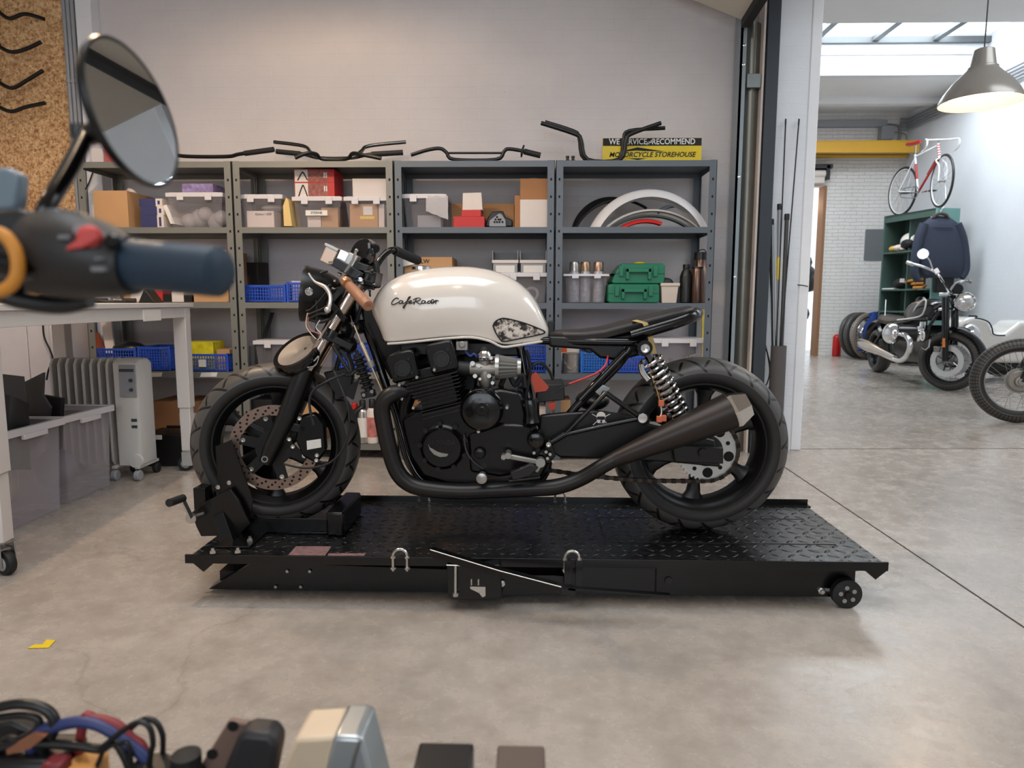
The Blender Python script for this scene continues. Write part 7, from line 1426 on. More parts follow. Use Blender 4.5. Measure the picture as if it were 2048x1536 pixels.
tag(MB().rings(rg).build('blue_rag', mat('blue_cloth', (30, 60, 130), 0.8)), 'crumpled blue cloth hanging beside the stacked spare wheels', 'cloth')
# ---- green cabinet ----
zt_ = at(1930, 415, 10.2).z; n1 = at(1930, 415, 10.2); n0 = at(1875, 417, 10.2); f0_ = gnd(1768, 433, zt_)
cfx = Vector((f0_.x-n0.x, f0_.y-n0.y, 0)); Lc = 1.06; cfx = cfx.normalized(); cnx = Vector((n1.x-n0.x, 0, 0)); dcab = cnx.length; cnx = Vector((cfx.y, -cfx.x, 0)); O = Vector((n0.x, n0.y, 0))
Mc = Matrix(((cfx.x, cnx.x, 0, O.x), (cfx.y, cnx.y, 0, O.y), (0, 0, 1, 0), (0, 0, 0, 1)))     # local x along the front to the far end, y to the right, z up
M_teal = mat('worn_teal_paint', (112, 158, 150), 0.55, 0, 0.15, 5); M_dteal = mat('dark_teal', (70, 92, 84), 0.6, 0, 0.12, 6)  # darker teal for the top, far side, back and shelves
cab = thing('green_cabinet', 'tall worn green open shelf cabinet in the hall with a bicycle on top', 'cabinet', (O.x+0.1, O.y+0.5, 0))
lv = [0.12, at(1810, 578, 10.8).z, at(1810, 502, 10.8).z, zt_-0.02]
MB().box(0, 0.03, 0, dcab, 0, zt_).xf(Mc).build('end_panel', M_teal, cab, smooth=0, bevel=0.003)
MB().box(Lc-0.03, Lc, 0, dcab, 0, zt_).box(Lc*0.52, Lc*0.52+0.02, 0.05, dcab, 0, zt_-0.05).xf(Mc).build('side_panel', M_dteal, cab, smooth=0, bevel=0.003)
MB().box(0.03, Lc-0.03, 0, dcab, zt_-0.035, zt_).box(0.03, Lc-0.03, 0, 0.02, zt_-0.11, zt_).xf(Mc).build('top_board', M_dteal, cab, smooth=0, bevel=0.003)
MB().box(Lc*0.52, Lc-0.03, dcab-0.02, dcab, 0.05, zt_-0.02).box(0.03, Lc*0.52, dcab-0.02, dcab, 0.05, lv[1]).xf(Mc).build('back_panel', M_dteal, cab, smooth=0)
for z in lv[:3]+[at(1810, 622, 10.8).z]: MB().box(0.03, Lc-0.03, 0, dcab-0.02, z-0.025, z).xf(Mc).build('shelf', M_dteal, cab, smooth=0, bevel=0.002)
def CB(x, y, z): return Mc @ Vector((x, y, z))
# helmet, gloves and small stuff
z = lv[2]; c = CB(0.66, 0.16, z+0.145)
t = thing('helmet', 'white open face helmet on the upper shelf of the green cabinet', 'helmet', CB(0.66, 0.16, z))
rg = []
for i in range(13):
    a = PI*i/12*0.78; rg.append([c+Vector((0.135*math.sin(a+0.0001)*math.cos(q), 0.155*math.sin(a+0.0001)*math.sin(q), 0.14*math.cos(a))) for q in (2*PI*j/28 for j in range(28))])
MB().rings(rg).build('shell', mat('helmet_white', (226, 220, 208), 0.2, coat=0.6), t)
MB().ball(c+Vector((-0.06, -0.05, -0.04)), (0.095, 0.12, 0.085), 18, 10).build('visor_opening', M_ink, t)
MB().tube([c+Vector((-0.13, 0.02, -0.08)), c+Vector((-0.1, -0.12, -0.08)), c+Vector((0.05, -0.15, -0.08))], 0.008, 8, smooth=4).build('trim_edge', M_dgrey, t)
for k, (x, dz, m, lb, sh) in enumerate(((0.88, 0.05, mat('mustard_glove', (206, 168, 66), 0.7), 'mustard yellow glove at the left of the helmet shelf', (0.09, 0.07, 0.05)), (0.76, 0.05, M_cream, 'cream folded glove in front of the helmet', (0.12, 0.07, 0.055)), (0.36, 0.05, MATS['mustard_glove'], 'mustard and cream glove at the right under the helmet', (0.10, 0.08, 0.055)))):
    c = CB(x, 0.08, z+sh[2]+0.002); t = thing('glove', lb, 'glove', CB(x, 0.08, z), 'gloves on the cabinet shelf'); MB().ball(c, sh, 14, 8).build('palm', m, t)
    for f in range(4): MB().tube([c+Vector((0.0+0.02*f-0.03, -0.05, 0.0)), c+Vector((0.02*f-0.05, -0.11, -0.015)), c+Vector((0.02*f-0.06, -0.13, -0.035))], 0.012, 8, smooth=3).build('finger', m, t)
tag(MB().ball(CB(0.80, 0.32, z+0.30), (0.05, 0.04, 0.06), 12, 8).tube([CB(0.80, 0.32, z+0.001), CB(0.80, 0.32, z+0.26)], 0.01, 8).build('leather_ornament', mat('red_brown_leather', (120, 62, 50), 0.6)), 'red brown leather knob on a stand behind the helmet', 'ornament')
z = lv[1]
for k in range(3):
    c = CB(0.36+0.07*k, 0.12, z+0.03+0.045*k); b = MB().box(-0.16, 0.16, -0.07, 0.07, -0.02, 0.02); b.xf(Matrix.Translation(c) @ Matrix.Rotation(0.9+0.35*k, 4, 'Z') @ Matrix.Rotation(0.12*(k-1), 4, 'Y'))
    tag(b.build('leather_glove', mat('tan_leather', (190, 128, 56), 0.6, 0, 0.3, 12), bevel=0.012), ['lowest', 'middle', 'topmost'][k]+' of the tan leather work gloves piled on the cabinet shelf', 'glove', 'tan gloves on the lower shelf')
c = CB(0.72, 0.12, z+0.10); t = thing('black_cap', 'black cap with a small white tag on the lower cabinet shelf', 'cap', CB(0.72, 0.12, z)); MB().ball(CB(0.74, 0.16, z+0.001+0.09), (0.15, 0.12, 0.09), 18, 9).build('crown', M_ink, t); MB().box(-0.035, 0.035, -0.002, 0.002, -0.03, 0.03, Matrix.Translation(CB(0.62, 0.03, z+0.13))).build('tag', M_paper, t)
tag(MB().box(0.78, 1.08, 0.02, 0.12, z+0.001, z+0.02).xf(Mc).build('folded_paper', M_paper, smooth=0), 'white folded papers at the shelf edge of the green cabinet', 'paper')
tag(MB().ball(CB(0.28, 0.16, at(1810, 622, 10.8).z+0.14), (0.14, 0.16, 0.14), 18, 10).build('dark_helmet', M_gloss), 'dark helmet with tan lining behind the black motorcycle tank', 'helmet')
# jacket on a hanger
jy = 10.06
def J(x, y, d=0.0): return at(x, y, jy-d)
jk = thing('jacket', 'navy jacket on a hanger at the near end of the green cabinet', 'jacket', J(1880, 570))
prof = [(433, 1868, 1893, .03), (438, 1858, 1903, .05), (446, 1847, 1915, .075), (458, 1840, 1922, .09), (480, 1836, 1927, .10), (505, 1833, 1930, .11), (530, 1834, 1930, .11), (550, 1842, 1926, .10), (556, 1855, 1918, .07)]
rg = []
for y, xl, xr, th in prof:
    a, b_ = J(xl, y), J(xr, y); c = (a+b_)/2; w_ = (b_-a).length/2
    rg.append([Vector((c.x+w_*math.copysign(abs(math.cos(q))**0.75, math.cos(q)), c.y+th*math.copysign(abs(math.sin(q))**0.8, math.sin(q)), c.z+0.008*math.sin(q*5+y))) for q in (2*PI*j/40 for j in range(40))])
M_navyj = mat('navy_cloth', (50, 56, 72), 0.85, 0, 0.15, 25, bump=0.3, bscale=40)
MB().rings(rg).build('body', M_navyj, jk)
for s in ([(1848, 448), (1838, 475), (1831, 510), (1829, 545), (1836, 562)], [(1914, 448), (1924, 475), (1930, 510), (1931, 540), (1922, 556)]):
    MB().tube([J(x, y, 0.04) for x, y in s], [0.06, 0.062, 0.058, 0.052, 0.045], 14, smooth=4).build('sleeve', M_navyj, jk)
MB().tube([J(1866, 436, 0.03), J(1874, 429, 0.05), J(1882, 427, 0.055), J(1892, 430, 0.05), J(1896, 437, 0.03)], 0.022, 10, smooth=4).build('collar', mat('brown_cord_collar', (78, 62, 58), 0.8), jk)
MB().tube([J(1867, 455, 0.10), J(1905, 456, 0.10)], 0.005, 6).build('pocket_zip', M_ink, jk)
MB().tube([J(1881, 430), J(1882, 421), J(1887, 415), at(1888, 413, 10.21)], 0.005, 7, smooth=4).build('hanger_hook', M_paper, jk)
MB().box(J(1886, 560).x-0.12, J(1886, 560).x+0.14, jy-0.04, jy+0.04, J(1886, 585).z, J(1886, 548).z).build('lining_hem', M_ink, jk, bevel=0.02)
# ---- bicycle on top ----
bf_ = gnd(1880, 416, zt_); br_ = gnd(1812, 430, zt_); hb = (bf_-br_); hb.z = 0; hb.normalize(); wbk = 0.94
bf_ = Vector((bf_.x, bf_.y, zt_+0.002)); bR = bf_-hb*wbk; Rw = 0.375
bc = thing('bicycle', 'white and red racing bicycle standing on top of the green cabinet', 'bicycle', bf_-hb*0.4)
M_bw = mat('bicycle_white', (232, 232, 234), 0.3); M_br = mat('bicycle_red', (176, 40, 40), 0.35); M_thin = mat_tyre('thin_black_tyre', 30, 0.2, 0.0, (40, 36, 36))
def BC(x, z, y=0.0): return bR+hb*x+Vector((0, 0, z))+hb.cross(Vector((0, 0, 1)))*y     # y to the right side
sth = math.radians(-12); hs_ = Matrix.Rotation(sth, 3, 'Z') @ hb
fW, _ = spokewheel('front_wheel', bc, bf_+Vector((0, 0, Rw)), hs_, Rw, 0.032, Rw-0.028, M_thin, 0.02, 0.09, 24, M_bw)
rW, _ = spokewheel('rear_wheel', bc, bR+Vector((0, 0, Rw)), hb, Rw, 0.032, Rw-0.028, M_thin, 0.022, 0.11, 24, M_bw)
def bt(nm, a, b_, r, m): return MB().tube([a, b_], r, 10).build(nm, m, bc)
bb, sd_, hd1, hd2 = BC(0.40, 0.30), BC(0.26, 0.88), BC(0.80, 0.90), BC(0.84, 0.74)
bt('seat_tube', bb, bb+(sd_-bb)*0.35, 0.016, M_bw); bt('seat_tube', bb+(sd_-bb)*0.35, bb+(sd_-bb)*0.75, 0.0165, M_br); bt('seat_tube', bb+(sd_-bb)*0.75, sd_, 0.016, M_bw)
bt('top_tube', bb+(sd_-bb)*0.95, hd1, 0.015, M_bw); bt('down_tube', bb, hd2, 0.017, M_br); bt('head_tube', hd1+(hd1-hd2)*0.2, hd2-(hd1-hd2)*0.2, 0.019, M_bw)
for s in (-1, 1):
    bt('seat_stay', sd_-Vector((0, 0, 0.05)), BC(0, Rw, s*0.06), 0.008, M_bw); bt('chain_stay', bb, BC(0, Rw, s*0.06), 0.009, M_bw)
    fx = bf_+Vector((0, 0, Rw))+hs_.cross(Vector((0, 0, 1)))*(s*0.05)
    MB().tube([hd2+Vector((0, 0, -0.03)), hd2+hs_*0.01+hs_.cross(Vector((0, 0, 1)))*(s*0.045)+Vector((0, 0, -0.06)), fx+Vector((0, 0, 0.2)), fx], 0.011, 8, smooth=4).build('fork_blade', M_bw, bc)
for k in range(5): p = hd2+(hd1-hd2)*(0.05+k*0.22); MB().tube([p, p+(hd1-hd2)*0.1], 0.0205, 12).build('red_band', M_br, bc)
bt('seat_post', sd_, sd_+Vector((0, 0, 0.14)), 0.012, M_chrome)
rg = []
for x, w_, z in ((-0.14, 0.065, 0.03), (-0.10, 0.075, 0.03), (-0.03, 0.055, 0.02), (0.05, 0.025, 0.02), (0.13, 0.018, 0.015)):
    rg.append([BC(0.24+x, 1.03+z+0.02*math.sin(q)+(0.012 if q < PI else 0), w_*math.cos(q)) for q in (2*PI*j/14 for j in range(14))])
MB().rings(rg).build('saddle', M_br, bc)
stp = hd1+(hd1-hd2)*0.45+hs_*0.06; sdx = hs_.cross(Vector((0, 0, 1)))
bt('stem', hd1+(hd1-hd2)*0.2, stp, 0.012, M_chrome)
MB().tube([stp+sdx*(-0.20)+Vector((0, 0, -0.02)) if False else stp+sdx*0.0, stp+sdx*0.14+Vector((0, 0, 0.0)), stp+sdx*0.20+hs_*0.04, stp+sdx*0.21+hs_*0.12+Vector((0, 0, -0.03)), stp+sdx*0.21+hs_*0.12+Vector((0, 0, -0.11)), stp+sdx*0.21+hs_*0.02+Vector((0, 0, -0.15)), stp+sdx*0.21-hs_*0.04+Vector((0, 0, -0.15))], 0.012, 9, smooth=4).tube([stp, stp-sdx*0.14, stp-sdx*0.20+hs_*0.04, stp-sdx*0.21+hs_*0.12+Vector((0, 0, -0.03)), stp-sdx*0.21+hs_*0.12+Vector((0, 0, -0.11)), stp-sdx*0.21+hs_*0.02+Vector((0, 0, -0.15)), stp-sdx*0.21-hs_*0.04+Vector((0, 0, -0.15))], 0.012, 9, smooth=4).build('drop_handlebar', mat('white_bar_tape', (222, 220, 216), 0.4), bc)
M1 = Matrix(((hb.x, sdx.x, 0, 0), (hb.y, sdx.y, 0, 0), (0, 0, 1, 0), (0, 0, 0, 1)))
ax_ = hb.cross(Vector((0, 0, 1)))
MB().ring(bb+ax_*0.045, ax_, [(0, 0.075), (0, 0.090), (0.004, 0.090), (0.004, 0.075)], 32).obox(bb+ax_*0.05-hb*0.085, bb+ax_*0.05+hb*0.085, 0.004, 0.012).build('chainring', M_galv, bc)
MB().tube([bb+ax_*0.047+Vector((0, 0, 0.09)), BC(0, Rw+0.035, 0.047)], 0.004, 6).tube([bb+ax_*0.047-Vector((0, 0, 0.09)), BC(0.05, Rw-0.10, 0.047), BC(0, Rw-0.035, 0.047)], 0.004, 6).build('chain', M_dgrey, bc)
MB().obox(bb+ax_*0.06, bb+ax_*0.06-hb*0.16+Vector((0, 0, 0.01)), 0.012, 0.018).build('crank', M_chrome, bc); MB().obox(bb-ax_*0.06, bb-ax_*0.06+hb*0.16, 0.012, 0.018).build('crank', M_chrome, bc)
MB().box(-0.05, 0.05, -0.04, 0.04, -0.01, 0.01, Matrix.Translation(bb+ax_*0.11-hb*0.16+Vector((0, 0, 0.01)))).build('pedal', M_black, bc); MB().box(-0.05, 0.05, -0.04, 0.04, -0.01, 0.01, Matrix.Translation(bb-ax_*0.11+hb*0.16)).build('pedal', M_black, bc)
MB().tube([bb+(hd2-bb)*0.45+Vector((0, 0, 0.03)), bb+(hd2-bb)*0.85+Vector((0, 0, 0.04))], 0.014, 10).build('pump', mat('brown_pump', (96, 66, 60), 0.5), bc)
# ---- black cruiser motorcycle ----
P0, P1 = gnd(1884, 781), gnd(1757, 744); dr = (P1-P0).normalized(); nn = Vector((-dr.y, dr.x, 0));
if nn.x > 0: nn = -nn
def RBK(x, y, off=0.0):
    d = ray(x, y); t = ((P0-CP).dot(nn)+off)/d.dot(nn); return CP+d*t
cr = thing('motorcycle', 'glossy black and chrome cruiser motorcycle parked in the far hall', 'motorcycle', (P0.x, P0.y, 0), None)
v_ = Vector((P0.x, P0.y, 0)).normalized(); r_ = Vector((v_.y, -v_.x, 0)); ph = math.radians(24); hdw = (r_*math.cos(ph)-v_*math.sin(ph)).normalized()
Rf = 0.325; fcw = Vector((P0.x+0.06, P0.y, Rf)); M_rimb = mat('dark_rim', (40, 40, 44), 0.25, 0.5)
w1, Mw = spokewheel('front_wheel', cr, fcw, hdw, Rf, 0.12, 0.235, M_road, 0.05, 0.13, 30, M_rimb, M_chrome)
aw = Vector((Mw[0][1], Mw[1][1], Mw[2][1])); aw = aw if aw.dot(v_) < 0 else -aw
for s in (1, -1):
    dk = MB().ring(fcw+aw*(0.072*s), aw, [(-0.002, 0.112), (-0.002, 0.168), (0.002, 0.168), (0.002, 0.112)], 48).build('brake_disc', mat('bright_disc', (214, 214, 214), 0.35, 0.5), cr)
    b = MB()
    for k in range(7): a_ = 2*PI*k/7; q = (hdw*math.cos(a_)+Vector((0, 0, 1))*math.sin(a_)); b.obox(fcw+aw*(0.070*s)+q*0.03, fcw+aw*(0.070*s)+q*0.108, 0.005, 0.024, aw)
    b.build('disc_carrier', M_black, dk)
    up_ = Vector((0, 0, 1)); bk2 = -hdw*0.30
    ft = fcw+aw*(0.105*s); ftop_ = ft+Vector((0, 0, 0.68))+bk2*0.15
    MB().tube([ft, ft+(ftop_-ft)*0.30], 0.030, 16).build('fork_slider', M_satin, cr)
    MB().tube([ft+(ftop_-ft)*0.30, ftop_], 0.036, 16).build('fork_cover', M_gloss, cr)
    MB().tube([ft+(ftop_-ft)*0.22+aw*(0.035*s), ft+(ftop_-ft)*0.36+aw*(0.035*s)], 0.014, 10).build('reflector', mat('amber_reflector', (226, 130, 50), 0.3), cr)
    MB().prism([ft+bk2*0.25+aw*0.0*s+Vector((0, 0, 0.09)), ft+bk2*0.42+Vector((0, 0, 0.09)), ft+bk2*0.44+Vector((0, 0, 0.15)), ft+bk2*0.2+Vector((0, 0, 0.15))], aw*(-0.03*s)).build('brake_caliper', M_alu, cr, bevel=0.004)
g = []
for i in range(17):
    a_ = math.radians(14+78*i/16); row = []
    for j in range(7):
        s = -1+2*j/6; rr_ = Rf+0.035-0.03*s*s; row.append(fcw+hdw*(rr_*math.cos(a_))+Vector((0, 0, rr_*math.sin(a_)))+aw*(0.075*s))
    g.append(row)
MB().sheet(g, 0.004).build('front_fender', M_gloss, cr)
rcw = Vector((P1.x, P1.y, 0.30)); spokewheel('rear_wheel', cr, rcw, -dr, 0.30, 0.17, 0.21, M_road, 0.06, 0.14, 24, M_rimb, M_dgrey)
g = []
for i in range(15):
    a_ = math.radians(20+150*i/14); row = []
    for j in range(7):
        s = -1+2*j/6; rr_ = 0.36-0.04*s*s; row.append(rcw+dr*(-rr_*math.cos(a_)*1.0)+Vector((0, 0, rr_*math.sin(a_)+0.06))+nn*(0.11*s))
    g.append(row)
MB().sheet(g, 0.005).build('rear_fender', M_gloss, cr)
tkp = [(1822, 632, .05), (1830, 612, .12), (1842, 600, .15), (1860, 596, .16), (1876, 599, .14), (1886, 606, .10)]
rg = []
for x, yt, w_ in tkp:
    c1 = RBK(x, yt); c0 = RBK(x, 638); zt1, zb1 = c1.z, c0.z-0.02
    rg.append([Vector((c1.x, c1.y, zb1+(zt1-zb1)*g_))+nn*(w_*f) for f, g_ in hp]+[Vector((c1.x, c1.y, zb1+(zt1-zb1)*g_))-nn*(w_*f) for f, g_ in hp[:0:-1]])
tko = MB().rings(rg).build('fuel_tank', M_gloss, cr); tko.modifiers.new('s', 'SUBSURF').render_levels = 2
MB().tube([RBK(1823, 634, .13), RBK(1832, 614, .16), RBK(1846, 600, .16), RBK(1852, 602, .17), RBK(1848, 622, .18), RBK(1836, 634, .17), RBK(1795, 640, .14)], 0.009, 8, smooth=4).build('pinstripe', M_paper, tko)
rg = []
for x, y, w_ in ((1770, 640, .05), (1776, 634, .13), (1790, 637, .16), (1805, 640, .16), (1822, 638, .10)):
    c1 = RBK(x, y); rg.append([c1+nn*w_*q+Vector((0, 0, z)) for q, z in ((-1, -0.02), (-0.7, 0.03), (0, 0.045), (0.7, 0.03), (1, -0.02), (0.8, -0.07), (-0.8, -0.07))])
MB().rings(rg).build('seat', mat('black_leather', (36, 33, 34), 0.4), cr, smooth=60)
MB().tube([RBK(1770, 632, 0.1), RBK(1772, 600, 0.1), RBK(1772, 600, -0.1), RBK(1770, 632, -0.1)], 0.007, 8).build('rack', M_chrome, cr)
fr2 = MB()
for s in (0.12, -0.12): fr2.tube([RBK(1888, 612, s*0.4), RBK(1860, 650, s), RBK(1850, 705, s), RBK(1838, 730, s), RBK(1800, 728, s), RBK(1780, 715, s), RBK(1775, 650, s), RBK(1822, 640, s), RBK(1888, 608, s*0.4)], 0.018, 8).tube([RBK(1775, 650, s), rcw+nn*s], 0.02, 8).tube([RBK(1800, 715, s), rcw+nn*s], 0.022, 8)
fr2.build('frame', M_gloss, cr)
MB().prism([RBK(1792, 660, 0.14), RBK(1830, 652, 0.14), RBK(1846, 650, 0.14), RBK(1852, 668, 0.14), RBK(1850, 700, 0.14), RBK(1842, 728, 0.14), RBK(1800, 722, 0.14), RBK(1786, 700, 0.14)], nn*-0.28).build('engine_block', M_satin, cr, bevel=0.02)
for s in (1, -1):
    c = RBK(1784, 667, 0.40) if s > 0 else RBK(1784, 667, 0.40)-nn*0.80
    MB().tube([c-nn*(0.28*s)-dr*0.12, c], 0.085, 20).build('cylinder_barrel', M_satin, cr)
    MB().ball(c, (0.10, 0.115, 0.12), 24, 14, Matrix.Rotation(math.atan2(nn.y, nn.x), 3, 'Z')).build('rocker_cover', M_chrome, cr)
    o = 0.34*s
    e1_ = [(1800, 668), (1812, 672), (1820, 684), (1819, 700), (1812, 714), (1800, 721), (1785, 717), (1765, 708)]
    if s > 0: MB().tube([RBK(x, y, 0.34) for x, y in e1_], 0.030, 14, smooth=4).build('exhaust_header', M_chrome, cr)
    else: MB().tube([RBK(x, y, 0.34)-nn*0.68 for x, y in e1_], 0.030, 14, smooth=4).build('exhaust_header', M_chrome, cr)
    A_1 = RBK(1790, 716, 0.34)-(nn*0.68 if s < 0 else Vector((0, 0, 0))); B_1 = RBK(1722, 686, 0.34)-(nn*0.68 if s < 0 else Vector((0, 0, 0))); dd_ = B_1-A_1; Lq = dd_.length
    MB().lathe(A_1, dd_, [(0, 0), (0, 0.03), (Lq*0.35, 0.045), (Lq*0.75, 0.07), (Lq*0.98, 0.062), (Lq, 0.055), (Lq*0.97, 0.045), (Lq*0.97, 0)], 24).build('muffler', mat('smoked_chrome', (196, 188, 180), 0.12, 1.0), cr)
MB().lathe(RBK(1842, 668, 0.15), nn, [(0, 0.09), (0.03, 0.088), (0.05, 0.05), (0.05, 0)], 28).build('engine_cover', M_chrome, cr)
MB().ring(RBK(1846, 672, 0.2), nn, [(0, 0.04), (0, 0.055), (0.01, 0.055), (0.01, 0.04)], 24).build('cover_ring', M_paper, cr)
MB().lathe(RBK(1844, 665, 0.15), Vector((0, 0, 1)), [(0, 0.0), (0, 0.03), (0.12, 0.03), (0.12, 0)], 14).build('intake', M_chrome, cr)
MB().tube([RBK(1845, 695, 0.2), RBK(1852, 700, 0.22), RBK(1858, 694, 0.22), RBK(1860, 680, 0.2)], 0.01, 8).build('brake_pedal', M_chrome, cr)
# cruiser front: yoke, bars, mirror, headlight
yk = fcw+Vector((0, 0, 0.71))-hdw*0.06
MB().obox(yk-aw*0.13, yk+aw*0.13, 0.09, 0.035).obox(yk-aw*0.13-Vector((0, 0, 0.16)), yk+aw*0.13-Vector((0, 0, 0.16)), 0.08, 0.03).build('yoke', M_chrome, cr, bevel=0.006)
hlc = yk+hdw*0.05+aw*0.16+Vector((0, 0, -0.05)); hld = (-v_*0.9+r_*0.15).normalized()
hlc = at(1930, 604, P0.y-0.05)
hsh = MB().lathe(hlc, -hld, [(0.0, 0.095), (0.03, 0.10), (0.08, 0.085), (0.13, 0.05), (0.15, 0.0)], 32).build('headlight_shell', M_gloss, cr)
MB().ring(hlc, -hld, [(-0.005, 0.085), (-0.008, 0.098), (0.01, 0.104), (0.01, 0.09)], 32).build('headlight_rim', M_chrome, hsh); MB().lathe(hlc-hld*0.0, hld, [(-0.002, 0.088), (0.012, 0.06), (0.018, 0)], 28).build('headlight_lens', mat('bright_lens', (214, 216, 218), 0.15, 0.5, 0.5, 60), hsh)
MB().obox(hlc-hld*0.1, yk, 0.04, 0.04).build('headlight_arm', M_black, cr)
MB().lathe(at(1915, 578, P0.y+0.02), hld, [(-0.06, 0), (-0.05, 0.04), (0, 0.055), (0.006, 0.05), (0.006, 0)], 24).build('instrument', M_gloss, cr)
MB().tube([yk+Vector((0, 0, 0.02)), at(1888, 568, P0.y+0.05), at(1877, 550, P0.y+0.10), at(1862, 540, P0.y+0.12), at(1838, 531, P0.y+0.22), at(1815, 525, P0.y+0.40)], 0.013, 10, smooth=4).build('handlebar', M_chrome, cr)
MB().tube([yk+Vector((0, 0, 0.02)), yk+Vector((0.02, -0.08, 0.12)), yk+Vector((0.06, -0.20, 0.14)), yk+Vector((0.0, -0.34, 0.12))], 0.013, 10, smooth=4).build('handlebar', M_chrome, cr)
MB().tube([at(1815, 525, P0.y+0.40), at(1826, 529, P0.y+0.32)], 0.022, 12).build('grip', mat('silver_lever', (206, 202, 198), 0.25, 0.7), cr)
mo = MB().tube([at(1866, 540, P0.y+0.12), at(1860, 522, P0.y+0.14), at(1853, 512, P0.y+0.16)], 0.007, 8).build('mirror_stalk', M_chrome, cr)
MB().lathe(at(1846, 508, P0.y+0.15), (-v_), [(-0.015, 0.0), (-0.012, 0.045), (0.0, 0.056), (0.004, 0.054), (0.004, 0)], 28).build('mirror', mat('mirror_glass', (235, 238, 240), 0.03, 1.0), cr)
MB().obox(at(1868, 545, P0.y+0.1), at(1878, 540, P0.y+0.08), 0.05, 0.06).build('brake_reservoir', mat('silver_lever', (206, 202, 198), 0.25, 0.7), cr, bevel=0.006)
for k, q in enumerate(([(1884, 565), (1896, 590), (1906, 620)], [(1880, 556), (1900, 582), (1912, 615), (1904, 640)])): MB().tube([at(x, y, P0.y+0.02) for x, y in q], 0.006, 7, smooth=4).build('cable', M_black, cr)
# ---- spoked rear end of a white motorcycle at the right edge ----
ct = gnd(2030, 845); v2 = Vector((ct.x, ct.y, 0)).normalized(); r2 = Vector((v2.y, -v2.x, 0)); ph2 = math.radians(14); hd2_ = (r2*math.cos(ph2)+v2*math.sin(ph2)).normalized()
wm = thing('motorcycle', 'motorcycle with knobbly spoked wheel and drum hub cut by the right edge', 'motorcycle', (ct.x, ct.y, 0))
Re = 0.335; ce = Vector((ct.x, ct.y, Re))
w2, Mw2 = spokewheel('front_wheel', wm, ce, hd2_, Re, 0.11, 0.245, M_tyrek, 0.075, 0.10, 36, M_alu, M_steel)
ae = Vector((Mw2[0][1], Mw2[1][1], Mw2[2][1])); ae = ae if ae.dot(v2) < 0 else -ae
MB().lathe(ce-ae*0.03, ae, [(0, 0), (0, 0.085), (0.06, 0.085), (0.075, 0.07), (0.08, 0.045), (0.11, 0.04), (0.112, 0.028), (0.13, 0.026), (0.13, 0)], 36).build('drum_hub', M_alu, wm)
MB().ring(ce-ae*0.005, ae, [(0, 0.085), (0, 0.098), (0.02, 0.098), (0.02, 0.085)], 40).build('hub_flange', M_steel, wm)
for s in (1, -1): MB().tube([ce+ae*(0.08*s), ce+ae*(0.08*s)+hd2_*0.10+Vector((0, 0, 0.30)), ce+ae*(0.08*s)+hd2_*0.28+Vector((0, 0, 0.75))], 0.022, 12).build('fork_leg', M_satin, wm)
ce2 = ce+hd2_*1.42
spokewheel('rear_wheel', wm, ce2, hd2_, Re, 0.12, 0.24, M_tyrek, 0.07, 0.12, 30, M_alu, M_steel)
fr3 = MB()
for s in (0.08, -0.08): fr3.tube([ce+ae*s+hd2_*0.28+Vector((0, 0, 0.55)), ce+ae*s+hd2_*0.55+Vector((0, 0, 0.0)), ce+ae*s+hd2_*0.95+Vector((0, 0, -0.02)), ce2+ae*s], 0.018, 8).tube([ce+ae*s+hd2_*0.28+Vector((0, 0, 0.62)), ce+ae*s+hd2_*0.9+Vector((0, 0, 0.45)), ce2+ae*s+Vector((0, 0, 0.42)), ce2+ae*s], 0.018, 8)
fr3.build('frame', M_gloss, wm)
MB().ball(ce+hd2_*0.62+Vector((0, 0, 0.62)), (0.27, 0.15, 0.14), 20, 12, Matrix.Rotation(math.atan2(hd2_.y, hd2_.x), 3, 'Z')).build('fuel_tank', M_bw, wm)
MB().box(-0.15, 0.15, -0.15, 0.15, -0.17, 0.17, Matrix.Translation(ce+hd2_*0.72+Vector((0, 0, 0.12)))).build('engine', M_alu, wm, bevel=0.04)
MB().ball(ce+hd2_*1.2+Vector((0, 0, 0.52)), (0.30, 0.13, 0.06), 18, 10, Matrix.Rotation(math.atan2(hd2_.y, hd2_.x), 3, 'Z')).build('seat', M_black, wm)
# ---- white sidecar body ----
Y7 = 8.25
def S7(x, y, d=0.0): return at(x, y, Y7-d)
scx = thing('sidecar', 'glossy white sidecar with black cockpit trim behind the knobbly wheel', 'sidecar', (S7(1990, 700).x, Y7+0.3, 0))
pts = [(1922, 700), (1924, 652), (1930, 637), (1948, 634), (1966, 637), (1978, 643), (1984, 655), (1988, 668), (2008, 669), (2026, 655), (2042, 643), (2075, 640), (2140, 655), (2185, 685), (2190, 715), (2100, 728), (1960, 726)]
MB().prism([S7(x, y) for x, y in pts], (0.10, 0.55, 0)).build('body', mat('white_gelcoat', (232, 228, 222), 0.2, coat=0.8), scx, bevel=0.06, segs=5, smooth=60)
MB().tube([S7(x, y, 0.01) for x, y in ((1950, 636), (1966, 639), (1978, 645), (1984, 656), (1988, 669), (2010, 671))], 0.008, 8, smooth=4).build('cockpit_trim', M_black, scx)
MB().tube([S7(1938, 632), S7(1952, 632, -0.0), S7(1954, 634)], 0.010, 8).build('grab_handle', M_black, scx)
MB().tube([S7(2030, 683, 0.01), S7(2060, 684, 0.01)], 0.03, 10).build('side_vent', M_black, scx)
xw = S7(2090, 700)
spokewheel('wheel', scx, (xw.x, Y7+0.75, 0.28), (1, 0, 0), 0.28, 0.10, 0.20, M_road, 0.05, 0.1, 20, M_chrome)
z7 = S7(2000, 726).z
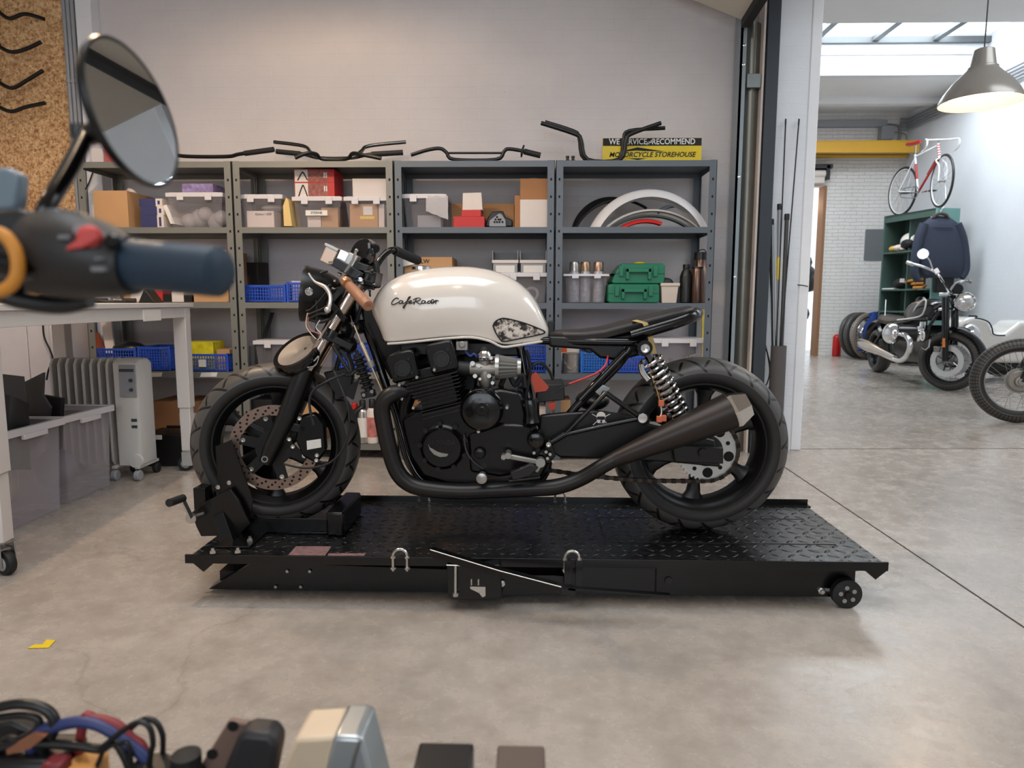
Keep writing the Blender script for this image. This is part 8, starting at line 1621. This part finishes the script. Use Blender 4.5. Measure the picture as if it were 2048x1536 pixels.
MB().box(S7(1940, 700).x, S7(2170, 700).x, Y7+0.10, Y7+0.15, z7-0.10, z7-0.02).box(S7(1940, 700).x, S7(2170, 700).x, Y7+0.45, Y7+0.50, z7-0.10, z7-0.02).tube([(S7(1950, 700).x, Y7+0.12, z7-0.05), (S7(1950, 700).x, Y7+0.12, 0.0)], 0.02, 8).tube([(S7(2160, 700).x, Y7+0.12, z7-0.05), (S7(2160, 700).x, Y7+0.12, 0.0)], 0.02, 8).tube([(xw.x, Y7+0.48, z7-0.06), (xw.x, Y7+0.75, 0.28)], 0.02, 8).build('chassis', M_satin, scx, smooth=0)
# ---------------- close foreground: turned handlebar of a parked motorcycle ----------------
Yn = 0.47
def N(x, y, Y=Yn): return at(x, y, Y)
nm = thing('motorcycle', 'black motorcycle handlebar with blue grip and round mirror close at left', 'motorcycle', (-0.72, 0.5, 0))
bar = MB().tube([N(-420, 500, 0.55), N(-150, 505, 0.52), N(30, 508, 0.49), N(160, 512, 0.475), N(420, 541, 0.455)], 0.0115, 14).build('handlebar', M_satin, nm)
g0, g1 = N(256, 528, 0.468), N(452, 545, 0.452); gd = g1-g0; Lg = gd.length
MB().lathe(g0, gd, [(0, 0), (0, 0.0178), (0.004, 0.0182), (Lg*0.05, 0.0172), (Lg*0.4, 0.0165), (Lg*0.85, 0.0168), (Lg*0.93, 0.0165), (Lg*0.98, 0.0125), (Lg, 0.006), (Lg, 0)], 36).build('grip', mat('navy_rubber_grip', (26, 48, 66), 0.55), nm)
hs = []
def oval(cx, cy, hw, hh, Y, dp):
    c = N(cx, cy, Y); return [c+Vector((0, dp*math.cos(q), hh/1370*Y*math.sin(q)))+Vector((hw/1370*Y*0, 0, 0)) for q in (2*PI*j/28 for j in range(28))]
rg = [oval(62, 512, 0, 62, 0.478, 0.020), oval(75, 510, 0, 80, 0.476, 0.026), (oval(120, 508, 0, 90, 0.474, 0.030)), oval(170, 512, 0, 86, 0.472, 0.031), oval(215, 520, 0, 76, 0.470, 0.030), oval(248, 528, 0, 65, 0.469, 0.026), oval(266, 532, 0, 58, 0.468, 0.022)]
hsg = MB().rings(rg).build('switch_housing', mat('switch_plastic', (34, 33, 33), 0.5), nm, smooth=60)
kc = N(180, 474, 0.445)
kd = (CP-kc).normalized()
ks = MB().lathe(kc-kd*0.008, kd, [(0, 0), (0, 0.0078), (0.010, 0.0074), (0.012, 0.006), (0.012, 0)], 24).build('kill_switch', mat('switch_red', (196, 70, 66), 0.45), nm)
MB().prism([N(186, 456, 0.438), N(200, 476, 0.438), N(165, 496, 0.438), N(131, 501, 0.438), N(134, 494, 0.438), N(152, 480, 0.438), N(160, 462, 0.438)], kd*-0.006).build('switch_lever', MATS['switch_red'], ks, bevel=0.001)
sc3 = N(226, 482, 0.444); MB().lathe(sc3-kd*0.01, kd, [(0, 0), (0, 0.0050), (0.010, 0.0048), (0.012, 0.003), (0.012, 0)], 20).build('start_button', M_gloss, hsg)
MB().lathe(N(158, 460, 0.444)-kd*0.01, kd, [(0, 0), (0, 0.0035), (0.010, 0.0033), (0.010, 0)], 16).build('screw', M_grey, hsg)
for (x, y, w_, h_) in ((196, 538, 28, 9), (198, 517, 16, 4), (128, 474, 24, 8)): 
    a, b_ = N(x-w_/2, y-h_/2, 0.4405), N(x+w_/2, y+h_/2, 0.4405); MB().box(a.x, b_.x, 0.4400, 0.4405+0.004, b_.z, a.z).build('switch_marking', mat('faded_marking', (120, 120, 122), 0.6), hsg, smooth=0)
# clamp, reservoir, lever body
MB().prism([N(-60, 425, 0.47), N(40, 415, 0.47), N(60, 430, 0.47), N(64, 470, 0.47), N(50, 560, 0.47), N(20, 590, 0.47), N(-60, 560, 0.47)], (0, 0.035, 0)).build('brake_master_cylinder', M_black, nm, bevel=0.006)
MB().prism([N(52, 434, 0.46), N(80, 420, 0.46), N(112, 416, 0.46), N(122, 428, 0.46), N(86, 445, 0.46), N(56, 446, 0.46)], (0, 0.02, 0)).build('clamp', mat('worn_clamp', (96, 102, 112), 0.3, 0.4), nm, bevel=0.003)
MB().prism([N(-30, 335, 0.50), N(10, 334, 0.50), N(34, 344, 0.50), N(38, 352, 0.50), N(34, 408, 0.50), N(28, 420, 0.50), N(-30, 424, 0.50)], (0, 0.012, 0)).build('brake_reservoir', mat('frosted_reservoir', (112, 128, 140), 0.35), nm, bevel=0.005)
MB().tube([N(-30, 462, 0.44), N(4, 468, 0.44), N(26, 492, 0.44), N(36, 525, 0.44), N(32, 556, 0.44), N(12, 578, 0.44), N(-30, 590, 0.44)], 0.0042, 12, smooth=5).build('orange_cable', mat('orange_sheath', (206, 136, 46), 0.5), nm)
MB().tube([N(-20, 520, 0.455), N(60, 532, 0.455), N(90, 530, 0.455)], 0.010, 12).build('lever_pivot', M_gloss, nm)
MB().tube([N(-10, 585, 0.48), N(40, 602, 0.48), N(120, 612, 0.48), N(180, 600, 0.48)], 0.006, 10, smooth=4).build('throttle_cable', M_black, nm)
# mirror
mc = N(266, 228, 0.52); vd = (mc-CP).normalized(); ir = (rt*0.956+up*0.29); ir = (ir-vd*ir.dot(vd)).normalized(); th = math.radians(63)
mn = (-vd*math.cos(th)+ir*math.sin(th)+Vector((0, 0, -0.065))).normalized(); Rm = 0.0525
mr = MB().lathe(mc, mn, [(-0.010, 0.0), (-0.010, 0.030), (-0.008, Rm*0.86), (-0.004, Rm*0.99), (0.0, Rm*1.02), (0.002, Rm*1.01), (0.002, Rm*0.965)], 56, cap=False).build('mirror_body', M_satin, nm)
MB().lathe(mc, mn, [(0.000, Rm*0.985), (0.0016, Rm*0.97), (0.0016, 0.0)], 56, cap=False).build('mirror_glass', mat('mirror_glass_near', (214, 218, 222), 0.02, 1.0), mr)
q0 = mc-mn*0.010
st0 = N(200, 262, 0.525); MB().tube([q0, st0, N(172, 272, 0.525)], [0.008, 0.009, 0.0075], 14).build('mirror_joint', M_satin, nm)
MB().tube([N(176, 262, 0.525), N(140, 335, 0.50), N(96, 408, 0.475), N(84, 432, 0.472)], [0.0058, 0.0062, 0.0058, 0.005], 14, smooth=4).build('mirror_stem', M_gloss, nm)
MB().lathe(N(158, 266, 0.53), (0, 0, 1), [(-0.004, 0), (-0.004, 0.006), (0.006, 0.006), (0.006, 0)], 12).build('mirror_nut', M_satin, nm)
# fork, stem and wheel left of the picture's edge carry the bar
yk2 = N(-420, 500, 0.55)
for s in (0.09, -0.09): MB().tube([(yk2.x-0.05, yk2.y+s, 0.93), (yk2.x-0.34, yk2.y+s, 0.30)], 0.025, 14).build('fork_leg', M_satin, nm)
MB().box(yk2.x-0.10, yk2.x+0.01, yk2.y-0.12, yk2.y+0.12, 0.90, 0.94).build('top_yoke', M_satin, nm, bevel=0.006)
MB().tube([(yk2.x-0.03, yk2.y, 0.94), tuple(yk2)], 0.018, 12).build('riser', M_satin, nm)
castwheel('front_wheel', nm, (yk2.x-0.34, yk2.y, 0.301), (-1, 0, 0), 0.30, 0.12, 0.222, M_tyre, M_satin, 6, 0.04)
# ---------------- low trolley with parts at the bottom edge ----------------
zc = 0.40; tr = thing('trolley', 'low black trolley below the picture edge, carrying loose parts', 'trolley', (-0.25, 0.55, 0))
MB().box(-0.62, 0.12, 0.36, 0.74, zc-0.02, zc).build('top', M_dgrey, tr, bevel=0.003)
for x in (-0.59, 0.09):
    for y in (0.39, 0.71):
        MB().box(x-0.015, x+0.015, y-0.015, y+0.015, 0.07, zc-0.02).build('leg', M_dgrey, tr, bevel=0.002); MB().lathe((x-0.012, y, 0.035), (1, 0, 0), [(0, 0), (0, 0.035), (0.024, 0.035), (0.024, 0)], 18).build('castor_wheel', M_rubber, tr)
def D(x, y, Y=0.62): return at(x, y+16, Y)
# silver foil box
fb = thing('foil_box', 'cream and silver foil covered box standing at the bottom edge', 'box', (D(660, 1480).x, 0.62, zc))
A0, A1, A2 = D(618, 1424, 0.66), D(752, 1418, 0.60), D(768, 1440, 0.59); z0 = zc+0.001
MB().prism([D(590, 1462, 0.60), D(672, 1458, 0.60), Vector((D(600, 1424, 0.60).x, 0.60, z0)), Vector((D(455, 1424, 0.60).x, 0.60, z0))], (0.0, 0.05, 0)).build('front', mat('cream_foil', (206, 186, 160), 0.4, 0, 0.12, 10), fb, bevel=0.004)
MB().prism([D(666, 1458, 0.597), D(716, 1459, 0.597), D(726, 1468, 0.597), Vector((D(790, 1424, 0.597).x, 0.597, z0)), Vector((D(590, 1424, 0.597).x, 0.597, z0))], (0.0, 0.055, 0)).build('foil', mat('silver_foil', (176, 182, 184), 0.28, 0.7, 0.1, 12), fb, bevel=0.004)
MB().tube([D(720, 1466, 0.595), D(708, 1500, 0.595), D(694, 1560, 0.595)], 0.0016, 7).build('edge_highlight_bead', M_steel, fb)
# regulator with drilled flange
rg_ = thing('regulator', 'black finned regulator with brown drilled flange at the bottom edge', 'electrical part', (D(500, 1500).x, 0.62, zc))
MB().prism([D(456, 1426, 0.63), D(498, 1432, 0.63), Vector((D(390, 1424, 0.63).x, 0.63, z0)), Vector((D(290, 1424, 0.63).x, 0.63, z0))], (0, 0.008, 0)).build('flange', mat('brown_flange', (124, 100, 88), 0.5, 0.2), rg_, bevel=0.002)
MB().prism([D(474, 1456, 0.60), D(492, 1450, 0.60), D(540, 1454, 0.60), D(556, 1478, 0.60), Vector((D(495, 1424, 0.60).x, 0.60, z0)), Vector((D(350, 1424, 0.60).x, 0.60, z0))], (0, 0.028, 0)).build('body', mat('charcoal_block', (34, 32, 34), 0.5), rg_, bevel=0.006)
for (x, y) in ((466, 1436), (424, 1492), (402, 1522)): MB().lathe(D(x, y, 0.629), (0, -1, 0), [(0, 0.0055), (0.001, 0.0055), (0.001, 0)], 14).build('hole', M_hole, rg_)
# black modules
for k, (x0_, x1_, y_, lb, m) in enumerate(((822, 940, 1534, 'black square module standing at the bottom edge, right of the foil box', M_black), (990, 1092, 1540, 'dark brown grey module at the bottom edge, rightmost of the parts', mat('brown_module', (86, 74, 66), 0.6)))):
    a, b_ = D(x0_, y_, 0.60), D(x1_, y_, 0.60); t = thing('electronic_module', lb, 'module', ((a.x+b_.x)/2, 0.62, zc), 'modules at the bottom edge')
    MB().box(a.x, b_.x, 0.60, 0.65, z0, a.z).build('body', m, t, bevel=0.003); MB().box(a.x+0.01, a.x+0.025, 0.596, 0.60, z0+0.02, a.z-0.01).build('connector', M_black, t, bevel=0.001)
# wiring harness
wh = thing('wiring_harness', 'tangled wiring harness with blue, red and black cables at the bottom left', 'wiring', (D(150, 1500).x, 0.62, zc))
def wv(nm_, pts, r, m, Y=0.62): return MB().tube([D(x, y-18, Y) for x, y in pts], r, 10, smooth=5).build(nm_, m, wh)
Mbk = M_black
wv('black_cable', [(-60, 1430), (-10, 1418), (40, 1410), (85, 1418), (108, 1440), (105, 1470), (85, 1500), (60, 1560), (50, 1700)], 0.0052, Mbk); wv('black_cable', [(-60, 1445), (0, 1436), (50, 1432), (78, 1442), (70, 1462), (40, 1480), (0, 1494), (-40, 1640)], 0.0035, Mbk)
wv('blue_cable', [(40, 1640), (70, 1480), (110, 1456), (160, 1446), (205, 1456), (250, 1485), (290, 1520), (330, 1600)], 0.0058, mat('blue_loom', (40, 52, 100), 0.5))
wv('red_cable', [(150, 1640), (165, 1450), (190, 1440), (230, 1450), (262, 1478), (290, 1510), (300, 1640)], 0.0048, mat('red_loom', (128, 40, 44), 0.5), 0.625)
wv('black_cable', [(-20, 1500), (60, 1490), (140, 1492), (200, 1500), (240, 1496), (300, 1640)], 0.0045, Mbk, 0.615)
wv('black_cable', [(200, 1500), (250, 1460), (280, 1446), (300, 1458), (306, 1490), (300, 1520), (290, 1640)], 0.0028, Mbk, 0.61); wv('black_cable', [(240, 1480), (280, 1444), (305, 1442), (322, 1462), (326, 1500), (318, 1640)], 0.0028, Mbk, 0.63)
wv('black_cable', [(130, 1640), (190, 1540), (210, 1500), (240, 1490), (260, 1500), (265, 1640)], 0.0022, Mbk, 0.61)
MB().prism([D(-40, 1440, 0.64), D(20, 1428, 0.64), D(60, 1446, 0.64), D(96, 1462, 0.64), D(70, 1492, 0.64), D(0, 1512, 0.64), D(-40, 1520, 0.64)], (0, 0.02, 0)).build('plug_housing', M_black, wh, bevel=0.003)
MB().prism([D(12, 1484, 0.61), D(66, 1452, 0.61), D(92, 1456, 0.61), D(60, 1482, 0.61), D(14, 1494, 0.61)], (0, 0.006, 0)).build('copper_sleeve', mat('copper_tape', (150, 98, 72), 0.5, 0.2), wh)
b = MB(); b.box(D(-40, 1500, 0.60).x, D(112, 1500, 0.60).x, 0.60, 0.65, z0, D(0, 1510, 0.60).z).build('connector_block', M_black, wh, bevel=0.006)
MB().box(D(118, 1500, 0.60).x, D(180, 1500, 0.60).x, 0.60, 0.63, z0, D(150, 1524, 0.60).z).build('orange_connector', mat('orange_plug', (214, 152, 82), 0.5), wh, bevel=0.003)
MB().box(D(76, 1500, 0.59).x, D(116, 1500, 0.59).x, 0.59, 0.61, z0, D(90, 1516, 0.59).z).build('red_connector', mat('dark_red_plug', (110, 30, 36), 0.5), wh, bevel=0.003)
MB().lathe((D(290, 1530, 0.60).x, 0.61, z0), (0, 0, 1), [(0, 0.026), (D(290, 1534, 0.60).z-z0-0.004, 0.026), (D(290, 1530, 0.60).z-z0, 0.02), (D(290, 1530, 0.60).z-z0, 0)], 28).build('round_cap', M_black, wh)
MB().lathe((D(352, 1530, 0.60).x, 0.62, z0), (0, 0, 1), [(0, 0.014), (D(352, 1520, 0.60).z-z0, 0.014), (D(352, 1516, 0.60).z-z0, 0.008), (D(352, 1516, 0.60).z-z0, 0)], 20).build('dark_plug', M_ink, wh)
